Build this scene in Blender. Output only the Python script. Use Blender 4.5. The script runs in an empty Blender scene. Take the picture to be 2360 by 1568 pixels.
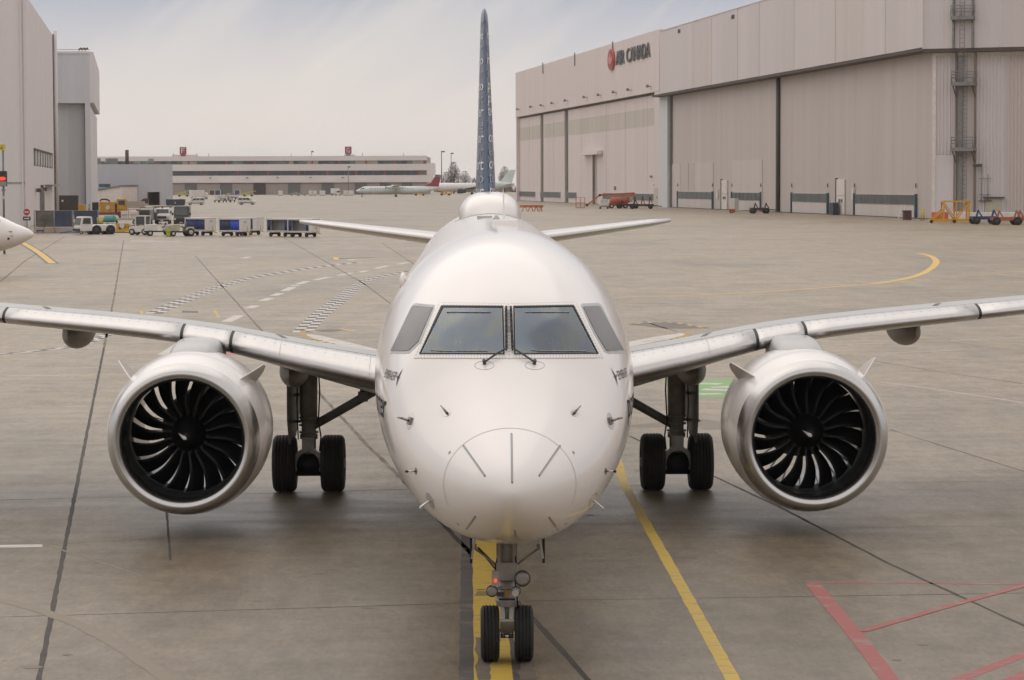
import bpy, bmesh, math, random
from mathutils import Vector, Matrix, Quaternion
from mathutils.bvhtree import BVHTree
random.seed(7)
R = math.radians
scene = bpy.context.scene
COL = scene.collection

# ------------------------------------------------------------------ camera
F_PX = 6200.0                      # focal length measured on a 2360 px wide frame
CAM = Vector((-0.405, -29.0, 5.19))
YAW, PITCH, ROLL = 0.0162, math.atan(362.0/6200.0), 0.003
FWD = Vector((math.sin(YAW)*math.cos(PITCH), math.cos(YAW)*math.cos(PITCH), -math.sin(PITCH)))
RGT = Vector((math.cos(YAW), -math.sin(YAW), 0.0))
UPV = RGT.cross(FWD)
_r = Quaternion(FWD, ROLL)
RGT_R, UPV_R = _r @ RGT, _r @ UPV
cam_data = bpy.data.cameras.new('camera')
cam_data.sensor_width = 36.0
cam_data.lens = 36.0*F_PX/2360.0
cam_data.clip_start, cam_data.clip_end = 0.5, 9000.0
cam = bpy.data.objects.new('camera', cam_data)
COL.objects.link(cam)
m3 = Matrix((RGT_R, UPV_R, -FWD)).transposed()
cam.matrix_world = Matrix.Translation(CAM) @ m3.to_4x4()
scene.camera = cam

# ------------------------------------------------------------------ world (thin high overcast)
SUN_AZ, SUN_EL = R(-28.0), R(52.0)          # azimuth from +Y towards +X, behind the aircraft to the left
world = bpy.data.worlds.new('World'); scene.world = world; world.use_nodes = True
nt = world.node_tree; nt.nodes.clear()
def wn(t, **k):
    n = nt.nodes.new(t)
    for a, b in k.items(): setattr(n, a, b)
    return n
L = nt.links.new
out = wn('ShaderNodeOutputWorld'); bg = wn('ShaderNodeBackground')
tc = wn('ShaderNodeTexCoord'); sep = wn('ShaderNodeSeparateXYZ'); L(tc.outputs['Generated'], sep.inputs[0])
sky = wn('ShaderNodeTexSky', sky_type='NISHITA')
sky.sun_disc = False; sky.sun_elevation = SUN_EL; sky.sun_rotation = SUN_AZ
sky.air_density = 1.2; sky.dust_density = 3.0
skym = wn('ShaderNodeMixRGB', blend_type='MULTIPLY'); skym.inputs[0].default_value = 1.0
L(sky.outputs[0], skym.inputs[1]); skym.inputs[2].default_value = (0.11, 0.11, 0.11, 1)
ramp = wn('ShaderNodeValToRGB'); L(sep.outputs[2], ramp.inputs[0])
e = ramp.color_ramp.elements
e[0].position = 0.0; e[0].color = (0.90, 0.83, 0.80, 1)
e[1].position = 1.0; e[1].color = (0.88, 0.83, 0.795, 1)
for p, c in ((0.022, (0.80, 0.735, 0.705)), (0.045, (0.63, 0.61, 0.635)), (0.07, (0.41, 0.44, 0.535)), (0.12, (0.55, 0.55, 0.60)), (0.35, (0.96, 0.895, 0.86))):
    q = e.new(p); q.color = (*c, 1)
# streaked cloud sheets: rotate the direction so that the streaks fall from upper left to lower right
cx = wn('ShaderNodeVectorRotate', rotation_type='Y_AXIS'); cx.inputs['Angle'].default_value = R(38)
L(tc.outputs['Generated'], cx.inputs['Vector'])
mp = wn('ShaderNodeMapping'); mp.inputs['Scale'].default_value = (5.0, 2.0, 26.0)
L(cx.outputs[0], mp.inputs[0])
nz = wn('ShaderNodeTexNoise'); nz.inputs['Scale'].default_value = 1.0; nz.inputs['Detail'].default_value = 6.0
nz.inputs['Roughness'].default_value = 0.55; nz.inputs['Distortion'].default_value = 0.5
L(mp.outputs[0], nz.inputs['Vector'])
cr = wn('ShaderNodeValToRGB'); L(nz.outputs['Fac'], cr.inputs[0])
cr.color_ramp.elements[0].position = 0.43; cr.color_ramp.elements[0].color = (0, 0, 0, 1)
cr.color_ramp.elements[1].position = 0.66; cr.color_ramp.elements[1].color = (1, 1, 1, 1)
cm = wn('ShaderNodeMixRGB'); cm.inputs[2].default_value = (0.80, 0.745, 0.69, 1)
cf = wn('ShaderNodeMath', operation='MULTIPLY'); cf.inputs[1].default_value = 0.6
L(cr.outputs[0], cf.inputs[0]); L(cf.outputs[0], cm.inputs[0]); L(ramp.outputs[0], cm.inputs[1])
fin = wn('ShaderNodeMixRGB'); fin.inputs[0].default_value = 0.88
L(skym.outputs[0], fin.inputs[1]); L(cm.outputs[0], fin.inputs[2])
L(fin.outputs[0], bg.inputs[0]); bg.inputs[1].default_value = 1.0
L(bg.outputs[0], out.inputs[0])

# ------------------------------------------------------------------ sun through thin cloud
sl = bpy.data.lights.new('sun', 'SUN'); sl.energy = 0.5; sl.angle = R(80); sl.color = (1.0, 0.94, 0.86)
so = bpy.data.objects.new('sun', sl); COL.objects.link(so)
sd = Vector((math.sin(SUN_AZ)*math.cos(SUN_EL), math.cos(SUN_AZ)*math.cos(SUN_EL), math.sin(SUN_EL)))
so.rotation_euler = (-sd).to_track_quat('-Z', 'Y').to_euler()
so.location = (0, 0, 60)

vs = scene.view_settings
vs.view_transform = 'Standard'; vs.look = 'None'; vs.exposure = 0.12; vs.gamma = 1.0
scene.display_settings.display_device = 'sRGB'
scene.cycles.use_denoising = True
scene.cycles.max_bounces = 8
scene.cycles.caustics_reflective = False; scene.cycles.caustics_refractive = False

# ------------------------------------------------------------------ helpers
def ray(px, py):
    return FWD*F_PX + RGT_R*(px-1180.0) + UPV_R*(784.0-py)
def G(px, py, z=0.0):                       # point on the ground seen at a pixel
    d = ray(px, py); t = (z-CAM.z)/d.z
    return CAM + d*t
def PD(px, py, depth):                      # point at a given forward depth
    return CAM + ray(px, py)*(depth/F_PX)

def tag(o, label=None, cat=None, group=None, kind=None):
    if label: o['label'] = label
    if cat: o['category'] = cat
    if group: o['group'] = group
    if kind: o['kind'] = kind
    return o
def thing(name, label, cat, loc=(0, 0, 0), rz=0.0, group=None, kind=None):
    o = bpy.data.objects.new(name, None); COL.objects.link(o)
    o.location = loc; o.rotation_euler = (0, 0, rz); o.empty_display_size = 0.2
    return tag(o, label, cat, group, kind)
def link(name, me, mat=None, parent=None, smooth=False):
    o = bpy.data.objects.new(name, me); COL.objects.link(o)
    if mat is not None:
        me.materials.clear()
        for q in (mat if isinstance(mat, (list, tuple)) else [mat]): me.materials.append(q)
    if parent is not None: o.parent = parent
    if smooth:
        for p in me.polygons: p.use_smooth = True
    return o
def copy_tree(o, parent=None):
    c = o.copy(); COL.objects.link(c); c.parent = parent
    for ch in list(o.children): copy_tree(ch, c)
    return c

class MB:
    """collects shapes for ONE mesh object"""
    def __init__(s): s.v = []; s.f = []; s.sm = []
    def add(s, vs, fs, smooth=False):
        b = len(s.v); s.v += [tuple(v) for v in vs]
        s.f += [tuple(i+b for i in f) for f in fs]; s.sm += [smooth]*len(fs); return s
    def box(s, x0, x1, y0, y1, z0, z1):
        vs = [(x, y, z) for x in (x0, x1) for y in (y0, y1) for z in (z0, z1)]
        return s.add(vs, [(0, 1, 3, 2), (4, 6, 7, 5), (0, 4, 5, 1), (2, 3, 7, 6), (0, 2, 6, 4), (1, 5, 7, 3)])
    def hexa(s, p):                            # 8 points: bottom 4 then top 4 (ccw from above)
        return s.add(p, [(3, 2, 1, 0), (4, 5, 6, 7), (0, 1, 5, 4), (1, 2, 6, 5), (2, 3, 7, 6), (3, 0, 4, 7)])
    def bar(s, a, b, w, h=None, up=(0, 0, 1)):
        a, b = Vector(a), Vector(b); h = h or w; d = (b-a).normalized(); u = Vector(up)
        if abs(d.dot(u)) > 0.98: u = Vector((1, 0, 0))
        sx = d.cross(u).normalized()*(w/2); sy = sx.cross(d).normalized()*(h/2)
        return s.hexa([a-sx-sy, a+sx-sy, b+sx-sy, b-sx-sy, a-sx+sy, a+sx+sy, b+sx+sy, b-sx+sy])
    def prism(s, pts, y0, y1, axis='y'):       # polygon in (x,z) extruded along y (or (x,y) along z)
        n = len(pts)
        if axis == 'y': vs = [(x, y0, z) for x, z in pts] + [(x, y1, z) for x, z in pts]
        elif axis == 'x': vs = [(y0, x, z) for x, z in pts] + [(y1, x, z) for x, z in pts]
        else: vs = [(x, y, y0) for x, y in pts] + [(x, y, y1) for x, y in pts]
        fs = [tuple(range(n))[::-1], tuple(range(n, 2*n))] + [(i, (i+1) % n, n+(i+1) % n, n+i) for i in range(n)]
        return s.add(vs, fs)
    def tube(s, a, b, r0, r1=None, n=12, cap=True, smooth=True):
        a, b = Vector(a), Vector(b); r1 = r0 if r1 is None else r1
        return s.lathe([(0, r0), ((b-a).length, r1)], a, b-a, n, cap, smooth)
    def lathe(s, prof, o, d, n=24, cap=True, smooth=True):
        o = Vector(o); d = Vector(d).normalized()
        u = Vector((0, 0, 1)) if abs(d.z) < 0.9 else Vector((1, 0, 0))
        p = d.cross(u).normalized(); q = d.cross(p).normalized()
        vs = []
        for a, r in prof:
            for i in range(n):
                t = 2*math.pi*i/n
                vs.append(o + d*a + p*(r*math.cos(t)) + q*(r*math.sin(t)))
        fs = []
        for k in range(len(prof)-1):
            for i in range(n):
                j = (i+1) % n
                fs.append((k*n+i, k*n+j, (k+1)*n+j, (k+1)*n+i))
        s.add(vs, fs, smooth)
        if cap:
            m = len(s.v)-len(vs)
            s.f.append(tuple(m+i for i in range(n))[::-1]); s.sm.append(False)
            s.f.append(tuple(m+(len(prof)-1)*n+i for i in range(n))); s.sm.append(False)
        return s
    def path(s, pts, r, n=8):
        for a, b in zip(pts[:-1], pts[1:]): s.tube(a, b, r, r, n)
        return s
    def rings(s, rings, closed=True, cap0=True, cap1=True, smooth=True):
        n = len(rings[0]); vs = [p for r_ in rings for p in r_]; fs = []
        for k in range(len(rings)-1):
            for i in range(n if closed else n-1):
                j = (i+1) % n
                fs.append((k*n+i, k*n+j, (k+1)*n+j, (k+1)*n+i))
        b = len(s.v); s.add(vs, fs, smooth)
        if cap0: s.f.append(tuple(b+i for i in range(n))[::-1]); s.sm.append(False)
        if cap1: s.f.append(tuple(b+(len(rings)-1)*n+i for i in range(n))); s.sm.append(False)
        return s
    def mesh(s, name, fix=True):
        me = bpy.data.meshes.new(name); me.from_pydata(s.v, [], s.f)
        me.polygons.foreach_set('use_smooth', s.sm)
        if fix:
            bm = bmesh.new(); bm.from_mesh(me); bmesh.ops.recalc_face_normals(bm, faces=bm.faces); bm.to_mesh(me); bm.free()
        me.update(); return me
    def build(s, name, mat, parent=None, fix=True, bevel=0.0):
        o = link(name, s.mesh(name, fix), mat, parent)
        if bevel:
            b = o.modifiers.new('bevel', 'BEVEL'); b.width = bevel; b.segments = 2; b.limit_method = 'ANGLE'; b.angle_limit = R(40)
        return o

def srgb(h):
    h = h.lstrip('#'); c = [int(h[i:i+2], 16)/255 for i in (0, 2, 4)]
    return tuple((x/12.92 if x <= 0.04045 else ((x+0.055)/1.055)**2.4) for x in c)
_mats = {}
def mat(name, col, rough=0.6, metal=0.0, var=0.12, scale=2.0, stretch=(1, 1, 1), bump=0.0, coat=0.0, spec=0.5, emit=None, es=0.0):
    if name in _mats: return _mats[name]
    m = bpy.data.materials.new(name); m.use_nodes = True; n = m.node_tree; p = n.nodes['Principled BSDF']
    if isinstance(col, str): col = srgb(col)
    p.inputs['Roughness'].default_value = rough; p.inputs['Metallic'].default_value = metal
    p.inputs['Specular IOR Level'].default_value = spec
    if coat: p.inputs['Coat Weight'].default_value = coat; p.inputs['Coat Roughness'].default_value = 0.13; p.inputs['Coat IOR'].default_value = 1.4
    if emit is not None:
        p.inputs['Emission Color'].default_value = (*emit, 1); p.inputs['Emission Strength'].default_value = es
    t = n.nodes.new('ShaderNodeTexCoord'); mpg = n.nodes.new('ShaderNodeMapping'); mpg.inputs['Scale'].default_value = stretch
    n.links.new(t.outputs['Object'], mpg.inputs[0])
    z = n.nodes.new('ShaderNodeTexNoise'); z.inputs['Scale'].default_value = scale; z.inputs['Detail'].default_value = 5
    n.links.new(mpg.outputs[0], z.inputs['Vector'])
    rp = n.nodes.new('ShaderNodeValToRGB')
    rp.color_ramp.elements[0].position = 0.3; rp.color_ramp.elements[1].position = 0.7
    rp.color_ramp.elements[0].color = (*[max(0, c*(1-var)) for c in col], 1)
    rp.color_ramp.elements[1].color = (*[min(1, c*(1+var)) for c in col], 1)
    n.links.new(z.outputs['Fac'], rp.inputs[0]); n.links.new(rp.outputs[0], p.inputs['Base Color'])
    if bump:
        b = n.nodes.new('ShaderNodeBump'); b.inputs['Strength'].default_value = bump; b.inputs['Distance'].default_value = 0.02
        n.links.new(z.outputs['Fac'], b.inputs['Height']); n.links.new(b.outputs[0], p.inputs['Normal'])
    _mats[name] = m; return m

def text_mesh(txt, size, name='text', depth=0.0, align='CENTER'):
    cu = bpy.data.curves.new(name, 'FONT'); cu.body = txt; cu.size = size; cu.align_x = align; cu.extrude = depth
    cu.resolution_u = 3
    o = bpy.data.objects.new(name, cu); COL.objects.link(o)
    dg = bpy.context.evaluated_depsgraph_get(); dg.update()
    me = bpy.data.meshes.new_from_object(o.evaluated_get(dg))
    bpy.data.objects.remove(o); bpy.data.curves.remove(cu)
    return me
def pchip(xs, ys):
    n = len(xs); h = [xs[i+1]-xs[i] for i in range(n-1)]; d = [(ys[i+1]-ys[i])/h[i] for i in range(n-1)]
    m = [0]*n; m[0] = d[0]; m[-1] = d[-1]
    for i in range(1, n-1):
        if d[i-1]*d[i] <= 0: m[i] = 0
        else:
            w1, w2 = 2*h[i]+h[i-1], h[i]+2*h[i-1]; m[i] = (w1+w2)/(w1/d[i-1]+w2/d[i])
    def f(x):
        if x <= xs[0]: return ys[0]
        if x >= xs[-1]: return ys[-1]
        i = max(k for k in range(n-1) if xs[k] <= x)
        t = (x-xs[i])/h[i]; t2, t3 = t*t, t*t*t
        return (2*t3-3*t2+1)*ys[i]+(t3-2*t2+t)*h[i]*m[i]+(-2*t3+3*t2)*ys[i+1]+(t3-t2)*h[i]*m[i+1]
    return f
# ================================================================== apron ground
def ground_material():
    m = bpy.data.materials.new('concrete_apron'); m.use_nodes = True; n = m.node_tree; p = n.nodes['Principled BSDF']
    K = n.links.new
    def nd(t, **k):
        x = n.nodes.new(t)
        for a, b in k.items(): setattr(x, a, b)
        return x
    tcd = nd('ShaderNodeTexCoord')
    def noise(scale, stretch, detail=5, rough=0.55, rot=0.0):
        mpp = nd('ShaderNodeMapping'); mpp.inputs['Scale'].default_value = stretch; mpp.inputs['Rotation'].default_value = (0, 0, rot)
        K(tcd.outputs['Object'], mpp.inputs[0])
        z = nd('ShaderNodeTexNoise'); z.inputs['Scale'].default_value = scale; z.inputs['Detail'].default_value = detail; z.inputs['Roughness'].default_value = rough
        K(mpp.outputs[0], z.inputs['Vector']); return z.outputs['Fac']
    def rmp(src, p0, c0, p1, c1):
        r_ = nd('ShaderNodeValToRGB'); K(src, r_.inputs[0])
        r_.color_ramp.elements[0].position = p0; r_.color_ramp.elements[0].color = (*c0, 1)
        r_.color_ramp.elements[1].position = p1; r_.color_ramp.elements[1].color = (*c1, 1); return r_.outputs[0]
    def mul(a, b, f=1.0):
        x = nd('ShaderNodeMixRGB', blend_type='MULTIPLY'); x.inputs[0].default_value = f; K(a, x.inputs[1]); K(b, x.inputs[2]); return x.outputs[0]
    base = rmp(noise(0.05, (1, 1, 1), 6), 0.3, (0.312, 0.250, 0.172), 0.7, (0.38, 0.304, 0.210))
    g = lambda v: (v, v, v)
    base = mul(base, rmp(noise(0.55, (1.25, 0.42, 1), 7, 0.7), 0.40, g(0.83), 0.57, g(1.05)))       # streaky wear along the rows
    base = mul(base, rmp(noise(3.2, (1.0, 0.38, 1), 6, 0.7, 0.12), 0.40, g(0.80), 0.6, g(1.03)))
    base = mul(base, rmp(noise(14.0, (1, 0.3, 1), 4, 0.75), 0.36, g(0.80), 0.62, g(1.10)))
    base = mul(base, rmp(noise(70.0, (1, 0.5, 1), 2), 0.3, g(0.86), 0.7, g(1.10)))                     # aggregate grain
    base = mul(base, rmp(noise(0.11, (1, 0.35, 1), 3, 0.5, 0.15), 0.54, g(1.0), 0.66, g(0.80)))      # old spill stains
    # slab-to-slab tint
    br = nd('ShaderNodeTexBrick'); br.inputs['Scale'].default_value = 1.0; br.offset = 0.0
    br.inputs['Brick Width'].default_value = 7.6; br.inputs['Row Height'].default_value = 7.6; br.inputs['Mortar Size'].default_value = 0.0
    br.inputs['Color1'].default_value = (0.93, 0.93, 0.93, 1); br.inputs['Color2'].default_value = (1.06, 1.05, 1.04, 1)
    mpb = nd('ShaderNodeMapping'); mpb.inputs['Rotation'].default_value = (0, 0, 0.06); mpb.inputs['Location'].default_value = (3.1, 1.2, 0)
    K(tcd.outputs['Object'], mpb.inputs[0]); K(mpb.outputs[0], br.inputs['Vector'])
    base = mul(base, br.outputs['Color'])
    # base tone darkens from the open apron to the stand, with an uneven edge
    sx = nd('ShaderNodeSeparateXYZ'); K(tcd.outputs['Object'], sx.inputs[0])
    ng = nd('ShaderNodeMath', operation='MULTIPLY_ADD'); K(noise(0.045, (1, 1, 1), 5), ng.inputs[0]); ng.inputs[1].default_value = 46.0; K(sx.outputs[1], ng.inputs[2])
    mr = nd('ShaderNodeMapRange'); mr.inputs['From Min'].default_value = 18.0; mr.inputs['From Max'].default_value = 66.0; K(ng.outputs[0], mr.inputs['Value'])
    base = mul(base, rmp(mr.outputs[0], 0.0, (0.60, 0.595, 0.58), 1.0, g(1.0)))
    # small dark specks and oil drips
    vr = nd('ShaderNodeTexVoronoi'); vr.inputs['Scale'].default_value = 1.1
    K(tcd.outputs['Object'], vr.inputs['Vector'])
    base = mul(base, rmp(vr.outputs['Distance'], 0.02, g(0.55), 0.045, g(1.0)), 0.8)
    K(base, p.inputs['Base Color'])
    K(rmp(noise(0.7, (0.5, 1.5, 1), 4), 0.3, g(0.52), 0.7, g(0.38)), p.inputs['Roughness'])
    p.inputs['Specular IOR Level'].default_value = 0.5
    b = nd('ShaderNodeBump'); b.inputs['Strength'].default_value = 0.12; b.inputs['Distance'].default_value = 0.01
    K(noise(25.0, (1, 1, 1), 4), b.inputs['Height']); K(b.outputs[0], p.inputs['Normal'])
    return m
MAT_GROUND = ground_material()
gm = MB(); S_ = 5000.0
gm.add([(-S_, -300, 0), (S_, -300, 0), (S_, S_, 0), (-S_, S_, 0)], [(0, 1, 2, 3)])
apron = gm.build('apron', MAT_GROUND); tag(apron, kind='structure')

def paint(name, col, wear=0.5, rough=0.6, scale=3.0):
    """road paint worn through to concrete"""
    if name in _mats: return _mats[name]
    m = bpy.data.materials.new(name); m.use_nodes = True; n = m.node_tree; p = n.nodes['Principled BSDF']; K = n.links.new
    t = n.nodes.new('ShaderNodeTexCoord'); mpp = n.nodes.new('ShaderNodeMapping'); mpp.inputs['Scale'].default_value = (0.6, 1.4, 1)
    K(t.outputs['Object'], mpp.inputs[0])
    z = n.nodes.new('ShaderNodeTexNoise'); z.inputs['Scale'].default_value = scale; z.inputs['Detail'].default_value = 8; z.inputs['Roughness'].default_value = 0.7
    K(mpp.outputs[0], z.inputs['Vector'])
    r_ = n.nodes.new('ShaderNodeValToRGB'); K(z.outputs['Fac'], r_.inputs[0])
    c = srgb(col) if isinstance(col, str) else col; con = (0.27, 0.235, 0.2)
    mixw = [c[i]*0.6+con[i]*0.4 for i in range(3)]
    r_.color_ramp.elements[0].position = 0.41-0.12*(1-wear); r_.color_ramp.elements[0].color = (*[c[i]*(1-wear)+con[i]*wear for i in range(3)], 1)
    r_.color_ramp.elements[1].position = 0.56; r_.color_ramp.elements[1].color = (*c, 1)
    q = r_.color_ramp.elements.new(0.47); q.color = (*[c[i]*(1-0.3*wear)+mixw[i]*0.3*wear for i in range(3)], 1)
    K(r_.outputs[0], p.inputs['Base Color']); p.inputs['Roughness'].default_value = rough; p.inputs['Specular IOR Level'].default_value = 0.35
    _mats[name] = m; return m
P_YEL = paint('yellow_paint', (0.62, 0.43, 0.07), 0.6, scale=4.5)
P_YELT = paint('thin_yellow_paint', (0.60, 0.43, 0.13), 0.6, scale=1.5)
P_GOLD = paint('golden_yellow_paint', (0.72, 0.47, 0.13), 0.3)
P_WHT = paint('white_paint', (0.62, 0.58, 0.54), 0.6)
P_WHTF = paint('faded_white_paint', (0.45, 0.41, 0.38), 0.8, scale=1.2)
P_BLK = paint('black_paint', (0.085, 0.08, 0.076), 0.45, scale=1.6)
P_RED = paint('red_paint', (0.36, 0.10, 0.095), 0.75, scale=2.2)
P_GRN = paint('green_paint', (0.22, 0.42, 0.15), 0.5, scale=0.8)
P_JNT = mat('joint_sealant', (0.065, 0.057, 0.05), 0.8, var=0.3, scale=6)
P_JNTF = mat('old_joint_sealant', (0.19, 0.158, 0.122), 0.85, var=0.4, scale=1.2)

ZK = 0.4
def smooth_poly(pts, k=6):
    """Catmull-Rom through ground points"""
    if len(pts) < 3: return pts
    o = []
    P = [pts[0]*2-pts[1]] + pts + [pts[-1]*2-pts[-2]]
    for i in range(1, len(P)-2):
        for j in range(k):
            t = j/k; a, b, c, d = P[i-1], P[i], P[i+1], P[i+2]
            o.append(0.5*((2*b)+(c-a)*t+(2*a-5*b+4*c-d)*t*t+(3*b-a-3*c+d)*t**3))
    o.append(pts[-1]); return o
def ribbon_pts(pts, w, z, jitter=0.0, w1=None):
    vs = []; n = len(pts); w1 = w if w1 is None else w1
    for i, p in enumerate(pts):
        a = pts[max(0, i-1)]; b = pts[min(n-1, i+1)]; t = (b-a); t.z = 0; t.normalize()
        s = Vector((-t.y, t.x, 0)); ww = (w+(w1-w)*i/(n-1))/2
        vs.append((p.x+s.x*(ww+random.uniform(-jitter, jitter)), p.y+s.y*(ww+random.uniform(-jitter, jitter)), z))
        vs.append((p.x-s.x*(ww+random.uniform(-jitter, jitter)), p.y-s.y*(ww+random.uniform(-jitter, jitter)), z))
    fs = [(2*i, 2*i+1, 2*i+3, 2*i+2) for i in range(n-1)]
    return vs, fs
def resample(pts, step):
    o = [pts[0]]
    for a, b in zip(pts[:-1], pts[1:]):
        k = max(1, int((b-a).length/step))
        for i in range(1, k+1): o.append(a.lerp(b, i/k))
    return o
def ribbon(name, px, w, m, z=0.004, curve=True, jitter=0.0, step=None, w1=None):
    pts = [G(*p) for p in px]
    if curve: pts = smooth_poly(pts)
    if step: pts = resample(pts, step)
    vs, fs = ribbon_pts(pts, w, z*ZK, jitter, w1)
    mb = MB(); mb.add(vs, fs); return mb.build(name, m, apron, fix=False)
def patch(name, px, m, z=0.004):
    mb = MB(); mb.add([(*G(*p).xy, z*ZK) for p in px], [tuple(range(len(px)))])
    o = mb.build(name, m, apron, fix=False)
    if o.data.polygons[0].normal.z < 0: o.data.flip_normals()
    return o
def wpoly(name, pts, m, z):
    mb = MB(); mb.add([(x, y, z*ZK) for x, y in pts], [tuple(range(len(pts)))])
    o = mb.build(name, m, apron, fix=False)
    if o.data.polygons[0].normal.z < 0: o.data.flip_normals()
    return o

# expansion joints between the slabs
J = lambda px, w=0.05, m=P_JNT, jit=0.008: ribbon('expansion_joint', px, w, m, 0.004, False, jit, 0.35 if w > 0.03 else 1.0)
J([(88, 1575), (127, 1375), (165, 1180), (200, 1000), (240, 800)], 0.065)
J([(240, 800), (262, 690)], 0.08, P_JNTF, 0.02); J([(262, 690), (285, 555)], 0.08, P_JNTF, 0.03)
J([(384, 1175), (388, 1225), (393, 1292)], 0.035)
J([(1030, 1218), (1235, 1433), (1362, 1575)], 0.075); J([(930, 1108), (1030, 1218)], 0.075)
J([(450, 590), (590, 748)], 0.07, P_JNTF, 0.02); J([(590, 748), (720, 890), (850, 1030), (930, 1108)], 0.09, P_JNTF, 0.015)
J([(1450, 1005), (1645, 1098), (1815, 1178), (2050, 1300), (2370, 1447)], 0.055)
J([(2050, 990), (2370, 1090)], 0.05, P_JNTF, 0.01)
J([(-10, 1423), (500, 1408), (1055, 1391)], 0.022); J([(1210, 1386), (1298, 1384), (2370, 1367)], 0.022)
J([(-10, 1153), (500, 1141), (940, 1128)], 0.03); J([(1440, 1120), (1480, 1120)], 0.03); J([(1640, 1119), (2370, 1108)], 0.022, P_JNTF)
J([(-10, 1262), (400, 1240)], 0.015, P_JNTF); J([(1500, 1222), (2370, 1212)], 0.015, P_JNTF)
J([(0, 650), (60, 600), (150, 545)], 0.10, P_JNTF, 0.02)
J([(880, 560), (1000, 640)], 0.08, P_JNTF, 0.02); J([(640, 540), (840, 655), (900, 700)], 0.08, P_JNTF, 0.02)
J([(1480, 740), (1560, 765)], 0.08, P_JNTF, 0.02); J([(2000, 830), (2150, 855), (2360, 885)], 0.06, P_JNTF, 0.02)
for yy, x0, x1 in ((607, 60, 260), (594, 380, 900), (668, 0, 180), (640, 0, 700), (700, 1450, 1650), (655, 1430, 2100), (575, 1430, 2340), (606, 1500, 2360)):
    J([(x0, yy), (x1, yy-2)], 0.10, P_JNTF, 0.03)

# taxi lead-in line under the nose wheel: black border, then yellow on top
def axisline(x0, x1, y0, y1, m, z, nm, n=40, jit=0.01, dx=0.0):
    vs = []; fs = []
    for i in range(n+1):
        y = y0+(y1-y0)*i/n; o = dx*i/n
        vs += [(x0+o+random.uniform(-jit, jit), y, z*ZK), (x1+o+random.uniform(-jit, jit), y, z*ZK)]
    fs = [(2*i, 2*i+1, 2*i+3, 2*i+2) for i in range(n)]
    mb = MB(); mb.add(vs, fs); return mb.build(nm, m, apron, fix=False)
axisline(-0.52, 0.185, -8, 11, P_BLK, 0.004, 'line_border', 120, 0.008)
axisline(-0.36, 0.045, -8, 11.5, P_YEL, 0.008, 'yellow_taxi_line', 60, 0.006)
for (a, b, y0, y1) in ((-0.35, 0.02, 4.6, 5.0), (-0.34, -0.2, 5.05, 5.2)):
    wpoly('tyre_scuff', [(a, y0), (b, y0+0.05), (b, y1), (a+0.05, y1)], paint('scuffed_rubber', (0.25, 0.2, 0.09), 0.8, scale=6), 0.012)
ribbon('yellow_lead_line', [(1694, 1575), (1567, 1345), (1442, 1121), (1426, 1068), (1400, 1005), (1370, 950)], 0.155, P_YEL, 0.004, True, 0.006, 0.25)
# red parking box
ribbon('red_line', [(1858, 1342), (2100, 1344), (2370, 1347)], 0.10, P_RED, 0.004, False, 0.004, 0.4)
ribbon('red_line', [(1872, 1345), (1985, 1480), (2056, 1575)], 0.20, P_RED, 0.008, False, 0.006, 0.3)
ribbon('red_line', [(1985, 1456), (2160, 1405), (2368, 1348)], 0.13, P_RED, 0.012, False, 0.008, 0.3)
ribbon('red_line', [(2180, 1577), (2280, 1540), (2370, 1505)], 0.16, P_RED, 0.004, False, 0.006, 0.3)
ribbon('red_line', [(2310, 1577), (2370, 1548)], 0.16, P_RED, 0.004, False, 0.006, 0.3)
# faint ghost stripes
ribbon('faded_stripe', [(0, 1382), (130, 1420), (260, 1480), (400, 1575)], 0.20, paint('ghost_stripe', (0.25, 0.207, 0.158), 0.7, scale=2), 0.006, True, 0.02, 0.3)
ribbon('faded_stripe', [(0, 1225), (180, 1280), (330, 1330)], 0.05, _mats['ghost_stripe'], 0.006, True, 0.01, 0.3)
ribbon('white_bar', [(-10, 1260), (98, 1258)], 0.30, P_WHT, 0.004, False)
# long thin white lines beside the stand
ribbon('white_line', [(13, 867), (300, 864), (880, 861)], 0.07, P_WHT, 0.004, False, 0.01, 1.0)
ribbon('white_line', [(1455, 856), (1600, 862), (1700, 866)], 0.07, P_WHT, 0.004, False, 0.01, 1.0)
ribbon('white_line', [(2030, 880), (2200, 904), (2370, 930)], 0.11, paint('pink_white_paint', (0.55, 0.46, 0.43), 0.6), 0.004, False, 0.01, 0.6)
for a in (((1872, 797), (2041, 791)), ((1883, 818), (1940, 816)), ((2043, 814), (2209, 807)), ((2186, 785), (2370, 777)), ((150, 938), (200, 936))):
    ribbon('white_line', a, 0.10, P_WHT, 0.004, False, 0.01, 1.0)
# roadway edges: two rows of alternating white and black blocks
def checker(px, w, blocks, name):
    pts = smooth_poly([G(*p) for p in px], 10); pts = resample(pts, 0.25)
    tot = sum((b-a).length for a, b in zip(pts[:-1], pts[1:])); step = tot/blocks
    cum = [0]
    for a, b in zip(pts[:-1], pts[1:]): cum.append(cum[-1]+(b-a).length)
    def at(s):
        for i in range(len(pts)-1):
            if cum[i+1] >= s:
                return pts[i].lerp(pts[i+1], (s-cum[i])/max(1e-6, cum[i+1]-cum[i])), (pts[i+1]-pts[i]).normalized()
        return pts[-1], (pts[-1]-pts[-2]).normalized()
    for k in range(blocks):
        a, ta = at(k*step); b, tb = at((k+1)*step*0.9999)
        sa = Vector((-ta.y, ta.x, 0)); sb = Vector((-tb.y, tb.x, 0))
        for side in (0, 1):
            lo, hi = (0, w) if side else (-w, 0)
            q = [a+sa*lo, b+sb*lo, b+sb*hi, a+sa*hi]
            wpoly('white_block' if (k+side) % 2 else 'black_block', [(p.x, p.y) for p in q], P_WHT if (k+side) % 2 else P_BLK, 0.004)
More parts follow.
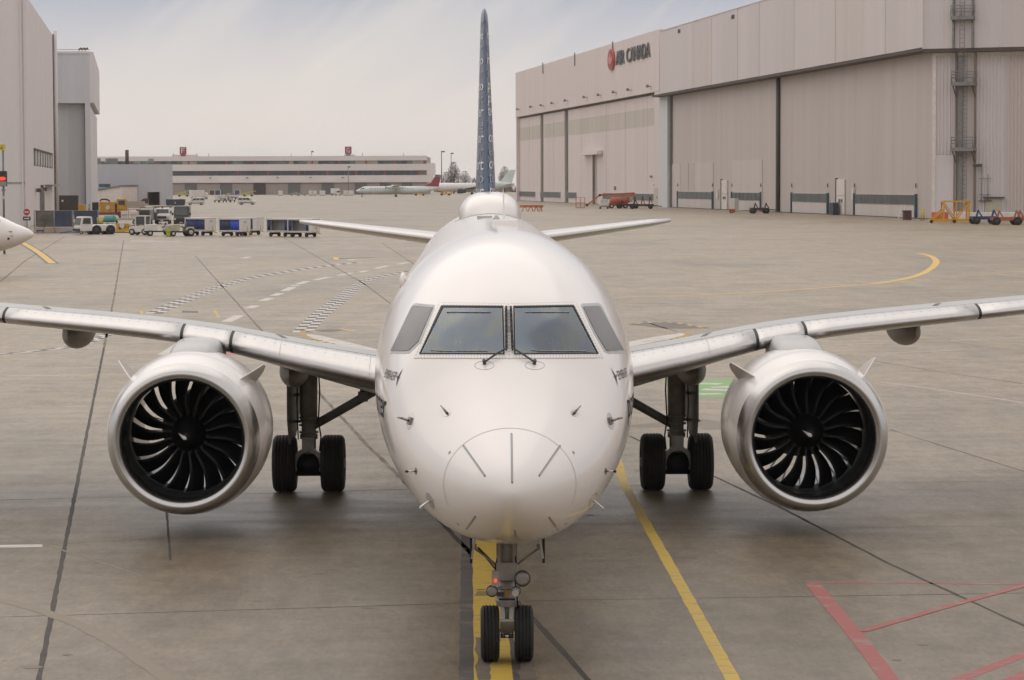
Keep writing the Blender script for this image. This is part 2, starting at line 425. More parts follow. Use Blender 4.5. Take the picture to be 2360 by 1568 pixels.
checker([(353, 723), (430, 690), (527, 654), (600, 637), (688, 622), (760, 612), (829, 605)], 0.36, 60, 'a')
checker([(697, 766), (735, 728), (778, 695), (815, 665), (846, 646), (895, 634), (945, 625)], 0.36, 60, 'b')
checker([(-20, 818), (75, 810), (180, 796), (262, 766)], 0.20, 15, 'c')
for x0, y0, x1, y1, w in ((560, 595.5, 575, 592.0, 0.5), (572, 711, 589, 704.5, 0.42), (604, 694, 624, 687, 0.42), (630, 682, 647, 676, 0.42), (655, 671, 675, 662, 0.42), (678, 659.5, 684, 657, 0.42),
        (688, 655, 708, 648.5, 0.42), (724, 646, 761, 638.5, 0.42), (780, 635, 812, 629, 0.42), (829, 628, 846, 624, 0.42), (866, 619, 894, 613, 0.42), (920, 609, 940, 605, 0.42),
        (522, 742, 552, 727, 0.42), (378, 818, 418, 792, 0.40), (805, 600, 815, 598, 0.5)):
    ribbon('white_dash', [(x0, y0), (x1, y1)], w, P_WHT, 0.004, False, 0.01, 1.0)
# curved kerb island: white hatch with yellow and black edge, both sides of the fuselage
patch('white_hatching', [(706, 770), (740, 774), (800, 788), (878, 808), (878, 818), (800, 803), (735, 785), (708, 777)], paint('scrubbed_white', (0.62, 0.58, 0.53), 0.75, scale=1.6), 0.004)
def dashed(px, w, mats, step, z):
    pts = resample(smooth_poly([G(*p) for p in px], 8), step)
    for i, (a, b) in enumerate(zip(pts[:-1], pts[1:])):
        vs, fs = ribbon_pts([a, b], w, z*ZK); mb = MB(); mb.add(vs, fs); mb.build('edge_block', mats[i % 2], apron, fix=False)
dashed([(700, 762), (697, 770), (712, 779), (760, 792), (820, 806), (880, 821)], 0.22, (P_BLK, P_GOLD), 1.3, 0.008)
patch('white_hatching', [(1450, 788), (1510, 776), (1570, 768), (1585, 771), (1540, 782), (1450, 800)], _mats['scrubbed_white'], 0.004)
dashed([(1450, 803), (1520, 790), (1572, 778), (1586, 770), (1570, 766)], 0.22, (P_BLK, P_GOLD), 1.3, 0.008)
patch('dark_hatching', [(1440, 747), (1540, 743), (1640, 757), (1540, 759)], paint('worn_black', (0.15, 0.13, 0.1), 0.8, scale=1.1), 0.004)
dashed([(1440, 748), (1538, 743), (1630, 757)], 0.16, (P_GOLD, P_BLK), 1.6, 0.008); dashed([(1450, 756), (1540, 759), (1625, 758)], 0.14, (P_GOLD, P_GOLD), 1.6, 0.008)
patch('dark_hatching', [(722, 763), (760, 758), (800, 761), (760, 766)], _mats['worn_black'], 0.004)
ribbon('yellow_tick', [(706, 762), (730, 766)], 0.14, P_GOLD, 0.008, False); ribbon('yellow_tick', [(783, 758), (820, 764)], 0.16, P_GOLD, 0.008, False)
# thin yellow service lines
for px, w in ((((260, 703), (600, 699), (900, 690)), 0.13), (((560, 696), (900, 686)), 0.09), (((350, 603), (400, 602)), 0.2), (((500, 603), (900, 607)), 0.12), (((495, 716), (505, 732)), 0.12), (((326, 716), (327, 724)), 0.12),
              (((2370, 624), (2140, 643), (2016, 654)), 0.16), (((1417, 686.2), (1450, 685)), 0.14), (((1506, 675), (1600, 674), (1700, 675), (1860, 679)), 0.16),
              (((1440, 642), (1700, 638), (2080, 615)), 0.10), (((1900, 760), (2100, 775), (2370, 808)), 0.07), (((150, 670), (270, 668)), 0.16), (((0, 600), (75, 599)), 0.2), (((1880, 757), (2090, 766)), 0.06)):
    ribbon('thin_yellow_line', px, w, P_YELT, 0.004, True, 0.02, 2.0)
ribbon('yellow_turn_line', [(1417, 686), (1560, 682), (1730, 674.5), (1890, 664), (2016, 654)], 0.28, P_GOLD, 0.006, True, 0.02, 2.0)
ribbon('yellow_turn_line', [(2016, 654), (2080, 644), (2120, 633), (2147, 618), (2158, 602), (2143, 590), (2117, 584.5)], 0.42, P_GOLD, 0.008, True, 0.01)
ribbon('line_border', [(50, 559), (85, 580), (122, 608)], 0.85, paint('grey_border', (0.14, 0.14, 0.13), 0.5), 0.004)
ribbon('yellow_turn_line', [(51, 559), (86, 580), (121, 607)], 0.50, P_GOLD, 0.008)
patch('faded_white_panel', [(302, 553), (354, 553.5), (353, 558.5), (301, 558)], P_WHTF, 0.004); patch('faded_white_panel', [(354, 555), (420, 555.5), (420, 557.5), (354, 558)], P_WHTF, 0.004)
ribbon('faded_white_line', [(155, 544), (300, 549), (560, 560), (640, 566)], 0.2, P_WHTF, 0.004, True, 0.03, 3.0)
ribbon('red_white_line', [(740, 553), (800, 560), (855, 577)], 0.14, paint('pale_red_paint', (0.5, 0.33, 0.30), 0.6), 0.004); ribbon('white_line', [(830, 580), (925, 579)], 0.12, P_WHT, 0.004, False)
ribbon('dark_tar_patch', [(775, 596.5), (862, 594)], 1.2, paint('tar_patch', (0.12, 0.105, 0.095), 0.7), 0.004, False); ribbon('yellow_tick', [(773, 593), (776, 599)], 0.35, P_GOLD, 0.008, False)
patch('drain_grate', [(420, 716), (456, 717), (457, 722), (419, 721)], paint('grate_grey', (0.14, 0.125, 0.11), 0.5), 0.004)
ribbon('faded_white_line', [(145, 672), (270, 669)], 0.25, P_WHTF, 0.004, False, 0.03, 2.0)
ribbon('faded_white_line', [(1430, 585), (1800, 584), (2100, 590)], 0.18, P_WHTF, 0.004, True, 0.05, 4.0)
# coloured stand patches partly hidden by the engines
patch('green_panel', [(1520, 879), (1600, 874), (1705, 873), (1712, 916), (1610, 916), (1560, 895)], P_GRN, 0.004)
for a in (((1595, 884), (1660, 886)), ((1620, 898), (1690, 900)), ((1610, 909), (1665, 908)), ((1640, 893), (1700, 892))):
    ribbon('white_lettering', a, 0.5, P_WHT, 0.008, False, 0.08, 0.6)
patch('red_panel', [(520, 810), (560, 811), (570, 818), (516, 820)], paint('pink_red_paint', (0.5, 0.16, 0.17), 0.4, scale=0.8), 0.004); ribbon('white_line', [(510, 822), (575, 818)], 0.12, P_WHT, 0.008, False)
# long streaks of de-icing residue and rubber
for px, w, m_ in ((((1470, 985), (1600, 968), (1650, 990)), 0.7, 'ghost_stripe'), (((1462, 1085), (1476, 1085)), 0.5, 'ghost_stripe')):
    ribbon('residue_streak', px, w, _mats[m_], 0.006, True, 0.2, 0.6)

# rubber and drip marks left on the stand
P_RUB = paint('rubber_mark', (0.17, 0.142, 0.112), 0.5, scale=2.5)
for px, w in (([(1118, 1568), (1112, 1470)], .16), ([(1215, 1568), (1209, 1480)], .16)):
    ribbon('tyre_mark', px, w, P_RUB, 0.013 if px[0][0] in (1118, 1215) else 0.005, True, .03, .2)
rnd_ = random.Random(3)
for i in range(12):
    px, py = rnd_.uniform(60, 2300), rnd_.uniform(1180, 1560); c = G(px, py); r_ = rnd_.uniform(.03, .10)
    wpoly('oil_drip', [(c.x+r_*rnd_.uniform(.6, 1.5)*math.cos(a), c.y+r_*rnd_.uniform(.5, 1.1)*math.sin(a)) for a in [k*math.pi/5 for k in range(10)]], P_RUB, 0.0055)
# ================================================================== the white airliner
NOSE_Y = -3.3
M_WHITE = mat('white_aircraft_paint', (0.825, 0.782, 0.752), 0.36, var=0.02, scale=1.1, coat=1.0)
M_WHITE2 = mat('white_cowl_paint', (0.85, 0.815, 0.79), 0.3, var=0.03, scale=1.5, coat=0.5)
M_GREY = mat('grey_aircraft_paint', (0.46, 0.47, 0.465), 0.4, var=0.05, scale=2)
M_ALU = mat('bare_aluminium', (0.60, 0.585, 0.578), 0.32, 1.0, var=0.03, scale=3, stretch=(3, 1, 1))
M_LIP = mat('inlet_lip_metal', (0.58, 0.57, 0.565), 0.27, 1.0, var=0.015, scale=4)
M_BLACK = mat('black_rubber_seal', (0.012, 0.012, 0.013), 0.6, var=0.2)
M_TYRE = mat('tyre_rubber', (0.018, 0.0175, 0.0175), 0.75, var=0.25, scale=9, bump=0.1)
M_GEAR = mat('gear_leg_paint', (0.36, 0.34, 0.32), 0.5, var=0.22, scale=7)
M_GEARD = mat('gear_door_grey', (0.20, 0.19, 0.18), 0.5, var=0.2, scale=5)
M_STEEL = mat('bright_steel', (0.55, 0.53, 0.51), 0.25, 1.0, var=0.1, scale=8)
M_BRASS = mat('probe_metal', (0.30, 0.26, 0.23), 0.4, 1.0, var=0.15, scale=20)
M_NAVY = mat('navy_fin_paint', (0.03, 0.055, 0.115), 0.35, var=0.08, scale=1.0, coat=0.25)
M_FANBLK = mat('fan_composite', (0.006, 0.006, 0.007), 0.5, var=0.2, scale=6)
M_DUCT = mat('inlet_liner', (0.016, 0.021, 0.019), 0.6, var=0.2, scale=6)
M_GLASSF = mat('lamp_glass', (0.28, 0.265, 0.25), 0.25, var=0.15, scale=30, coat=0.6)
M_DARKG = mat('dark_decal', (0.055, 0.06, 0.065), 0.45, var=0.1)
M_SEAM = mat('panel_seam', (0.50, 0.48, 0.465), 0.6, var=0.1)
M_INT = mat('cockpit_interior', (0.12, 0.125, 0.13), 0.8, var=0.2)

def cockpit_glass():
    m = bpy.data.materials.new('windshield_glass'); m.use_nodes = True; n = m.node_tree; K = n.links.new
    n.nodes.remove(n.nodes['Principled BSDF']); o = n.nodes['Material Output']
    tr = n.nodes.new('ShaderNodeBsdfTransparent'); tr.inputs[0].default_value = (0.88, 0.93, 0.94, 1)
    gl = n.nodes.new('ShaderNodeBsdfGlossy'); gl.inputs['Roughness'].default_value = 0.12
    t = n.nodes.new('ShaderNodeTexCoord'); z = n.nodes.new('ShaderNodeTexNoise'); z.inputs['Scale'].default_value = 1.8; z.inputs['Detail'].default_value = 2
    K(t.outputs['Object'], z.inputs['Vector'])
    r_ = n.nodes.new('ShaderNodeValToRGB'); K(z.outputs['Fac'], r_.inputs[0])          # faint coating colours
    for i, (p, c) in enumerate(((0.30, (0.60, 0.71, 0.76)), (0.45, (0.68, 0.74, 0.74)), (0.55, (0.57, 0.67, 0.80)), (0.68, (0.66, 0.71, 0.75)))):
        q = r_.color_ramp.elements[i] if i < 2 else r_.color_ramp.elements.new(p)
        q.position = p; q.color = (*c, 1)
    K(r_.outputs[0], gl.inputs['Color'])
    fr = n.nodes.new('ShaderNodeFresnel'); fr.inputs['IOR'].default_value = 1.75
    mx = n.nodes.new('ShaderNodeMath'); mx.operation = 'ADD'; mx.inputs[1].default_value = 0.17; K(fr.outputs[0], mx.inputs[0])
    ms = n.nodes.new('ShaderNodeMixShader'); K(mx.outputs[0], ms.inputs[0]); K(tr.outputs[0], ms.inputs[1]); K(gl.outputs[0], ms.inputs[2])
    K(ms.outputs[0], o.inputs['Surface']); return m
M_WGLASS = cockpit_glass()
M_SIDEGL = mat('side_window_glass', (0.14, 0.128, 0.13), 0.32, var=0.15, scale=2.5, coat=0.0)
M_CABGL = mat('cabin_window_glass', (0.02, 0.022, 0.028), 0.1, var=0.1, coat=0.8)

jet = thing('airliner', 'large white twin-engine jet airliner parked nose-on in the middle of the apron', 'airplane', (0, 0, 0))

# ---- fuselage profile tables: s = metres behind the nose tip
_s = [0, .05, .15, .3, .6, .9, 1.4, 2.1, 2.8, 3.5, 4.3, 5.2, 6.4, 9, 25, 27, 31, 35, 38.5, 41.4]
_zt = [2.20, 2.33, 2.43, 2.52, 2.66, 2.78, 2.99, 3.36, 3.90, 4.18, 4.40, 4.55, 4.63, 4.64, 4.64, 4.64, 4.63, 4.58, 4.45, 4.30]
_zb = [2.20, 2.07, 1.96, 1.86, 1.72, 1.63, 1.54, 1.45, 1.405, 1.36, 1.32, 1.29, 1.28, 1.28, 1.28, 1.36, 1.95, 2.80, 3.45, 3.95]
_w = [0, .13, .24, .36, .53, .675, .88, 1.11, 1.275, 1.375, 1.44, 1.485, 1.505, 1.507, 1.507, 1.50, 1.33, .93, .55, .16]
_zc = [2.20, 2.20, 2.20, 2.20, 2.20, 2.21, 2.26, 2.44, 2.66, 2.80, 2.89, 2.96, 3.0, 3.01, 3.01, 3.06, 3.3, 3.7, 3.95, 4.12]
_t = [math.sqrt(x) for x in _s]
fZT, fZB, fW, fZC = (pchip(_t, a) for a in (_zt, _zb, _w, _zc))
def sec(s):
    t = math.sqrt(max(0, s)); return fW(t), fZT(t), fZB(t), fZC(t)
def fus(s, th):                        # th = 0 at +x, 90 deg at the crown
    w, zt, zb, zc = sec(s); c, sn = math.cos(th), math.sin(th)
    h = (zt-zc) if sn >= 0 else (zc-zb)
    return Vector((w*c, NOSE_Y+s, zc+h*sn))
def fus_x(s, z):
    w, zt, zb, zc = sec(s); h = (zt-zc) if z >= zc else (zc-zb)
    k = (z-zc)/max(1e-4, h); return w*math.sqrt(max(0, 1-k*k))
NR = 96
S = [0.0004, .006, .02, .045, .08, .13, .19, .26, .34, .43, .53] + [.64+.1*i for i in range(40)] + [4.7, 5.0, 5.4, 5.8, 6.3, 7, 8, 10, 13, 16, 19, 22, 25, 26, 27, 28, 29, 30, 31, 32, 33, 34, 35, 36, 37, 38, 39, 40, 41, 41.4]
fm = MB(); fm.rings([[fus(s, 2*math.pi*i/NR) for i in range(NR)] for s in S])
fus_me = fm.mesh('fuselage')
bmt = bmesh.new(); bmt.from_mesh(fus_me); BVH = BVHTree.FromBMesh(bmt); bmt.free()
def cast(px, py, off=0.0):
    d = ray(px, py).normalized(); h, nrm, i, t = BVH.ray_cast(CAM, d)
    if h is None: return None, None
    if nrm.dot(d) > 0: nrm = -nrm
    return h+nrm*off, nrm
def near(p, off=0.0):
    h, nrm, i, t = BVH.find_nearest(p)
    return h+nrm*off, nrm
Wp = lambda x, y: (849.6+0.275*x, 649+0.275*y)
Np = lambda x, y: (849.6+0.301*x, 826+0.301*y)

def skin_patch(name, px, m, off, parent, div=8, base=0.0):
    """a panel lying on the fuselage skin inside a pixel outline"""
    bm = bmesh.new(); vs = [bm.verts.new((x, y, 0)) for x, y in px]; bm.faces.new(vs)
    bmesh.ops.triangulate(bm, faces=bm.faces)
    for _ in range(4):
        ed = [e_ for e_ in bm.edges if e_.calc_length() > max(6.0, 170/div)]
        if not ed: break
        bmesh.ops.subdivide_edges(bm, edges=ed, cuts=1); bmesh.ops.triangulate(bm, faces=bm.faces)
    for v in list(bm.verts):
        h, n_ = cast(v.co.x, v.co.y, off)
        if h is None: h = PD(v.co.x, v.co.y, 30); 
        v.co = h
    be = [e_ for e_ in bm.edges if e_.is_boundary]
    ex = bmesh.ops.extrude_edge_only(bm, edges=be)
    for v in ex['geom']:
        if isinstance(v, bmesh.types.BMVert):
            h, n_ = near(v.co); v.co = h-n_*0.01
    bmesh.ops.recalc_face_normals(bm, faces=bm.faces)
    me = bpy.data.meshes.new(name); bm.to_mesh(me); bm.free()
    for e_ in me.edges: pass
    o_ = link(name, me, m, parent, True); b2 = bmesh.new(); b2.from_mesh(me)
    for e_ in b2.edges:
        if len(e_.link_faces) == 2 and e_.calc_face_angle(0) > R(30): e_.smooth = False
    b2.to_mesh(me); b2.free(); return o_
def lerp2(a, b, t): return (a[0]+(b[0]-a[0])*t, a[1]+(b[1]-a[1])*t)
def skin_ring(name, outer, inner, m, off, parent, k=10):
    n = len(outer); O = []; I = []
    for i in range(n):
        for j in range(k):
            O.append(lerp2(outer[i], outer[(i+1) % n], j/k)); I.append(lerp2(inner[i], inner[(i+1) % n], j/k))
    rings = [[cast(*p, -0.01)[0] for p in O], [cast(*p, off)[0] for p in O], [cast(*lerp2(p, q, .5), off)[0] for p, q in zip(O, I)], [cast(*p, off)[0] for p in I], [cast(*p, -0.03)[0] for p in I]]
    mb = MB(); mb.rings(rings, True, False, False, False); return mb.build(name, m, parent)
def skin_line(name, px, w, m, off, parent, step=10):
    pts = []
    for a, b in zip(px[:-1], px[1:]):
        k = max(1, int(math.hypot(b[0]-a[0], b[1]-a[1])/step))
        for i in range(k): pts.append(lerp2(a, b, i/k))
    pts.append(px[-1])
    H = [cast(*p) for p in pts]; H = [h for h in H if h[0] is not None]
    rings = []
    for i, (p, n_) in enumerate(H):
        a = H[max(0, i-1)][0]; b = H[min(len(H)-1, i+1)][0]; t = (b-a).normalized(); sd = n_.cross(t).normalized()*(w/2)
        rings.append([p-sd-n_*.004, p-sd+n_*off, p+sd+n_*off, p+sd-n_*.004])
    mb = MB(); mb.rings(rings, True, True, True, False); return mb.build(name, m, parent)

# ---- windshield pockets are cut into the hull, then glazed
GL = [[(627, 219), (1117, 221), (1127, 607), (438, 603)], [(1223, 223), (1708, 214), (1911, 600), (1231, 607)]]
def shrink(poly, d):
    cx = sum(p[0] for p in poly)/len(poly); cy = sum(p[1] for p in poly)/len(poly)
    return [(cx+(x-cx)*d, cy+(y-cy)*d) for x, y in poly]
hull = link('fuselage', fus_me, [M_WHITE, M_INT], jet)
cut_objs = []
for g in GL:
    pts = [Wp(*p) for p in shrink(g, 0.985)]
    c = MB(); c.hexa([PD(*p, 26.4) for p in pts[::-1]] + [PD(*p, 30.1) for p in pts[::-1]])
    co = c.build('cutter', [M_INT]); cut_objs.append(co)
    b = hull.modifiers.new('cut', 'BOOLEAN'); b.operation = 'DIFFERENCE'; b.object = co; b.solver = 'EXACT'; b.material_mode = 'TRANSFER'
dg = bpy.context.evaluated_depsgraph_get(); dg.update()
me2 = bpy.data.meshes.new_from_object(hull.evaluated_get(dg)); hull.modifiers.clear(); hull.data = me2; me2.name = 'fuselage'
for c in cut_objs: bpy.data.objects.remove(c)
for p in me2.polygons: p.use_smooth = True
try: me2.shade_smooth_by_angle = None
except Exception: pass
bm = bmesh.new(); bm.from_mesh(me2)
for e_ in bm.edges:
    if len(e_.link_faces) == 2 and e_.calc_face_angle(0) > R(35): e_.smooth = False
bm.to_mesh(me2); bm.free()

FR = [[(597, 177), (1166, 188), (1177, 647), (387, 645)], [(1171, 188), (1731, 173), (1960, 642), (1180, 647)]]
INNER = [[(611, 205), (1130, 209), (1140, 616), (426, 613)], [(1211, 210), (1716, 201), (1924, 610), (1219, 616)]]
for k in range(2):
    wsf = skin_ring('windshield_frame', [Wp(*p) for p in FR[k]], [Wp(*p) for p in INNER[k]], M_WHITE, 0.006, jet)
    skin_ring('edge_seam', [Wp(*p) for p in shrink(FR[k], 1.012)], [Wp(*p) for p in shrink(FR[k], 0.998)], M_SEAM, 0.003, wsf)
    skin_ring('rubber_seal', [Wp(*p) for p in shrink(INNER[k], 1.0)], [Wp(*p) for p in GL[k]], M_BLACK, 0.010, wsf)
    rv = MB()
    for rr in (0.12, 0.42, 0.75):
        if rr == 0.42: continue
        for i in range(4):
            o1, o2 = Wp(*FR[k][i]), Wp(*FR[k][(i+1) % 4]); i1, i2 = Wp(*INNER[k][i]), Wp(*INNER[k][(i+1) % 4])
            a, b = lerp2(o1, i1, rr), lerp2(o2, i2, rr); nn = int(math.hypot(b[0]-a[0], b[1]-a[1])/7)
            for j in range(1, nn):
                p, n_ = cast(*lerp2(a, b, j/nn), 0.006)
                if p is None: continue
                rv.lathe([(0, .006), (.003, .005)], p, n_, 6)
    rv.build('rivet_row', M_SEAM, wsf)
    # curved pane 8 mm thick, filling the opening
    n1, n2 = 12, 9; rows = []
    for i in range(n1+1):
        row = []
        for j in range(n2+1):
            a = lerp2(Wp(*GL[k][0]), Wp(*GL[k][1]), i/n1); b = lerp2(Wp(*GL[k][3]), Wp(*GL[k][2]), i/n1)
            row.append(cast(*lerp2(a, b, j/n2), 0.004)[0])
        rows.append(row)
    pm = MB(); pm.rings(rows, False, False, False, True); po = pm.build('windshield_pane', M_WGLASS, wsf)
    hw = MB()                                     # heater bus strips at top and bottom of the pane
    for ys, x0, x1 in ((262, (655, 1312)[k], (1025, 1680)[k]), (586, (520, 1360)[k], (995, 1820)[k])):
        pp = [cast(*Wp(x0+(x1-x0)*i/6, ys-(8 if ys > 300 and i < 1 else 0)), 0.009)[0] for i in range(7)]; hw.path(pp, 0.0045, 6)
    hw.build('heater_strip', M_GREY, wsf)
# side windows
SWO = [[(375, 191), (397, 184), (554, 198), (551, 232), (437, 512), (345, 602), (300, 608), (182, 607)], [(1776, 200), (1790, 187), (1925, 181), (1956, 206), (2142, 605), (2012, 608), (1975, 590), (1880, 430)]]
SWI = [[(363, 216), (379, 207), (540, 221), (530, 245), (418, 507), (342, 578), (300, 584), (188, 583)], [(1795, 217), (1803, 213), (1920, 208), (1938, 218), (2134, 578), (2004, 585), (1985, 575), (1898, 430)]]
for k in range(2):
    sf = skin_patch('side_window_frame', [Wp(*p) for p in SWO[k]], M_GREY, 0.004, jet)
    skin_patch('side_window_pane', [Wp(*p) for p in SWI[k]], M_SIDEGL, 0.010, sf)
# wipers
for k, sg in ((0, -1), (1, 1)):
    pv = Wp(*((972, 690) if k == 0 else (1388, 690)))
    ov = [(Wp(970 + sg*0, 704) if k == 0 else Wp(1393, 704)) for _ in (0,)][0]
    el = [(ov[0]+23*math.cos(t*math.pi/10), ov[1]+10*math.sin(t*math.pi/10)) for t in range(20)]
    skin_ring('wiper_plate_seam', el, [(ov[0]+(x-ov[0])*.94, ov[1]+(y-ov[1])*.94) for x, y in el], M_SEAM, 0.003, jet, 2)
    wp = MB(); elbow = Wp(*((1155, 590) if k == 0 else (1205, 590))); tip = Wp(*((1153, 238) if k == 0 else (1190, 238)))
    pts = [cast(*lerp2(pv, elbow, t/5), 0.02+0.03*math.sin(math.pi*t/5*.5))[0] for t in range(6)]
    wp.path(pts, 0.011, 8); wp.lathe([(0, .02), (.05, .018)], cast(*pv)[0], cast(*pv)[1], 10)
    w_o = wp.build('wiper_arm', M_DARKG, jet)
    bl = MB(); pts = [cast(*lerp2(elbow, tip, t/8), 0.045)[0] for t in range(9)]
    bl.path(pts, 0.013, 6); pts = [cast(*lerp2(elbow, tip, t/8), 0.02)[0] for t in range(9)]; bl.path(pts, 0.007, 5); bl.build('wiper_blade', M_BLACK, w_o)
skin_patch('post_cover', [Wp(*p) for p in ((1158, 382), (1194, 382), (1194, 421), (1158, 421))], M_GREY, 0.012, jet)
# radome: joint ring and lightning strips
RS = 0.86
mb = MB(); mb.rings([[fus(RS+da, R(-22)+R(224)*i/60) for i in range(61)] for da in (-0.0035, 0.0035)], False, False, False)
vv = []
for (x, y, z) in mb.v:
    p = Vector((x, y, z)); h, n_ = near(p); vv.append(tuple(p+n_*0.0025))
mb.v = vv; mb.build('radome_seam', M_SEAM, jet)
for a, b in (((1094, 577), (1099, 957)), ((725, 668), (893, 905)), ((1467, 668), (1304, 903)), ((818, 1210), (748, 1310)), ((1381, 1217), (1450, 1312)), ((1118, 1318), (1133, 1412))):
    st = skin_line('diverter_strip', [Np(*a), Np(*b)], 0.017, M_DARKG, 0.004, jet)
    skin_line('strip_core', [Np(*lerp2(a, b, .02)), Np(*lerp2(a, b, .98))], 0.009, M_GREY, 0.007, st)
for p in ((620, 722), (1568, 722), (683, 1270), (1510, 1270)):
    h, n_ = cast(*Np(*p)); q = MB(); q.lathe([(0, .022), (.006, .02)], h-n_*.002, n_, 4); q.build('sensor_plate', M_BRASS, jet)
for s0, a0, a1 in ((3.95, -200, 20), (5.55, -200, 20), (8.6, -20, 200), (11.8, -20, 200)):
    mb = MB(); rg = []
    for i in range(60):
        p_ = fus(s0, R(a0+(a1-a0)*i/59)); h, n_ = near(p_); rg.append([h+n_*.002-Vector((0, .004, 0)), h+n_*.002+Vector((0, .004, 0))])
    mb.rings(rg, False, False, False, False); mb.build('skin_joint', mat('faint_joint', (.62, .59, .57), .5, var=.05), jet)
# air data probes on the nose
def oval_plate(p, rx, ry, rot, m, name='probe_plate'):
    c = Np(*p); el = [(c[0]+.301*(rx*math.cos(t)*math.cos(rot)-ry*math.sin(t)*math.sin(rot)), c[1]+.301*(rx*math.cos(t)*math.sin(rot)+ry*math.sin(t)*math.cos(rot))) for t in [i*math.pi/8 for i in range(16)]]
    return skin_patch(name, el, m, 0.003, jet)
for sg, p0, tip in ((1, (600, 420), (570, 385)), (-1, (1574, 420), (1604, 385))):
    pl = oval_plate(p0, 30, 24, -0.6*sg, M_STEEL); h, n_ = cast(*Np(*p0)); t, _ = cast(*Np(*tip), 0.045)
    q = MB(); q.tube(h, h+n_*0.035, .018, .012, 8); q.tube(h+n_*0.035, t, .010, .006, 8); q.build('probe', M_BRASS, pl)
for sg, p0 in ((-1, (318, 482)), (1, (1850, 482))):
    pl = oval_plate(p0, 24, 66, 0.22*-sg, M_STEEL); h, n_ = cast(*Np(*p0))
    q = MB(); q.bar(h-n_*.01, h+n_*0.02, .06, .08); q.build('vane_hub', M_BRASS, pl)
    q = MB(); q.tube(h+n_*0.02, h+n_*0.05+Vector((sg*.04, .03, .01)), .014, .012, 8); q.tube(h+n_*0.05+Vector((sg*.04, .03, .01)), h+n_*.05+Vector((sg*.085, .08, .015)), .012, .009, 8); q.build('vane', M_BRASS, pl)
for sg, p0 in ((-1, (363, 865)), (1, (1815, 865))):
    pl = oval_plate(p0, 9, 26, 0, M_BRASS); h, n_ = cast(*Np(*p0)); e1 = h+Vector((sg*0.085, -0.02, 0)); q = MB(); q.tube(h, e1, .008, .008, 8); q.build('probe_stem', M_STEEL, pl)
    q = MB(); q.tube(e1, e1+Vector((sg*.02, -.01, 0)), .013, .013, 8); q.build('probe_tip', M_BLACK, pl)
for sg, p0 in ((-1, (472, 1090)), (1, (1720, 1090))):
    pl = oval_plate(p0, 22, 70, 0.35*sg, M_GREY); h, n_ = cast(*Np(*p0))
    e1 = h+n_*0.09+Vector((sg*.02, 0, -.03)); q = MB(); q.bar(h, e1, .045, .02); q.tube(e1+Vector((0, .05, 0)), e1+Vector((0, -.10, 0)), .014, .010, 8); q.build('pitot_tube', M_STEEL, pl)
# titles on both sides of the nose
def side_text(txt, s0, z0, size, side, m, name, slant=0.0, spacing=1.0):
    me = text_mesh(txt, size, name, 0, 'LEFT')
    bm = bmesh.new(); bm.from_mesh(me); bmesh.ops.triangulate(bm, faces=bm.faces)
    for _ in range(2):
        ed = [e_ for e_ in bm.edges if e_.calc_length() > 0.06]
        bmesh.ops.subdivide_edges(bm, edges=ed, cuts=1); bmesh.ops.triangulate(bm, faces=bm.faces)
    w = max(v.co.x for v in bm.verts)
    for v in bm.verts:
        u = v.co.x*spacing+slant*v.co.y; s = s0+u if side > 0 else s0+(w*spacing-u)
        z = z0+v.co.y; x = fus_x(s, z)+0.006
        v.co = (side*x, NOSE_Y+s, z)
    bmesh.ops.recalc_face_normals(bm, faces=bm.faces); bm.to_mesh(me); bm.free()
    return link(name, me, m, hull)
for side in (-1, 1):
    side_text('porter', 2.90, 2.68, 0.42, side, mat('title_decal', (.02, .024, .034), .65, var=.1, spec=.12), 'title_lettering', spacing=1.25)
    side_text('EMBRAER', 2.80, 3.10, 0.13, side, mat('grey_decal', (0.10, 0.10, 0.105), 0.65, var=0.1, spec=.12), 'maker_lettering', slant=0.25)
    # small flying-bird emblem ahead of the maker's name
    bird = MB()
    def bp(u, v): s = 2.66+u*.75; z = 3.11+v*.55; return (side*(fus_x(s, z)+0.006), NOSE_Y+s, z)
    for tri in (((0.00, 0.05), (0.09, 0.075), (0.09, 0.03)), ((0.045, 0.05), (0.075, 0.24), (0.10, 0.06)), ((0.045, 0.05), (0.0, -0.13), (0.09, 0.03)), ((0.09, 0.03), (0.15, 0.10), (0.15, 0.06)), ((0.09, 0.075), (0.09, 0.03), (0.14, 0.06))):
        bird.add([bp(*q) for q in tri], [(0, 1, 2)])
    bird.build('bird_emblem', _mats['grey_decal'], hull, fix=False)
    for i in range(28):                                  # cabin windows
        s = 7.6+i*0.80; wn_ = MB(); ring_ = []
        for t in range(12):
            u = 0.13*math.copysign(abs(math.cos(t*math.pi/6))**.6, math.cos(t*math.pi/6)); v = 0.18*math.copysign(abs(math.sin(t*math.pi/6))**.6, math.sin(t*math.pi/6))
            ring_.append((side*(fus_x(s+u, 3.42+v)+0.006), NOSE_Y+s+u, 3.42+v))
        wn_.add(ring_, [tuple(range(12))]); wn_.build('cabin_window', M_CABGL, hull)
    # forward door outline and its hinge blister
    for sgm in (((6.0, 2.3), (6.0, 4.15)), ((6.95, 2.3), (6.95, 4.15))):
        d_ = MB(); rg = []
        for i in range(13):
            z = 2.3+1.85*i/12; s = sgm[0][0]; rg.append([(side*(fus_x(s+ds, z)+.004), NOSE_Y+s+ds, z) for ds in (-.008, .008)])
        d_.rings(rg, False, False, False, False); d_.build('door_seam', M_SEAM, hull)
hb = MB(); s_ = 6.1; hz = 4.02
for i in range(1):
    p = Vector((-fus_x(s_, hz), NOSE_Y+s_, hz)); hb.rings([[p+Vector((-0.045*math.cos(a)*k-0.01, l, 0.12*math.sin(a)*k)) for a in [j*math.pi/6 for j in range(12)]] for l, k in ((-.14, .1), (-.09, .8), (0, 1), (.12, .9), (.2, .1))])
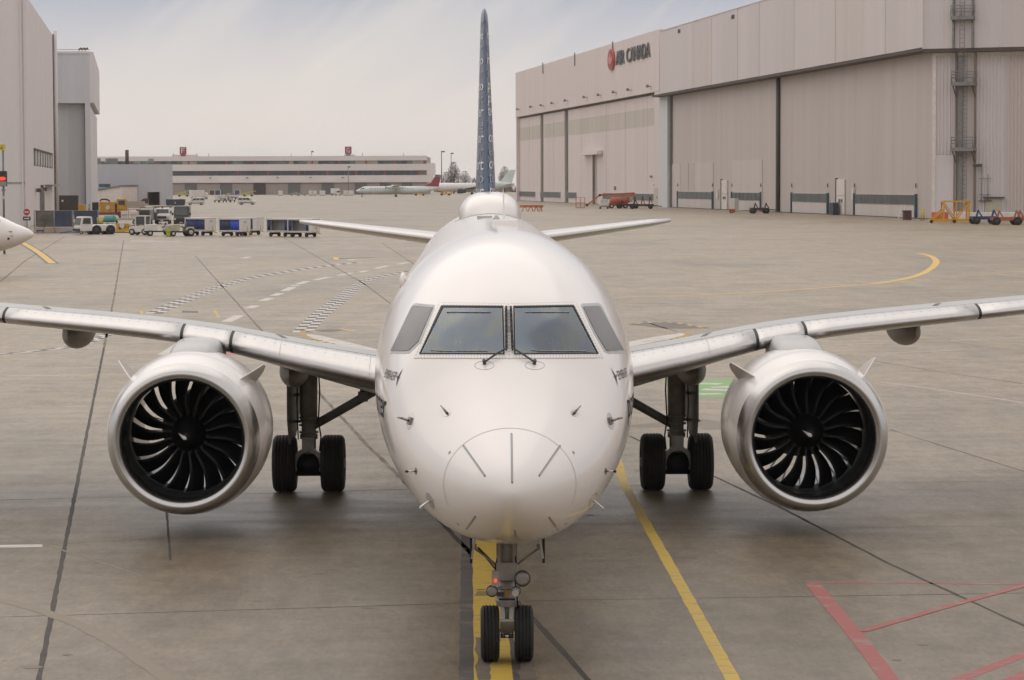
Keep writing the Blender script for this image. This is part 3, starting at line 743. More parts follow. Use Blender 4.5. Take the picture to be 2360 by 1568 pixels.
hb.build('door_hinge_fairing', M_WHITE, hull)

# ---- dorsal antenna radome, blade antennas
dm = MB(); rg = []
for i in range(15):
    u = -1+2*i/14; L_ = 1.9; k = max(0.0, 1-abs(u)**2.6)**0.5
    rg.append([(0.575*max(.03, k)**.7*math.copysign(abs(math.cos(a))**.75, math.cos(a)), 20.9+L_*u, 4.50+0.53*max(.02, k)*abs(math.sin(a))**.8) for a in [j*math.pi/18 for j in range(19)]])
dm.rings(rg, False, False, False); dorsal = dm.build('dorsal_radome', M_WHITE, jet)
ds = MB(); rg = []
for i in range(25):
    a = math.pi*i/24; rg.append([(0.62*math.cos(a)*sc, 20.9-1.95*math.sin(a)*sc, 4.64-(0.62*math.cos(a)*sc)**2*0.385+zz) for sc, zz in ((1.0, .012), (1.06, .012), (1.06, -.02))])
ds.rings(rg, False, False, False, False); ds.build('radome_base_seal', M_GREY, dorsal)
an = MB(); bx = 0.13; an.prism([(11.2, 4.60), (11.55, 4.60), (11.5, 5.02), (11.38, 5.05), (11.3, 4.72)], bx-.012, bx+.012, 'x'); an.build('blade_antenna', M_WHITE, jet)
an = MB(); an.box(bx-.1, bx+.1, 10.6, 10.9, 4.60, 4.66); an.bar((bx, 10.8, 4.6), (bx, 10.9, 4.85), .03, .06); an.build('blade_antenna', M_WHITE, jet)
an = MB(); an.box(-.26, -.02, 14.0, 14.3, 4.60, 4.665); an.build('antenna_plate', M_GREY, jet)
an = MB()
an.hexa([(-.10, 6.0, 4.58), (.26, 6.0, 4.58), (.26, 6.5, 4.58), (-.10, 6.5, 4.58), (-.08, 6.03, 4.715), (.24, 6.03, 4.715), (.24, 6.5, 4.70), (-.08, 6.5, 4.70)]); an.build('antenna_box', M_WHITE, jet, bevel=.02)
bc = MB(); bc.lathe([(0, .05), (.05, .05), (.10, .02)], (0.0, 9.5, 4.63), (0, 0, 1), 12); bc.build('beacon', M_GREY, jet)

# ---- wing sections
WX = [0.9, 1.77, 3.0, 4.17, 4.9, 8.06, 12, 17.3]
fLE = pchip(WX, [11.0, 11.45, 12.05, 12.64, 13.0, 14.6, 16.6, 19.2])
fWZ = pchip(WX, [2.12, 2.25, 2.48, 2.715, 2.815, 3.05, 3.31, 3.70])
fCH = pchip(WX, [6.4, 5.9, 5.15, 4.5, 4.25, 3.4, 2.5, 1.4])
fTC = pchip(WX, [.118, .113, .10, .088, .084, .086, .084, .08])
fIN = pchip(WX, [3.6, 3.4, 2.8, 2.3, 2.0, 1.0, 0.3, -.5])
def naca(f, t): return 5*t*(0.2969*math.sqrt(f)-0.126*f-0.3516*f*f+0.2843*f**3-0.1015*f**4)
def camber(f): return 0.018*(1-(2*f-0.9)**2 if f < .95 else 0.19)*0.9
FS = [0, .004, .012, .025, .045, .07, .10, .13, .165, .20, .26, .34, .44, .56, .70, .85, 1.0]
def wing_pt(X, f, up, side, grow=0.0):
    c = fCH(X); t = fTC(X); a = R(fIN(X))
    h = camber(f)-camber(0)+(1 if up else -1)*naca(f, t)*1.0
    yy = f*c; zz = h*c
    y = yy*math.cos(a)+zz*math.sin(a); z = zz*math.cos(a)-yy*math.sin(a)
    if grow:
        n_ = (1 if up else -1); k = min(1, f/0.03)
        y -= grow*(1-k)*1.0; z += grow*n_*k
    return Vector((side*X, fLE(X)+y, fWZ(X)+z))
def wing_ring(X, side, fmax=1.0, grow=0.0, fs=FS, fmaxl=None):
    fmaxl = fmax if fmaxl is None else fmaxl
    up = [wing_pt(X, f, True, side, grow) for f in fs if f <= fmax+1e-6][::-1]
    lo = [wing_pt(X, f, False, side, grow) for f in fs if f <= fmaxl+1e-6][1:]
    return up+lo
def airframe_half(side):
    wing = MB(); xs = [0.9, 1.4, 1.77, 2.3, 3.0, 3.6, 4.17, 4.5, 4.9, 5.5, 6.3, 7.2, 8.06, 9, 10.5, 12, 14, 16, 17.3]
    wing.rings([wing_ring(x, side) for x in xs], True, True, True)
    wo = wing.build('wing', M_GREY, jet)
    # slat segments: bare metal leading edge, dark gaps between
    for x0, x1 in ((1.40, 4.06), (4.11, 4.86), (4.91, 7.89), (7.94, 11.4), (11.43, 14.6), (14.63, 17.2)):
        sl_ = MB(); k = 7
        rr = [wing_ring(x0+(x1-x0)*i/k, side, .13, .010, FS, .07) for i in range(k+1)]
        sl_.rings(rr, True, True, True); so_ = sl_.build('slat', M_ALU, wo)
        rv = MB()                                             # rows of countersunk fasteners
        for f in (0.07, 0.12):
            for i in range(int((x1-x0)/0.16)):
                p = wing_pt(x0+.08+i*.16, f, True, side, .0115); rv.box(p.x-.008, p.x+.008, p.y-.008, p.y+.008, p.z-.002, p.z+.001)
        rv.build('fastener_row', M_SEAM, so_)
    for x in (4.085, 4.885, 7.915):
        j = MB(); j.rings([wing_ring(x+dx, side, .13, .007, FS, .07) for dx in (-.03, .03)], True, False, False, False); j.build('slat_end_seal', M_BLACK, wo)
    for x in (1.9, 3.3):
        j = MB(); j.rings([[wing_pt(x+dx, f, True, side, .0115) for f in FS[:8]] for dx in (-.006, .006)], False, False, False, False); j.build('slat_joint', M_SEAM, wo)
    # upper-skin seams and walkway strip
    for x, w_ in ((3.05, .05), (7.0, .05)):
        j = MB(); rr = [[wing_pt(x+dx+f*1.2, f, True, side)+Vector((0, 0, .004)) for f in (.2, .23, .27, .32)] for dx in (-w_, w_)]
        j.rings(rr, False, False, False, False); j.build('skin_seam', M_DARKG, wo)
    j = MB(); rr = []
    for i in range(30):
        X = 1.5+i*.5; rr.append([wing_pt(X, f, True, side)+Vector((0, 0, .004)) for f in (.136, .146)])
    j.rings(rr, False, False, False, False); j.build('slat_gap', M_DARKG, wo)
    # flap track fairings
    for X, ln, r_, dz in ((3.30, 3.6, .25, -.46), (7.05, 3.0, .235, -.33), (10.6, 2.6, .2, -.25)):
        c = fCH(X); y0 = fLE(X)+.42*c; zc_ = fWZ(X)+dz; rg = []
        for i in range(15):
            u = i/14; k = (math.sin(min(1, u*2.2)*math.pi/2)**.6)*(1 if u < .45 else max(.05, math.cos((u-.45)/.55*math.pi/2)**.8))
            rg.append([(side*X+r_*k*math.cos(a), y0+ln*u, zc_+.03*u+(r_*1.15*k*math.sin(a) if math.sin(a) < 0 else .35*math.sin(a)*max(.3, k))) for a in [q*math.pi/10 for q in range(20)]])
        ff = MB(); ff.rings(rg); ff.build('flap_track_fairing', mat('fairing_grey', (0.33, 0.315, 0.295), .45, var=.08, scale=3), wo)
    # winglet
    wl = MB(); a = [wing_pt(17.25, f, u, side) for f, u in ((0, True), (1, True))]
    wl.rings([wing_ring(17.3, side), [p+Vector((side*.35, .5, .45)) for p in wing_ring(17.3, side)], [Vector((side*17.9, 20.4+(p.y-19.2)*.4, 5.2+(p.z-3.75)*.3)) for p in wing_ring(17.3, side)]]); wl.build('winglet', M_WHITE, wo)
    # ---- engine
    ex, ey, ez = side*4.61+.03, 10.0, 1.46
    tilt = Vector((0, 1, 0.018)).normalized()
    eng = MB(); n_ = 64
    outer = [(.30, 1.115), (.6, 1.165), (1.0, 1.195), (1.5, 1.205), (2.0, 1.19), (2.5, 1.14), (3.0, 1.055), (3.4, .975), (3.42, .955), (3.0, .93), (2.2, .90), (1.5, .89)]
    eng.lathe(outer, (ex, ey, ez), tilt, n_, False); eo = eng.build('engine', M_WHITE2, jet, fix=False)
    lipp = [(.31, 1.118), (.2, 1.098), (.10, 1.068), (.04, 1.035), (.008, 1.0), (0, .972), (.008, .945), (.04, .91), (.10, .88), (.18, .862), (.30, .855)]
    lp = MB(); lp.lathe(lipp, (ex, ey, ez), tilt, 80, False); lp.build('inlet_lip', M_LIP, eo, fix=False)
    du = MB(); du.lathe([(.30, .8545), (.45, .855), (.8, .865), (.9, .87)], (ex, ey, ez), tilt, 64, False); du.build('inlet_duct', M_DUCT, eo, fix=False)
    du = MB(); du.lathe([(.9, .885), (1.4, .89), (1.5, .89)], (ex, ey, ez), tilt, 64, False); du.build('fan_case', mat('fan_case_ring', (0.03, 0.045, 0.04), .5, var=.1), eo, fix=False)
    sp = MB(); sp.lathe([(.50, .004), (.52, .05), (.58, .10), (.68, .16), (.80, .215), (.95, .255), (1.3, .27), (1.32, .25)], (ex, ey, ez), tilt, 40, True); spo = sp.build('spinner', M_FANBLK, eo)
    spr = [(.50, .004), (.52, .05), (.58, .10), (.68, .16), (.80, .215), (.95, .255)]
    def spax(ra):
        for (a0, r0), (a1, r1) in zip(spr[:-1], spr[1:]):
            if r0 <= ra <= r1: return a0+(a1-a0)*(ra-r0)/(r1-r0)
        return .5
    cm_ = MB(); rg = []                                   # white comma mark on the spinner
    for i in range(12):
        u = i/11; cx_ = .02-.13*u; cz_ = -.02+.085*u; wd = .026*math.sqrt(max(.01, 1-(1-min(1, u/.25))**2))*(1-max(0, u-.25)/.75)+.001
        row = []
        for k in (-1, 0, 1):
            x_, z_ = cx_+k*wd*.55, cz_+k*wd*.83; ra = max(.0045, math.hypot(x_, z_)); row.append((ex+x_, ey+spax(ra)-.014, ez+z_))
        rg.append(row)
    cm_.rings(rg, False, False, False, False); cm_.build('spinner_mark', mat('white_mark', (.8, .8, .8), .4, var=.02), spo, fix=False)
    # fan blades
    bl = MB(); nr_, nc_ = 9, 4; grid = []
    for i in range(nr_):
        u = i/(nr_-1); r_ = .245+(.862-.245)*u; stg = R(22+38*u); ch = .22+.10*u-.03*u*u; row = []
        lean = 0.10*math.sin(math.pi*u)*(1-u*.3)-.05*u
        for j in range(nc_+1):
            c = j/nc_-.5; ax = c*ch*math.cos(stg)-.04*math.sin(math.pi*u)*1.2+.03*u; tg = c*ch*math.sin(stg)+.018*(1-4*c*c)*(1-u)
            th = lean+tg/r_
            row.append((r_*math.cos(th), 1.08+ax, r_*math.sin(th)))
        grid.append(row)
    th_ = .006
    bl.rings([row+[(x+th_*.5, y+th_, z+th_*.5) for x, y, z in row[::-1]] for row in grid], True, True, True)
    bme = bl.mesh('fan_blade')
    for k in range(18):
        b = link('fan_blade', bme, M_FANBLK if k == 0 else None, eo); b.location = (ex, ey, ez); b.rotation_euler = (0, k*2*math.pi/18+.11*(1 if side > 0 else .4), 0)
    # core and exit guide vanes seen through the fan
    cr_ = MB(); cr_.lathe([(1.35, .30), (1.6, .46), (2.2, .52), (3.2, .50), (4.0, .36), (4.3, .20), (4.9, .02)], (ex, ey, ez), tilt, 32); cr_.build('core_cowl', M_GEARD, eo)
    vm = MB()
    vm.hexa([(.47, 1.75, -.006), (.47, 1.75, .006), (.47, 2.0, .03), (.47, 2.0, .018), (.90, 1.75, -.006), (.90, 1.75, .006), (.90, 2.0, .03), (.90, 2.0, .018)]); vme = vm.mesh('guide_vane')
    for k in range(20):
        b = link('guide_vane', vme, M_GREY if k == 0 else None, eo); b.location = (ex, ey, ez); b.rotation_euler = (0, k*2*math.pi/20, 0)
    # nacelle strakes
    for an_ in (R(47), R(133)):
        rd = Vector((math.cos(an_), 0, math.sin(an_))); tg = Vector((-math.sin(an_), 0, math.cos(an_)))*.008; o_ = Vector((ex, ey, ez))
        pts = [(.55, 1.13), (1.55, 1.20), (1.45, 1.40), (1.30, 1.50), (1.12, 1.52)]
        lean_ = (Vector((0, 0, 1))*.0)
        st = MB(); n5 = len(pts)
        toe = Vector((-math.sin(an_), 0, math.cos(an_)))*(.20 if math.cos(an_)*side < 0 else .02)*(1 if math.cos(an_) > 0 else -1)
        st.add([o_+rd*r_+Vector((0, a, 0))-toe*(a-.6)-tg for a, r_ in pts]+[o_+rd*r_+Vector((0, a, 0))-toe*(a-.6)+tg for a, r_ in pts], [tuple(range(n5))[::-1], tuple(range(n5, 2*n5))]+[(i, (i+1) % n5, n5+(i+1) % n5, n5+i) for i in range(n5)])
        st.build('nacelle_strake', M_WHITE, eo)
    # cowl seams and latch markings
    for a_, r_ in ((.98, 1.1975), (2.45, 1.149)):
        q = MB(); q.lathe([(a_, r_), (a_+.012, r_)], (ex, ey, ez), tilt, 64, False); q.build('cowl_seam', M_SEAM, eo, fix=False)
    for an_, w_ in ((R(68), .05), (R(103), .035), (R(60), .02)):
        q = MB(); P_ = [Vector((ex+1.184*math.cos(an_+da), ey+.75+dy, ez+1.184*math.sin(an_+da))) for da, dy in ((0, 0), (w_, .0), (w_*.5, .16))]; q.add(P_, [(0, 1, 2)]); q.build('cowl_marking', M_DARKG, eo)
    # pylon
    py_ = MB(); rg = []
    for z, y0, y1, hw_ in ((2.30, 10.7, 15.5, .43), (2.46, 10.85, 15.6, .40), (2.56, 11.0, 15.7, .385), (2.64, 11.15, 15.8, .37), (2.71, 11.35, 15.9, .35), (2.77, 11.7, 15.9, .31), (2.80, 12.2, 15.9, .25), (2.81, 12.8, 15.9, .15)):
        rg.append([(ex+hw_*math.sqrt(max(0, 1-(1-min(1, u/.42))**2))*sg*(1 if u < .6 else 1-.8*((u-.6)/.4)), y0+(y1-y0)*(u**1.6), z) for sg, u in [(1, i/10) for i in range(11)]+[(-1, i/10) for i in range(9, 0, -1)]])
    py_.rings(rg); pyo = py_.build('pylon', mat('pylon_grey', (0.43, 0.43, 0.42), .33, var=.04, coat=.3), eo)
    # ---- main landing gear
    gx, gy = side*3.1, 16.2
    gl = MB(); gl.tube((gx, gy, .5), (gx, gy, 1.25), .115, .125, 16); gl.tube((gx, gy, 1.2), (gx, gy, 2.4), .145, .16, 16)
    for z in (1.0, 1.12, 1.24): gl.tube((gx, gy, z), (gx, gy, z+.03), .165, .165, 16)
    gl.tube((gx, gy, .9), (gx, gy, .98), .15, .15, 16); leg = gl.build('main_gear_leg', M_GEAR, jet)
    yk = MB()                                                         # fork that holds the axle
    arc = [(gx+.235*math.cos(a), gy-.27, .47+.27*math.sin(a)) for a in [R(-20)+i*R(220)/12 for i in range(13)]]
    for a, b in zip(arc[:-1], arc[1:]): yk.bar(a, b, .075, .10, (0, 1, 0))
    yk.box(gx-.10, gx+.10, gy-.3, gy-.05, .70, .95); yk.tube((gx-.62, gy, .48), (gx+.62, gy, .48), .075, .075, 14); yk.build('axle_fork', M_GEAR, leg)
    yk = MB(); yk.tube((gx-.22, gy-.02, .47), (gx+.22, gy-.02, .47), .20, .20, 18); yk.build('brake_pack', M_BLACK, leg)
    tl = MB(); tl.bar((gx, gy+.18, .95), (gx, gy+.42, .72), .16, .05); tl.bar((gx, gy+.18, .5), (gx, gy+.42, .70), .16, .05); tl.build('torque_link', M_GEAR, leg)
    br_ = MB(); br_.tube((gx-side*.08, gy, 1.12), (side*1.45, gy-.25, 2.02), .075, .085, 10); bo = br_.build('side_brace', M_GEARD, leg)
    br_ = MB(); br_.tube((side*2.18, gy-.15, 1.62), (side*2.20, gy-.1, 2.35), .05, .04, 8); br_.box(side*2.18-.08, side*2.18+.08, gy-.25, gy-.05, 1.54, 1.70); br_.build('lock_strut', M_GEARD, bo)
    hs = MB(); o2 = -side*.17
    hs.path([(gx+o2, gy-.1, 2.2), (gx+o2*1.15, gy-.14, 1.7), (gx+o2, gy-.14, 1.2), (gx+o2*1.25, gy-.16, .95), (gx+o2*1.1, gy-.16, .7)], .014, 6); hs.path([(gx-o2, gy-.12, 2.1), (gx-o2*1.1, gy-.14, 1.5), (gx-o2, gy-.15, .9)], .012, 6); hs.build('brake_hose', M_BLACK, leg)
    dr = MB(); dx_ = side*.235
    dr.add([(gx+dx_+side*t_-side*(y-.0)*.16, gy+y, z) for t_ in (0, .03) for y, z in ((-.45, 2.35), (.45, 2.35), (.45, 1.35), (.1, .95), (-.3, .78), (-.45, 1.25))], [(5, 4, 3, 2, 1, 0), (6, 7, 8, 9, 10, 11)]+[(i, (i+1) % 6, 6+(i+1) % 6, 6+i) for i in range(6)])
    for z in (1.2, 1.65, 2.05): dr.bar((gx, gy, z), (gx+dx_, gy-.1, z), .05, .05)
    dr.build('gear_door', M_GEARD, leg)
    for wx in (-.405, .405):
        tyre_wheel(leg, (gx+wx, gy, .482), .482, .40, 'wheel', 5)
    # ---- tailplane
    tp = MB(); rg = []
    for i in range(9):
        u = i/8; X = .3+(4.36-.3)*u; c = 3.3-1.8*u; y0 = 31.6+2.35*u*1.0+(.0 if u < 1 else .25); z = 3.82+.48*u; t_ = .105 if u < 1 else .06
        rg.append([(side*X, y0+f*c, z+(naca(f, t_)+.0)*c) for f in FS[::-1]]+[(side*X, y0+f*c, z-naca(f, t_)*c) for f in FS[1:]])
    tp.rings(rg); to = tp.build('tailplane', M_WHITE, jet)
    tle = MB(); tle.rings([[Vector((p[0], p[1]-(0.008 if j not in (0, 12) else 0), p[2]+(0.006 if j < 6 else -.006))) for j, p in enumerate(r__[10:23])] for r__ in rg], True, True, True); tle.build('tailplane_leading_edge', M_ALU, to)
    return wo

def tyre_wheel(parent, c, r_, w, name, grooves=4):
    h = w/2; k = r_-.0
    prof = [(-h*.75, r_*.52), (-h*.95, r_*.62), (-h, r_*.75), (-h*.97, r_*.86), (-h*.84, r_*.95), (-h*.66, r_*.99)]
    gx = []
    for i in range(grooves):
        x = -h*.55+h*1.1*i/(grooves-1); gx += [(x-.010, r_), (x-.008, r_-.010), (x+.008, r_-.010), (x+.010, r_)]
    prof = prof+gx+[(-a, b) for a, b in prof[::-1]]
    t = MB(); t.lathe(prof, c, (1, 0, 0), 40, False); to = t.build(name, M_TYRE, parent)
    rm = MB(); rm.lathe([(-h*.72, r_*.3), (-h*.78, r_*.53), (h*.78, r_*.53), (h*.72, r_*.3)], c, (1, 0, 0), 24, True); rm.build('rim', M_GEAR, to)
    hb_ = MB(); hb_.lathe([(-h*.95, r_*.15), (h*.95, r_*.15)], c, (1, 0, 0), 12, True); hb_.build('hub_cap', M_GEARD, to)
    return to
for sd_ in (-1, 1): airframe_half(sd_)

# ---- vertical fin with scattered lettering
fin = MB(); rg = []
def fin_sec(z):
    u = (z-4.3)/(9.3-4.3); return 30.6+3.9*u, 5.6-3.4*u, .092-.018*u
def fin_pt(z, f, side):
    y0, c, t = fin_sec(z); return Vector((side*naca(f, t)*c, y0+f*c, z))
for z in [4.3, 4.8, 5.4, 6, 6.6, 7.2, 7.8, 8.4, 8.9, 9.15, 9.27, 9.32]:
    k = 1 if z < 8.9 else {9.15: .9, 9.27: .6, 9.32: .2}.get(z, 1)
    y0, c, t = fin_sec(z); rg.append([(sgn*naca(f, t)*c*k, y0+f*c+(0 if z < 9.1 else (1-k)*.5), z) for sgn, f in [(1, f) for f in FS[::-1]]+[(-1, f) for f in FS[1:]]])
fin.rings(rg); fo = fin.build('tail_fin', M_NAVY, jet)
le = MB(); le.rings([[fin_pt(z, .004, -1)+Vector((0, -.012, 0)), fin_pt(z, 0, 1)+Vector((0, -.018, 0)), fin_pt(z, .004, 1)+Vector((0, -.012, 0))] for z in [4.5+.4*i for i in range(12)]], False, False, False); le.build('fin_leading_edge', mat('pale_navy', (.10, .13, .19), .3, var=.05), fo)
M_LW = mat('fin_white_letter', (.74, .74, .76), .35, var=.02); M_LB = mat('fin_pale_blue_letter', (.26, .31, .40), .35, var=.02)
def fin_letter(ch, z0, u0, size, side, m):
    me = text_mesh(ch, size, 'fin_letter', 0, 'LEFT'); bm = bmesh.new(); bm.from_mesh(me); bmesh.ops.triangulate(bm, faces=bm.faces)
    for _ in range(2):
        ed = [e_ for e_ in bm.edges if e_.calc_length() > .05]; bmesh.ops.subdivide_edges(bm, edges=ed, cuts=1); bmesh.ops.triangulate(bm, faces=bm.faces)
    wd = max([v.co.x for v in bm.verts]+[.1])
    for v in bm.verts:
        z = z0+v.co.y; u = u0+1.5*(v.co.x if side > 0 else wd-v.co.x)+.1*v.co.y*side; y0, c, t = fin_sec(z)
        p = fin_pt(z, max(.0005, u/c), side); v.co = p+Vector((side*.008, -.012, 0))
    bmesh.ops.recalc_face_normals(bm, faces=bm.faces); bm.to_mesh(me); bm.free(); link('fin_letter', me, m, fo)
Lf = ['per', 'po', 'ort', 'pr', 'or', 'te', 'er', 'pt', 'po', 'er', 'po', 'rt', 'pe', 'or']; Rt = ['po', 'te', 'or', 'er', 'op', 'rt', 'te', 'po', 'pr', 'er', 'rt', 'op', 'ro', 'ep']
for i in range(14):
    z = 4.88+i*.305; sz = .40-.008*i
    fin_letter(Lf[i], z, .03, sz, -1, M_LW if i % 2 == 0 else M_LB); fin_letter(Rt[i], z+.02, .03, sz, 1, M_LW if i % 2 == 0 or i == 7 else M_LB)
    for uu in (1.3, 2.5):
        if uu < fin_sec(z)[1]-1: fin_letter(random.choice('porte'), z+random.uniform(-.1, .1), uu, sz, 1, random.choice((M_LW, M_LB))); fin_letter(random.choice('porte'), z, uu, sz, -1, random.choice((M_LW, M_LB)))

# ---- nose gear
ng = MB(); ng.tube((0, 0, .30), (0, 0, .62), .055, .06, 14); ng.tube((0, 0, .60), (0, .02, .88), .115, .115, 18); ng.tube((0, 0, .66), (0, 0, .69), .128, .128, 18); ng.tube((0, 0, .80), (0, 0, .83), .128, .128, 18)
ng.tube((0, .02, .86), (0, .06, 1.55), .10, .085, 16); nleg = ng.build('nose_gear_leg', M_GEAR, jet)
q = MB(); q.box(-.115, .115, -.16, .1, .90, 1.10); q.tube((-.085, -.12, 1.0), (-.085, -.12, 1.5), .03, .03, 8); q.tube((.085, -.12, 1.0), (.085, -.12, 1.5), .03, .03, 8); q.build('steering_collar', M_GEAR, nleg, bevel=.01)
q = MB(); q.box(-.11, -.035, -.135, -.118, .725, .775); q.build('data_plate', M_DARKG, nleg)
q = MB(); q.box(-.018, .018, -.140, -.119, .72, .80); q.build('yellow_placard', mat('amber_placard', (.5, .28, .03), .5), nleg)
q = MB(); q.box(-.09, .09, -.135, -.119, .685, .705); q.build('data_plate', M_BLACK, nleg)
q = MB(); q.bar((-.05, -.06, .62), (-.045, -.2, .48), .045, .03); q.bar((.05, -.06, .62), (.045, -.2, .48), .045, .03); q.bar((0, -.21, .48), (0, -.06, .33), .15, .03); q.build('torque_link', M_GEAR, nleg)
q = MB(); q.tube((-.19, 0, .305), (.19, 0, .305), .045, .045, 12); q.tube((-.07, -.10, .29), (.07, -.10, .29), .022, .022, 10); q.box(-.095, -.07, -.15, .02, .24, .35); q.box(.07, .095, -.15, .02, .24, .35); q.build('axle', M_STEEL, nleg)
for x in (-.184, .184): tyre_wheel(nleg, (x, 0, .306), .306, .205, 'wheel', 4)
def lamp(px, py, r_, name='taxi_lamp', dy=0.0):
    c = PD(px, py, 28.85+dy); q = MB(); q.lathe([(0, r_*.92), (.0, r_), (.02, r_*1.0), (.07, r_*.8), (.10, r_*.4)], c, (0, 1, 0), 28); o = q.build(name, M_BLACK, nleg)
    q = MB(); q.lathe([(-.010, r_*.25), (-.008, r_*.6), (-.002, r_*.90)], c, (0, 1, 0), 28); q.build('lamp_glass', M_GLASSF, o)
    q = MB(); q.tube(c+Vector((0, .06, 0)), (0, .05, c.z), .018, .018, 8); q.build('lamp_bracket', M_GEAR, o)
lamp(1204, 1334, .087); lamp(1134, 1363, .064); lamp(1190, 1362, .05, dy=.05)
q = MB(); c = PD(1188, 1368, 28.75); q.lathe([(0, .036), (.08, .036)], c, (0, 1, 0), 18); q.build('lamp_cover', mat('pale_cover', (.5, .47, .44), .5), nleg)
q = MB(); c = PD(1141, 1335, 28.8); q.box(c.x-.035, c.x+.035, c.y, c.y+.06, c.z-.075, c.z+.085); so2 = q.build('indicator_box', M_GEAR, nleg)
q = MB(); c = PD(1142, 1339, 28.78); q.lathe([(0, .018), (.02, .018)], c, (0, 1, 0), 10); q.build('red_indicator', mat('red_lamp', (.6, .03, .01), .4, emit=(1, .10, .03), es=1.0), so2)
for sg, xd in ((-1, -.385), (1, .385)):                                   # gear bay doors hanging open
    dy0 = .15; q = MB(); q.hexa([(xd-.012, -.55, 1.16), (xd+.012, -.55, 1.16), (xd+.012, 1.0, 1.16), (xd-.012, 1.0, 1.16), (xd-sg*.05-.012, -.65, 1.48), (xd-sg*.05+.012, -.65, 1.48), (xd-sg*.05+.012, 1.0, 1.48), (xd-sg*.05-.012, 1.0, 1.48)]); do = q.build('nose_gear_door', M_GREY, jet)
    q = MB(); q.box(xd-.014, xd+.014, -.562, -.552, 1.15, 1.48); q.build('door_edge_seal', M_BLACK, do)
    q = MB(); q.tube((xd-sg*.03, .0, 1.24), (sg*.07, .02, 1.02), .012, .012, 6); q.tube((xd-sg*.06, .0, 1.25), (xd-sg*.02, .0, 1.25), .03, .03, 8); q.build('door_rod', M_GEAR, do)
q = MB(); q.tube((-.31, .3, 1.2), (-.06, .05, .98), .012, .012, 6); q.tube((-.30, .6, 1.15), (-.05, .1, .9), .010, .010, 6); q.build('retract_cable', M_DARKG, nleg)
q = MB(); q.path([(.06, -.1, 1.4), (.10, -.15, 1.1), (.09, -.14, .9), (.12, -.1, .6)], .010, 6); q.path([(-.07, -.1, 1.3), (-.12, -.14, 1.05), (-.10, -.13, .85)], .012, 6); q.build('hydraulic_hose', M_BLACK, nleg)

# ---- flight crew behind the windshield
def pilot(x, label, arm):
    y = -0.15; o = MB(); z0 = 2.95
    me = bpy.data.meshes.new('person'); bm = bmesh.new(); sk = bm.verts.layers.skin.verify()
    P = {}; 
    def v(n_, co, r_): w = bm.verts.new((x+co[0], y+co[1], co[2])); w[sk].radius = r_ if isinstance(r_, tuple) else (r_, r_); P[n_] = w
    v('pel', (0, .10, 2.75), (.17, .13)); v('che', (0, .12, 3.10), (.19, .12)); v('nek', (0, .10, 3.36), .062); v('hed', (0, .07, 3.47), (.075, .09)); v('top', (0, .08, 3.60), (.07, .08))
    for s_, n_ in ((-1, 'l'), (1, 'r')):
        v('sh'+n_, (s_*.19, .11, 3.25), .075); v('el'+n_, (s_*.27, -.02, 3.02), .05); v('wr'+n_, (s_*(.16 if arm else .2), -.28, 3.08), .032); v('ha'+n_, (s_*.14, -.36, 3.09), .036)
    for a, b in (('pel', 'che'), ('che', 'nek'), ('nek', 'hed'), ('hed', 'top'), ('che', 'shl'), ('shl', 'ell'), ('ell', 'wrl'), ('wrl', 'hal'), ('che', 'shr'), ('shr', 'elr'), ('elr', 'wrr'), ('wrr', 'har')): bm.edges.new((P[a], P[b]))
    P['pel'][sk].use_root = True; bm.to_mesh(me); bm.free()
    ob = bpy.data.objects.new('tmp', me); COL.objects.link(ob); ob.modifiers.new('s', 'SKIN'); sb = ob.modifiers.new('u', 'SUBSURF'); sb.levels = 2
    d_ = bpy.context.evaluated_depsgraph_get(); d_.update(); m2 = bpy.data.meshes.new_from_object(ob.evaluated_get(d_)); bpy.data.objects.remove(ob)
    skin = mat('skin', (.38, .22, .15), .5); shirt = mat('white_shirt', (.78, .77, .76), .8)
    m2.materials.clear(); m2.materials.append(shirt); m2.materials.append(skin)
    for p in m2.polygons: p.use_smooth = True; p.material_index = 1 if (p.center.z > 3.36 or p.center.y < y-.25) else 0
    b = bpy.data.objects.new('person', m2); COL.objects.link(b); tag(b, label, 'person', 'flight crew behind the windshield')
    h = MB(); h.rings([[(x+.088*k*math.cos(a), y+.09+.095*k*math.sin(a), z) for a in [i*math.pi/8 for i in range(16)]] for z, k in ((3.50, .95), (3.56, 1.06), (3.62, .98), (3.67, .62), (3.685, .1))]); h.build('hair', mat('dark_hair', (.03, .022, .018), .7), b)
    t = MB(); t.hexa([(x-.03, y-.03, 3.05), (x+.03, y-.03, 3.05), (x+.03, y-.015, 3.05), (x-.03, y-.015, 3.05), (x-.02, y+.01, 3.31), (x+.02, y+.01, 3.31), (x+.02, y+.03, 3.31), (x-.02, y+.03, 3.31)]); t.build('tie', M_BLACK, b)
    f = MB()
    for s_ in (-1, 1): f.lathe([(0, .012), (.006, .008)], (x+s_*.032, y-.012, 3.52), (0, -1, 0), 8)
    f.hexa([(x-.012, y-.005, 3.465), (x+.012, y-.005, 3.465), (x+.012, y+.03, 3.465), (x-.012, y+.03, 3.465), (x-.006, y-.0, 3.52), (x+.006, y, 3.52), (x+.006, y+.03, 3.52), (x-.006, y+.03, 3.52)]); f.build('face', mat('dark_skin_detail', (.2, .1, .07), .5), b)
pilot(-.52, 'seated pilot in white shirt behind the windshield pane left of the centre post', 0)
pilot(.52, 'seated pilot in white shirt behind the windshield pane right of the centre post', 1)
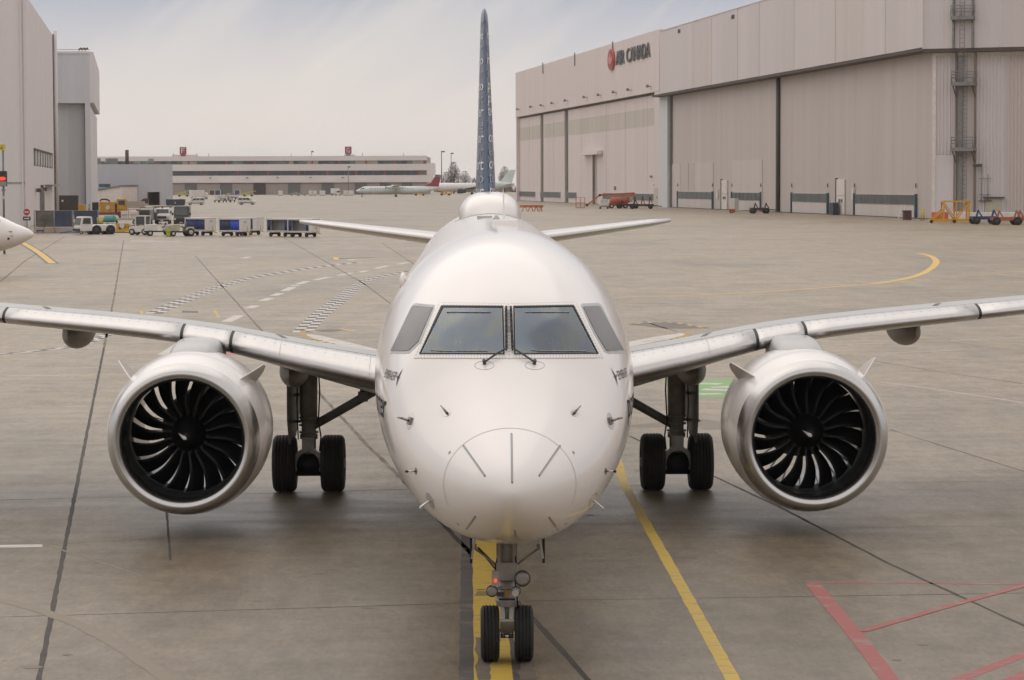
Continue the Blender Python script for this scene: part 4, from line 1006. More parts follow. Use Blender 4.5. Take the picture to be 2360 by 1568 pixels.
for x in (-.52, .52):
    q = MB(); q.box(x-.2, x+.2, .10, .2, 2.7, 3.55); st = thing('crew_seat', 'dark crew seat behind the pilot on the %s of the centre post' % ('left' if x < 0 else 'right'), 'seat', (0, 0, 0)); q.build('backrest', M_INT, st, bevel=.04)
    q = MB(); q.box(x-.12, x+.12, .11, .19, 3.56, 3.72); q.build('headrest', M_INT, st, bevel=.03)
# ================================================================== buildings
class Facade:
    """vertical plane A->B on the ground; local x along it, local -y towards the apron"""
    def __init__(s, a, b, name, label, cat):
        s.a = Vector((a.x, a.y, 0)); s.b = Vector((b.x, b.y, 0)); s.d = (s.b-s.a).normalized()
        s.n = Vector((-s.d.y, s.d.x, 0)); s.rz = math.atan2(s.d.y, s.d.x)
        s.root = thing(name, label, cat, s.a, s.rz) if label else None
        s.L = (s.b-s.a).length
    def uz(s, px, py, y=0.0):
        r_ = ray(px, py); o = s.a+s.n*y; t = (o-CAM).dot(s.n)/r_.dot(s.n); p = CAM+r_*t
        return (p-o).dot(s.d), p.z
    def u(s, px, py=440, y=0.0): return s.uz(px, py, y)[0]
    def rect(s, name, m, px0, py0, px1, py1, y0, y1, parent=None, z=None):
        u0, z0 = s.uz(px0, py0, y0); u1 = s.u(px1, (py0+py1)/2, y0); z1 = s.uz(px0, py1, y0)[1]
        if z: z0, z1 = z
        q = MB(); q.box(min(u0, u1), max(u0, u1), y0, y1, max(0.0, min(z0, z1)), max(z0, z1)); return q.build(name, m, parent or s.root)
def boxp(name, m, parent, *b, bevel=0): q = MB(); q.box(*b); return q.build(name, m, parent, bevel=bevel)

def clad(name, col, var=.035, rough=.6):
    return mat(name, col, rough, var=var, scale=1.0, stretch=(.35, .35, .012))
def ribbed(name, col, period=.5, dark=.8, var=.06, rough=.55):
    """profiled metal sheet: fine vertical ribs below the size one can pick apart"""
    if name in _mats: return _mats[name]
    m = mat(name, col, rough, var=var, scale=1.0, stretch=(.5, .5, .015)); n = m.node_tree; p = n.nodes['Principled BSDF']; K = n.links.new
    t = n.nodes.new('ShaderNodeTexCoord'); w = n.nodes.new('ShaderNodeTexWave'); w.bands_direction = 'X'; w.inputs['Scale'].default_value = 1/period*.314; w.inputs['Distortion'].default_value = 0.0
    K(t.outputs['Object'], w.inputs['Vector'])
    b = n.nodes.new('ShaderNodeBump'); b.inputs['Strength'].default_value = .3; b.inputs['Distance'].default_value = .05; K(w.outputs['Fac'], b.inputs['Height']); K(b.outputs[0], p.inputs['Normal'])
    return m
C_A = clad('hangar_warm_cladding', (.735, .655, .635)); C_A2 = clad('hangar_warm_cladding_b', (.715, .637, .617)); C_DK = mat('dark_gap', (.05, .042, .036), .8)
C_BAND = clad('hangar_translucent_panel', (.58, .53, .465), .08); C_B = clad('hangar_fascia_grey', (.675, .615, .605)); C_B2 = clad('hangar_fascia_grey_b', (.645, .587, .577)); C_B3 = clad('hangar_fascia_tan', (.650, .585, .560))
C_D = clad('hangar_door_taupe', (.560, .503, .475), .05); C_D2 = clad('hangar_door_taupe_b', (.548, .490, .460), .05); C_DL = clad('hangar_door_patch', (.61, .553, .53), .05); C_PIER = clad('hangar_pier_blue_grey', (0.650, 0.663, 0.685))
C_SOF = mat('soffit_brown', (.10, .08, .07), .8); C_WIN = mat('hangar_window_glass', (.03, .045, .045), .35, var=.5, scale=.8, spec=.3); C_FRW = mat('window_frame_white', (.55, .52, .49), .6); C_TEAL = mat('teal_post', (.05, .10, .12), .6)
C_DOOR = mat('personnel_door_white', (0.744, 0.696, 0.648), .55); C_ROOF = mat('flat_roof', (.3, .28, .27), .9); C_STEEL = mat('galvanised_grey', (.24, .24, .235), .5, .4, var=.2); C_RIB = ribbed('ribbed_pale_grey', (0.650, 0.604, 0.601), .5); C_RUST = mat('rusty_stain_strip', (.22, .17, .14), .8, var=.4, scale=1, stretch=(1, 1, .05))
C_LETTER = mat('black_sign_letter', (.03, .033, .036), .5); C_LETSIDE = mat('grey_sign_return', (.16, .16, .155), .6); C_LRED = mat('sign_red', (.56, .07, .065), .45); C_LRED2 = mat('sign_dark_red', (.22, .025, .03), .5); C_LPINK = mat('sign_leaf_red', (.66, .17, .15), .45)

A_ = G(1189, 462.6); B_ = G(2147, 506)
H = Facade(A_, B_, 'hangar', 'long pale maintenance hangar with tall sliding doors across the apron on the right', 'building')
ZD, ZT = 24.5, 38.3
uE = H.u(1519, 472); uL = H.L; ZT = H.uz(1400, 104)[1]; ZT2 = H.uz(1700, 20, -1.6)[1]; ZD2 = H.uz(1700, 185, -1.6)[1]
uC = H.u(2126, 300, -1.6)
# main masses
boxp('rear_wall', C_A, H.root, 0.0, uE, 2.6, 130, 0, ZT-.5); boxp('rear_wall', C_B, H.root, uE+.2, uL, 2.6, 130, 0, ZT2-.6)
boxp('roof', C_ROOF, H.root, 0.3, uE, 2.7, 129, ZT-.49, ZT-.2)
# --- left bay
boxp('upper_wall', C_A, H.root, 0, uE, 0, 2.59, ZD, ZT)
boxp('pier', C_A, H.root, 0, H.u(1190.5), .1, 2.59, 0, ZD); boxp('pier', C_A2, H.root, H.u(1507), uE, .1, 2.59, 0, ZD)
boxp('door_head', C_SOF, H.root, H.u(1190.5), H.u(1507), .9, 2.5, ZD-.5, ZD-.01)
edges = [1190.5, 1213, 1237.5, None, 1244.5, 1268, 1292.5, None, 1301, 1330, 1359, 1388, 1408, 1432, 1455, 1481, 1507]
mats_ = [C_A, C_A2]
for i, (a, b) in enumerate(zip(edges[:-1], edges[1:])):
    if a is None or b is None: continue
    u0, u1 = H.u(a)+.03, H.u(b)-.03
    pn = boxp('door_panel', random.choice(mats_), H.root, u0, u1, 1.0+.04*(i % 2), 1.8, 0.05, ZD-.5)
    boxp('translucent_panel', C_BAND, pn, u0+.1, u1-.1, .96+.04*(i % 2), 1.05+.04*(i % 2), 17.5, 21.3)
for a, b in ((1237.5, 1244.5), (1292.5, 1301)):
    boxp('door_track_gap', C_DK, H.root, H.u(a)+.4, H.u(b)-1.2, 1.5, 2.5, 0, ZD-.5); boxp('door_guide', C_RUST, H.root, H.u(b)-1.2, H.u(b)-.06, 1.0, 2.4, 0, ZD-.5)
def winstrip(px0, px1, n, z0, z1, y, posts=False, prt=None):
    u0, u1 = H.u(px0, 470, y), H.u(px1, 480, y); fr = boxp('window_strip_frame', C_FRW, H.root, u0, u1, y-.12, y+.1, z0, z1)
    for i in range(n):
        a = u0+(u1-u0)*i/n; b = u0+(u1-u0)*(i+1)/n; boxp('window_pane', C_WIN, fr, a+.07, b-.07, y-.15, y-.05, z0+.06, z1-.06)
    if posts:
        boxp('sill_panel', C_DL, fr, u0+.3, u1-.3, y-.1, y+.1, .1, z0-.05)
        for u in (u0-.5, u1+.1): boxp('teal_post', C_TEAL, fr, u, u+.4, y-.25, y+.1, .02, z1+.1); 
        for u in (u0-.4, u1+.1): boxp('post_lamp', C_SOF, fr, u+.05, u+.25, y-.12, y, z1+1.0, z1+1.6)
for a in ((1195, 1234, 5), (1246, 1292, 6), (1306, 1329, 3), (1390, 1507, 11)): winstrip(a[0], a[1], a[2], 1.25, 2.75, .98)
# canopy rail on a post against the left bay
cn = thing('door_gantry', 'pale tee-shaped rail on a tall post against the left bay of the hangar doors', 'gantry', H.a, H.rz)
ug = H.u(1365.5, 420, .2); boxp('post', C_STEEL, cn, ug-.25, ug+.25, .2, .75, 0, 12.0); boxp('post', C_RUST, cn, ug+.4, ug+.7, .3, .7, 0, 12.0); boxp('rail', C_DOOR, cn, H.u(1337, 366, -.2), H.u(1378, 366, -.2), -.4, .9, 12.0, 12.9)
for px, py in ((1198, 252), (1228, 246.5), (1252, 243), (1277, 238), (1308, 232), (1352, 224), (1385, 219), (1420, 212.5), (1454, 207), (1500, 199)):
    u, z = H.uz(px, py); lf = boxp('flood_lamp', C_STEEL, H.root, u-.6, u+.6, -1.0, -.55, z-.3, z+.3); boxp('lamp_arm', C_STEEL, lf, u-.1, u+.1, -.56, 0, z-.15, z+.0)
for px, y0, y1 in ((1252, 145, 170), (1325.5, 122, 152), (1413, 96, 114)):
    u, z0 = H.uz(px, y1); _, z1 = H.uz(px, y0); boxp('downpipe', C_STEEL, H.root, u-.25, u+.25, -.25, 0, z0, z1)
for px, y0, y1 in ((1418, 430, 438), (1501, 405, 410), (1510, 425, 429)):
    u, z0 = H.uz(px, y1, .9); _, z1 = H.uz(px, y0, .9); boxp('wall_box', C_STEEL, H.root, u-.4, u+.4, .6, 1.0, z0, z1)
u, _ = H.uz(1512, 440, .1); dk = boxp('personnel_door', C_BAND, H.root, u-2.2, u+2.0, 0, .2, .1, 4.0); boxp('handle', C_SOF, dk, u+1.2, u+1.5, -.1, .02, 1.9, 2.2)
# --- sign: roundel and raised letters
us0, zs1 = H.uz(1405.5, 115); _, zs0 = H.uz(1405.5, 164); us_c = H.u(1406.5, 140, -.5); zc_ = (zs0+zs1)/2+.0; rzz = (zs1-zs0)/2
rs = thing('sign_roundel', 'red oval roundel with a maple leaf high on the hangar wall', 'sign', H.a, H.rz)
ruu = (H.u(1413.5, 140, -.5)-H.u(1400, 140, -.5))/2
el = lambda k: [(us_c+ruu*k*math.cos(a), zc_+rzz*k*math.sin(a)) for a in [i*math.pi/20 for i in range(40)]]
q = MB(); q.prism(el(1), -.5, -.1); q.build('ring', C_LRED, rs)
q = MB(); q.prism(el(.84), -.53, -.4); q.build('recess', C_LRED2, rs)
leaf = [(0, 1), (.16, .62), (.36, .72), (.30, .22), (.52, .42), (.60, .28), (.92, .34), (.80, .06), (.95, -.06), (.50, -.42), (.56, -.56), (.08, -.50), (.10, -.95), (-.10, -.95), (-.08, -.50), (-.56, -.56), (-.50, -.42), (-.95, -.06), (-.80, .06), (-.92, .34), (-.60, .28), (-.52, .42), (-.30, .22), (-.36, .72), (-.16, .62)]
q = MB(); q.prism([(us_c+ruu*.72*x, zc_+rzz*.76*y) for x, y in leaf], -.60, -.5); q.build('maple_leaf', C_LPINK, rs)
lt = thing('sign_lettering', 'raised black sign letters AIR CANADA beside the red roundel', 'sign', H.a, H.rz)
TXT = 'AIR CANADA'; u0_, u1_ = H.u(1418, 135, -.35), H.u(1497, 125, -.35); zl0 = H.uz(1419, 151, -.35)[1]; zl1 = H.uz(1419, 119, -.35)[1]
wd_ = []
for ch in TXT:
    wd_.append(.5 if ch == ' ' else (.38 if ch == 'I' else 1.0))
tot = sum(wd_); uu = u0_
for ch, w_ in zip(TXT, wd_):
    cw = (u1_-u0_)*w_/tot
    if ch != ' ':
        me = text_mesh(ch, 1.0, 'letter', 0.0, 'LEFT'); xs = [v.co.x for v in me.vertices]; ys = [v.co.y for v in me.vertices]; x0, x1, y0, y1 = min(xs), max(xs), min(ys), max(ys)
        bm = bmesh.new(); bm.from_mesh(me)
        ex = bmesh.ops.extrude_face_region(bm, geom=bm.faces[:]); nv = [g for g in ex['geom'] if isinstance(g, bmesh.types.BMVert)]; nvs = set(nv)
        for v in bm.verts:
            a = (v.co.x-x0)/(x1-x0); b = (v.co.y-y0)/(y1-y0); yy = -.35 if v in nvs else -.1
            v.co = (uu+cw*(.04+.88*a), yy, zl0+(zl1-zl0)*b)
        bmesh.ops.recalc_face_normals(bm, faces=bm.faces); bm.to_mesh(me); bm.free(); me.name = 'letter'
        lo = link('letter', me, [C_LETTER, C_LETSIDE], lt)
        for p in me.polygons: p.material_index = 0 if abs(p.normal.y) > .5 else 1
    uu += cw
# --- right bay: deep fascia over the doors
fe = [1521, 1562, 1597, 1612, 1640, 1668, 1700, 1726, 1750, 1790, 1830, 1880, 1925, 1990, 2040, 2090]
uf = [H.u(p, 150, -1.6) for p in fe]+[uC]
fmix = [C_B, C_B, C_B2, C_B3, C_B, C_B2, C_B, C_B2, C_B, C_B2, C_B, C_B, C_B3, C_B, C_B2, C_B]
for i in range(len(uf)-1): boxp('fascia_panel', fmix[i], H.root, uf[i]+.03, uf[i+1]-.03, -1.6-.04*(i % 2), 2.4, ZD2, ZT2)
boxp('soffit', C_SOF, H.root, uE+.3, uC, -1.55, 2.4, ZD2-.45, ZD2-.01); boxp('roof_edge_trim', C_B2, H.root, uf[0]+.1, uC, -1.7, -1.3, ZT2+.01, ZT2+.15)
for px, py in ((1566, 72), (1690, 39)):
    u, z = H.uz(px, py, -1.6); boxp('fascia_vent', C_SOF, H.root, u-1.1, u+1.1, -1.75, -1.6, z-.35, z+.35)
boxp('pier', C_PIER, H.root, uE+.3, H.u(1538), 0, 2.55, 0, ZD-.26); boxp('downpipe', C_STEEL, H.root, H.u(1540), H.u(1541), .2, .8, 0, ZD-.3)
d0, d1, d2, d3 = H.u(1542), H.u(1786), H.u(1798, 480, 1), H.u(2146)
boxp('door_track_gap', C_DK, H.root, d1-.4, d2+.4, 1.6, 2.5, 0, ZD-.3)
for a, b, mm in ((d0, d1, C_D), (d2, d3, C_D2)):
    n = 7 if a == d0 else 10
    for i in range(n):
        x0 = a+(b-a)*i/n; x1 = a+(b-a)*(i+1)/n; boxp('door_panel', mm, H.root, x0+.008, x1-.008, .8+.01*(i % 2), 1.5, 0.05, ZD-.27)
q = MB(); q.tube((d1-.8, .6, 0), (d1-.8, .6, ZD-.3), .3, .3, 8); q.build('door_edge_post', C_RUST, H.root); q = MB(); q.tube((d2+.6, .6, 0), (d2+.6, .6, ZD-.3), .3, .3, 8); q.build('door_edge_post', C_DK, H.root)
for a, b, z1, mm in ((1545, 1567, 9.0, C_DL), (1568, 1586, 9.0, C_D), (1587, 1599, 9, C_D2), (1600, 1643, 9.0, C_DL), (1688, 1756, 9.2, C_DL)):
    boxp('patch_panel', mm, H.root, H.u(a, 470, .7), H.u(b, 470, .7), .70, .79, .1, z1)
for a in ((1563, 1642, 7), (1688, 1753, 7), (1826, 1907, 5), (1971, 2110, 8)): winstrip(a[0], a[1], a[2], 1.9, 3.35, .68, True)
for px0, px1 in ((1663, 1675.5), (1928, 1946)):
    u0, u1 = H.u(px0, 460, .6), H.u(px1, 460, .6); dd = boxp('personnel_door', C_DOOR, H.root, u0, u1, .55, .75, .05, 5.6); boxp('door_frame', C_SOF, dd, u0-.6, u0-.05, .5, .78, .02, 5.8); boxp('door_rail', C_D, dd, u0, u1, .5, .6, 3.0, 3.15)
    for k in (.3, .6): boxp('door_pane', C_WIN, dd, u0+(u1-u0)*k, u0+(u1-u0)*(k+.2), .5, .6, 2.0, 2.5)
for px in (1653, 1966): 
    u, z = H.uz(px, 447, .6); boxp('wall_plate', C_DOOR, H.root, u-.5, u+.5, .5, .78, z-.9, z+.9)
boxp('door_sill_track', C_SOF, H.root, d0, d3, .2, .79, .0, .12)
# --- near end wall
c2 = B_+Vector((12.2, -5.4, 0)).normalized()*60
W = Facade(B_, c2, None, None, None)
ZDe = W.uz(2200, 111.5, -1.6)[1]-.2
def wpart(name, m, x0, x1, y0, y1, z0, z1, parent=None):
    """box in the end wall's frame, stored in the hangar root's frame"""
    q = MB(); q.box(x0, x1, y0, y1, z0, z1); o = q.build(name, m, parent or H.root)
    M_ = H_inv @ Matrix.Translation(W.a) @ Matrix.Rotation(W.rz, 4, 'Z')
    if parent is None: o.matrix_local = M_
    return o
H_inv = (Matrix.Translation(H.a) @ Matrix.Rotation(H.rz, 4, 'Z')).inverted()
ew = wpart('end_wall', C_RIB, 0.3, 60, .3, 40, 0, ZDe-.3); wu = lambda px, py=400, y=0: W.u(px, py, y)
wpart('corner_trim', C_DOOR, 0, .5, 0, .29, 0, ZDe-.3); wpart('eave_trim', C_DOOR, .5, 60, .05, .29, ZDe-.75, ZDe-.31)
def ribs(x0, x1, z0, z1, m, name='ribbed_sheet', y=.1):
    q = MB(); n = int((x1-x0)/.5)
    for i in range(n): q.add([(x0+i*.5, y+.14, z0), (x0+i*.5+.1, y, z0), (x0+i*.5+.26, y, z0), (x0+i*.5+.36, y+.14, z0), (x0+i*.5+.5, y+.14, z0)]+[(x0+i*.5, y+.14, z1), (x0+i*.5+.1, y, z1), (x0+i*.5+.26, y, z1), (x0+i*.5+.36, y+.14, z1), (x0+i*.5+.5, y+.14, z1)], [(j, j+1, j+6, j+5) for j in range(4)])
    o = q.build(name, m, H.root, fix=False); o.matrix_local = H_inv @ Matrix.Translation(W.a) @ Matrix.Rotation(W.rz, 4, 'Z'); return o
C_R1 = clad('ribbed_sheet_grey', (0.676, 0.623, 0.622)); C_R2 = clad('ribbed_sheet_tan', (0.611, 0.544, 0.517)); C_R3 = clad('smooth_sheet_pale', (0.715, 0.670, 0.685))
ribs(wu(2151), wu(2196), 8.9, ZDe-.76, C_R1); wpart('smooth_panel', C_R3, wu(2151), wu(2197), .12, .25, .05, 8.85); ribs(wu(2247), wu(2320), 0, ZDe-.76, C_R1); ribs(wu(2320), 60, 0, ZDe-.76, C_R2)
wpart('recess_panel', C_R2, wu(2200), wu(2245), .22, .29, 0, ZDe-.76)
def upperface(x0, x1, m, z0=ZDe+.2): 
    q = MB(); q.box(x0, x1, -1.6, 30, z0, 46); o = q.build('fascia_panel', m, H.root); o.matrix_local = H_inv @ Matrix.Translation(W.a) @ Matrix.Rotation(W.rz, 4, 'Z'); return o
for a, b, mm in ((2127.5, 2176, C_RIB), (2176.2, 2240, C_B), (2240.2, 2310, C_RIB)): upperface(W.u(a, 100, -1.6), W.u(b, 100, -1.6), mm)
upperface(W.u(2310.2, 100, -1.6), 60, C_B2); wpart('soffit', C_SOF, -1.0, 60, -1.55, .29, ZDe-.28, ZDe+.19)
wpart('corner_flashing', C_DOOR, W.u(2126, 60, -1.7), W.u(2127.6, 60, -1.7), -1.7, -1.2, ZDe+.2, 46)
# escape ladder tower with three landings
tw = thing('ladder_tower', 'steel escape ladder with three caged landings on the near hangar end wall', 'ladder', W.a, W.rz)
x0, x1 = wu(2200, 300, -.9), wu(2244, 300, -.9)
for x in (x0, x1): boxp('stile', C_RUST, tw, x-.12, x+.12, -.3, .05, 0, ZDe-.4); boxp('upper_stile', C_STEEL, tw, x-.12, x+.12, -2.1, -1.62, ZDe+.2, 45.5)
q = MB()
for z in [3+.6*i for i in range(70)]: yy_ = 0 if z < ZDe-.5 else -1.93; q.box(x0+1.0, x0+1.5, -.25+yy_, -.18+yy_, z, z+.06)
q.box(x0+.95, x0+1.0, -.27, -.15, 2.5, ZDe-.4); q.box(x0+1.5, x0+1.55, -.27, -.15, 2.5, ZDe-.4); q.box(x0+.9, x0+.98, -2.2, -2.05, ZDe, 45.5); q.box(x0+1.55, x0+1.63, -2.2, -2.05, ZDe, 45.5); ld = q.build('ladder_rungs', C_STEEL, tw)
for py in (349, 198, 47):
    z = W.uz(2222, py, -1.2)[1]; y_ = -1.9 if z > ZDe else -1.3; pl = boxp('landing', C_STEEL, tw, x0-.2, x1+.25, y_-1.0, -.05 if z < ZDe else -1.62, z, z+.5)
    q = MB()
    for x in (x0-.15, (x0+x1)/2, x1+.2): q.tube((x, y_-.95, z+.45), (x, y_-.95, z+1.9), .06, .06, 6)
    for h in (1.1, 1.5, 1.9): q.tube((x0-.15, y_-.95, z+h), (x1+.2, y_-.95, z+h), .055, .055, 6); q.tube((x0-.15, y_-.95, z+h), (x0-.15, -.1, z+h), .05, .05, 6); q.tube((x1+.2, y_-.95, z+h), (x1+.2, -.1, z+h), .05, .05, 6)
    q.build('guard_rail', C_STEEL, pl); q = MB(); q.bar((x0, y_-.7, z), (x0, -.1, z-1.6), .12, .12); q.bar((x1, y_-.7, z), (x1, -.1, z-1.6), .12, .12); q.build('brace', C_SOF, pl)
cb = boxp('cable_duct', C_STEEL, tw, x0+.3, x0+.9, -.12, .1, 0, ZDe-.8)
ud = wu(2290, 495); dd = wpart('side_door', mat('cream_door', (.5, .46, .36), .6), ud-1.1, ud+1.1, -.05, .1, 0, 2.9); dc = wpart('door_canopy', C_SOF, ud-1.4, ud+1.5, -.5, .1, 2.95, 3.1)
um = wu(2262, 470); q = MB(); q.tube((um, -.2, 2.6), (um, -.2, 7.2), .06, .06, 6); q.tube((um+.9, -.2, 2.6), (um+.9, -.2, 6.2), .05, .05, 6); q.bar((um-.3, -.2, 5.6), (um+1.3, -.2, 5.6), .08); q.bar((um-.3, -.2, 3.4), (um+1.3, -.2, 3.4), .08); 
am = thing('antenna_mast', 'thin twin-pole antenna mast on the ribbed wall near the cream door', 'mast', W.a, W.rz); q.build('mast_poles', C_STEEL, am); boxp('foot_plate', C_SOF, am, um-.4, um+1.4, -.3, .05, 2.5, 2.62)
ul = wu(2248, 462); lm = thing('wall_lamp', 'dark wall lamp projecting beside the ladder tower', 'lamp', W.a, W.rz); boxp('arm', C_SOF, lm, ul-.3, ul+.1, -.6, .05, 7.3, 7.45); boxp('head', C_SOF, lm, ul-.1, ul+1.0, -.9, -.5, 7.2, 7.6)

# ================================================================== left hangar group
D_FR = ribbed('left_hangar_ribbed', (.74, .70, .70), .7, var=.05); D_SD = clad('left_hangar_side', (0.728, 0.670, 0.677), .04); D_B2 = ribbed('left_hangar_blue_grey', (0.559, 0.577, 0.608), .7, var=.05); D_DR = ribbed('left_hangar_door', (0.436, 0.445, 0.461), 1.1, var=.12); D_RT = ribbed('left_hangar_flank', (0.676, 0.650, 0.663), .7)
def on_ray(px, dist): r_ = ray(px, 500); k = dist/math.hypot(r_.x, r_.y); return Vector((CAM.x+r_.x*k, CAM.y+r_.y*k, 0))
K0 = G(66, 522.5); K1 = on_ray(127, (K0-CAM).length*1.262)
LH = Facade(K0, K1, 'hangar', 'tall grey hangar with a sloping roof edge cut off by the left border', 'building')
def lz(px, py): return LH.uz(px, py)[1]
zt0 = LH.uz(117, 74)[1]
q = MB(); q.prism([(0, 0), (LH.L, 0), (LH.L, zt0-.05), (0, zt0)], 0, 90); q.build('side_wall', D_SD, LH.root)
KF = on_ray(-60, (K0-CAM).length*1.0)
q = MB(); v = (KF-K0); v.normalize(); inv = (Matrix.Translation(LH.a) @ Matrix.Rotation(LH.rz, 4, 'Z')).inverted()
def lh_poly(name, m, pts, thick=.3):
    q = MB(); nn = Vector((-v.y, v.x, 0)); nn = nn if nn.y > 0 else -nn
    P0 = [inv @ (K0+v*a+Vector((0, 0, z))-nn*.0) for a, z in pts]; P1 = [inv @ (K0+v*a+Vector((0, 0, z))-nn*thick) for a, z in pts]; n = len(pts)
    q.add(P0+P1, [tuple(range(n)), tuple(range(n, 2*n))[::-1]]+[(i, (i+1) % n, n+(i+1) % n, n+i) for i in range(n)]); o = q.build(name, m, LH.root); return o
lh_poly('front_wall', D_FR, [(0.2, 0), (60, 0), (60, zt0+6), (0.2, zt0+.5)], .3)
lh_poly('corner_flashing', D_SD, [(0, 0), (.35, 0), (.35, zt0+.3), (0, zt0+.3)], .45); lh_poly('corner_pipe', D_SD, [(.55, 0), (.75, 0), (.75, zt0), (.55, zt0)], .5); lh_poly('wall_seam', C_STEEL, [(.4, 5.35), (6, 5.35), (6, 5.45), (.4, 5.45)], .42)
u0, u1 = LH.u(79), LH.u(119); zb_, zt_ = LH.uz(79, 379)[1], LH.uz(79, 347)[1]
wf = boxp('window_strip', mat('dirty_skylight', (.42, .40, .39), .4, var=.15), LH.root, u0, u1, -.1, .1, zb_, zt_); boxp('window_top_bar', C_SOF, wf, u0-.3, u1+.3, -.25, .0, zt_, zt_+.25)
for i in range(8): x = u0+(u1-u0)*i/7; boxp('mullion', C_STEEL, wf, x-.18, x+.18, -.2, .05, zb_-.2, zt_)
boxp('ledge', C_STEEL, LH.root, LH.u(103, 430), LH.u(120, 430), -1.2, .0, LH.uz(103, 430)[1], LH.uz(103, 430)[1]+.25); q = MB(); q.tube((LH.L-.5, -.3, 0), (LH.L-.5, -.3, zt0+.6), .35, .35, 8); q.build('corner_downpipe', D_SD, LH.root); q = MB(); q.tube((LH.L-1.8, -.15, 0), (LH.L-1.8, -.15, zt0), .14, .14, 8); q.build('thin_downpipe', C_STEEL, LH.root)
for px, py in ((82, 439), (96, 437)):
    u, z = LH.uz(px, py); lo = boxp('flood_lamp', C_SOF, LH.root, u-.6, u+.9, -.7, -.1, z-.25, z+.25)
u = LH.u(92.5, 470); boxp('flue_pipe', C_STEEL, LH.root, u-.5, u+.5, -.6, -.05, 1.6, 4.5); boxp('flue_cowl', C_SOF, LH.root, u-.3, u+.3, -.5, -.1, 4.7, 5.1)
# second block with the tall recessed door
E0 = on_ray(126, 478.0); E1 = on_ray(211, 478.0)
SB = Facade(E0, E1, 'hangar_annex', 'blue grey hangar block with one tall recessed door and three roof lamps', 'building')
zt1 = SB.uz(170, 124)[1]; zd1 = SB.uz(170, 238)[1]
boxp('upper_wall', D_B2, SB.root, -8, SB.L, 0, 30, zd1, zt1); boxp('jamb', D_B2, SB.root, SB.u(198), SB.L, .0, 30, 0, zd1-.01); boxp('tall_door', D_DR, SB.root, -8, SB.u(197.5)-.1, 1.6, 2.4, 0, zd1-.01); boxp('door_edge', C_DK, SB.root, SB.u(197.6)-.09, SB.u(198)-.01, 1.0, 2.6, 0, zd1); boxp('parapet_trim', D_RT, SB.root, -8, SB.L+.1, -.15, .5, zt1, zt1+.4)
inv2 = (Matrix.Translation(SB.a) @ Matrix.Rotation(SB.rz, 4, 'Z')).inverted(); E2 = on_ray(226, 560)
q = MB(); a = inv2 @ E1; b = inv2 @ E2; d = (b-a).normalized(); nrm = Vector((d.y, -d.x, 0))
for z0, z1, w0, m_ in ((zd1+.1, zt1+.3, .6, D_RT), (0, zd1-.6, 0, D_RT)):
    q = MB(); q.hexa([a+nrm*0+Vector((0, 0, z0)), a+nrm*w0+Vector((.05, 0, z0)), b+nrm*w0+Vector((0, 0, z0)), b+Vector((-3, 0, z0)), a+Vector((0, 0, z1)), a+nrm*w0+Vector((.05, 0, z1)), b+nrm*w0+Vector((0, 0, z1)), b+Vector((-3, 0, z1))]); q.build('flank_wall', m_, SB.root)
for px in (182, 189, 196):
    u, z = SB.uz(px, 114, .5); q = MB(); q.tube((u, .5, zt1+.3), (u, .5, z), .07, .07, 6); q.tube((u-.05, .5, z), (u+.5, .4, z+.15), .12, .22, 8); q.build('roof_lamp', C_SOF, SB.root)
q = MB(); q.bar((SB.u(127), .6, zt1+.75), (SB.L, .6, zt1+.75), .08); q.build('roof_rail', C_STEEL, SB.root)
# low metal shed
SH = Facade(on_ray(217, 668), on_ray(398.5, 672), 'metal_shed', 'low blue grey ribbed metal shed with one open loading door', 'building'); zs = SH.uz(300, 379)[1]
S_M = ribbed('shed_ribbed', (0.520, 0.524, 0.567), .9, var=.04); ud0, ud1 = SH.u(340), SH.u(368.5); zdd = SH.uz(350, 443)[1]
boxp('front_wall', S_M, SH.root, 0, ud0, 0, .6, 0, zs); boxp('front_wall', S_M, SH.root, ud1, SH.L, 0, .6, 0, zs); boxp('door_header', S_M, SH.root, ud0, ud1, 0, .6, zdd, zs); boxp('rear_mass', S_M, SH.root, .1, SH.L-.1, 12, 40, 0, zs-.2); boxp('side_wall', S_M, SH.root, SH.L-.5, SH.L, .61, 12, 0, zs-.1); boxp('roof', C_ROOF, SH.root, 0.1, SH.L-.1, .61, 11.9, zs-.3, zs-.1); boxp('inner_wall', mat('brown_interior', (.10, .075, .06), .9), SH.root, ud0-2, ud1+2, 6, 6.4, 0, zdd+1)
boxp('door_jamb', C_SOF, SH.root, ud0-.05, ud0+.3, -.1, .7, 0, zdd); u, z = SH.uz(241, 428); boxp('small_window', mat('blue_window', (.08, .10, .18), .3), SH.root, u-1.4, u+1.4, -.08, .02, z-.4, z+.4)
for px, h in ((305, 4.0), (360, 1.6), (260, .8), (330, .8)):
    u = SH.u(px); q = MB(); q.tube((u, 6, zs-.2), (u, 6, zs+h*.9), .45 if h > 2 else .9, .45 if h > 2 else .7, 10); q.build('roof_vent', C_SOF if h > 2 else C_STEEL, SH.root)
for px0, px1 in ((232, 252), (270, 292)): boxp('roof_unit', C_STEEL, SH.root, SH.u(px0-12), SH.u(px1-12), 4, 8, zs-.1, zs+1.5)
LT = Facade(G(217, 474), G(281, 474), 'lean_to_shed', 'small white lean-to shed with a single sloping roof', 'building'); z0, z1 = LT.uz(217, 441)[1], LT.uz(280, 430)[1]
q = MB(); q.prism([(0, 0), (LT.L, 0), (LT.L, z1), (0, z0)], 0, 8); q.build('wall', mat('white_cladding', (0.744, 0.672, 0.636), .6), LT.root); q = MB(); q.prism([(-.3, z0), (LT.L+.2, z1), (LT.L+.2, z1+.35), (-.3, z0+.35)], -.3, 8.3); q.build('roof', C_STEEL, LT.root)

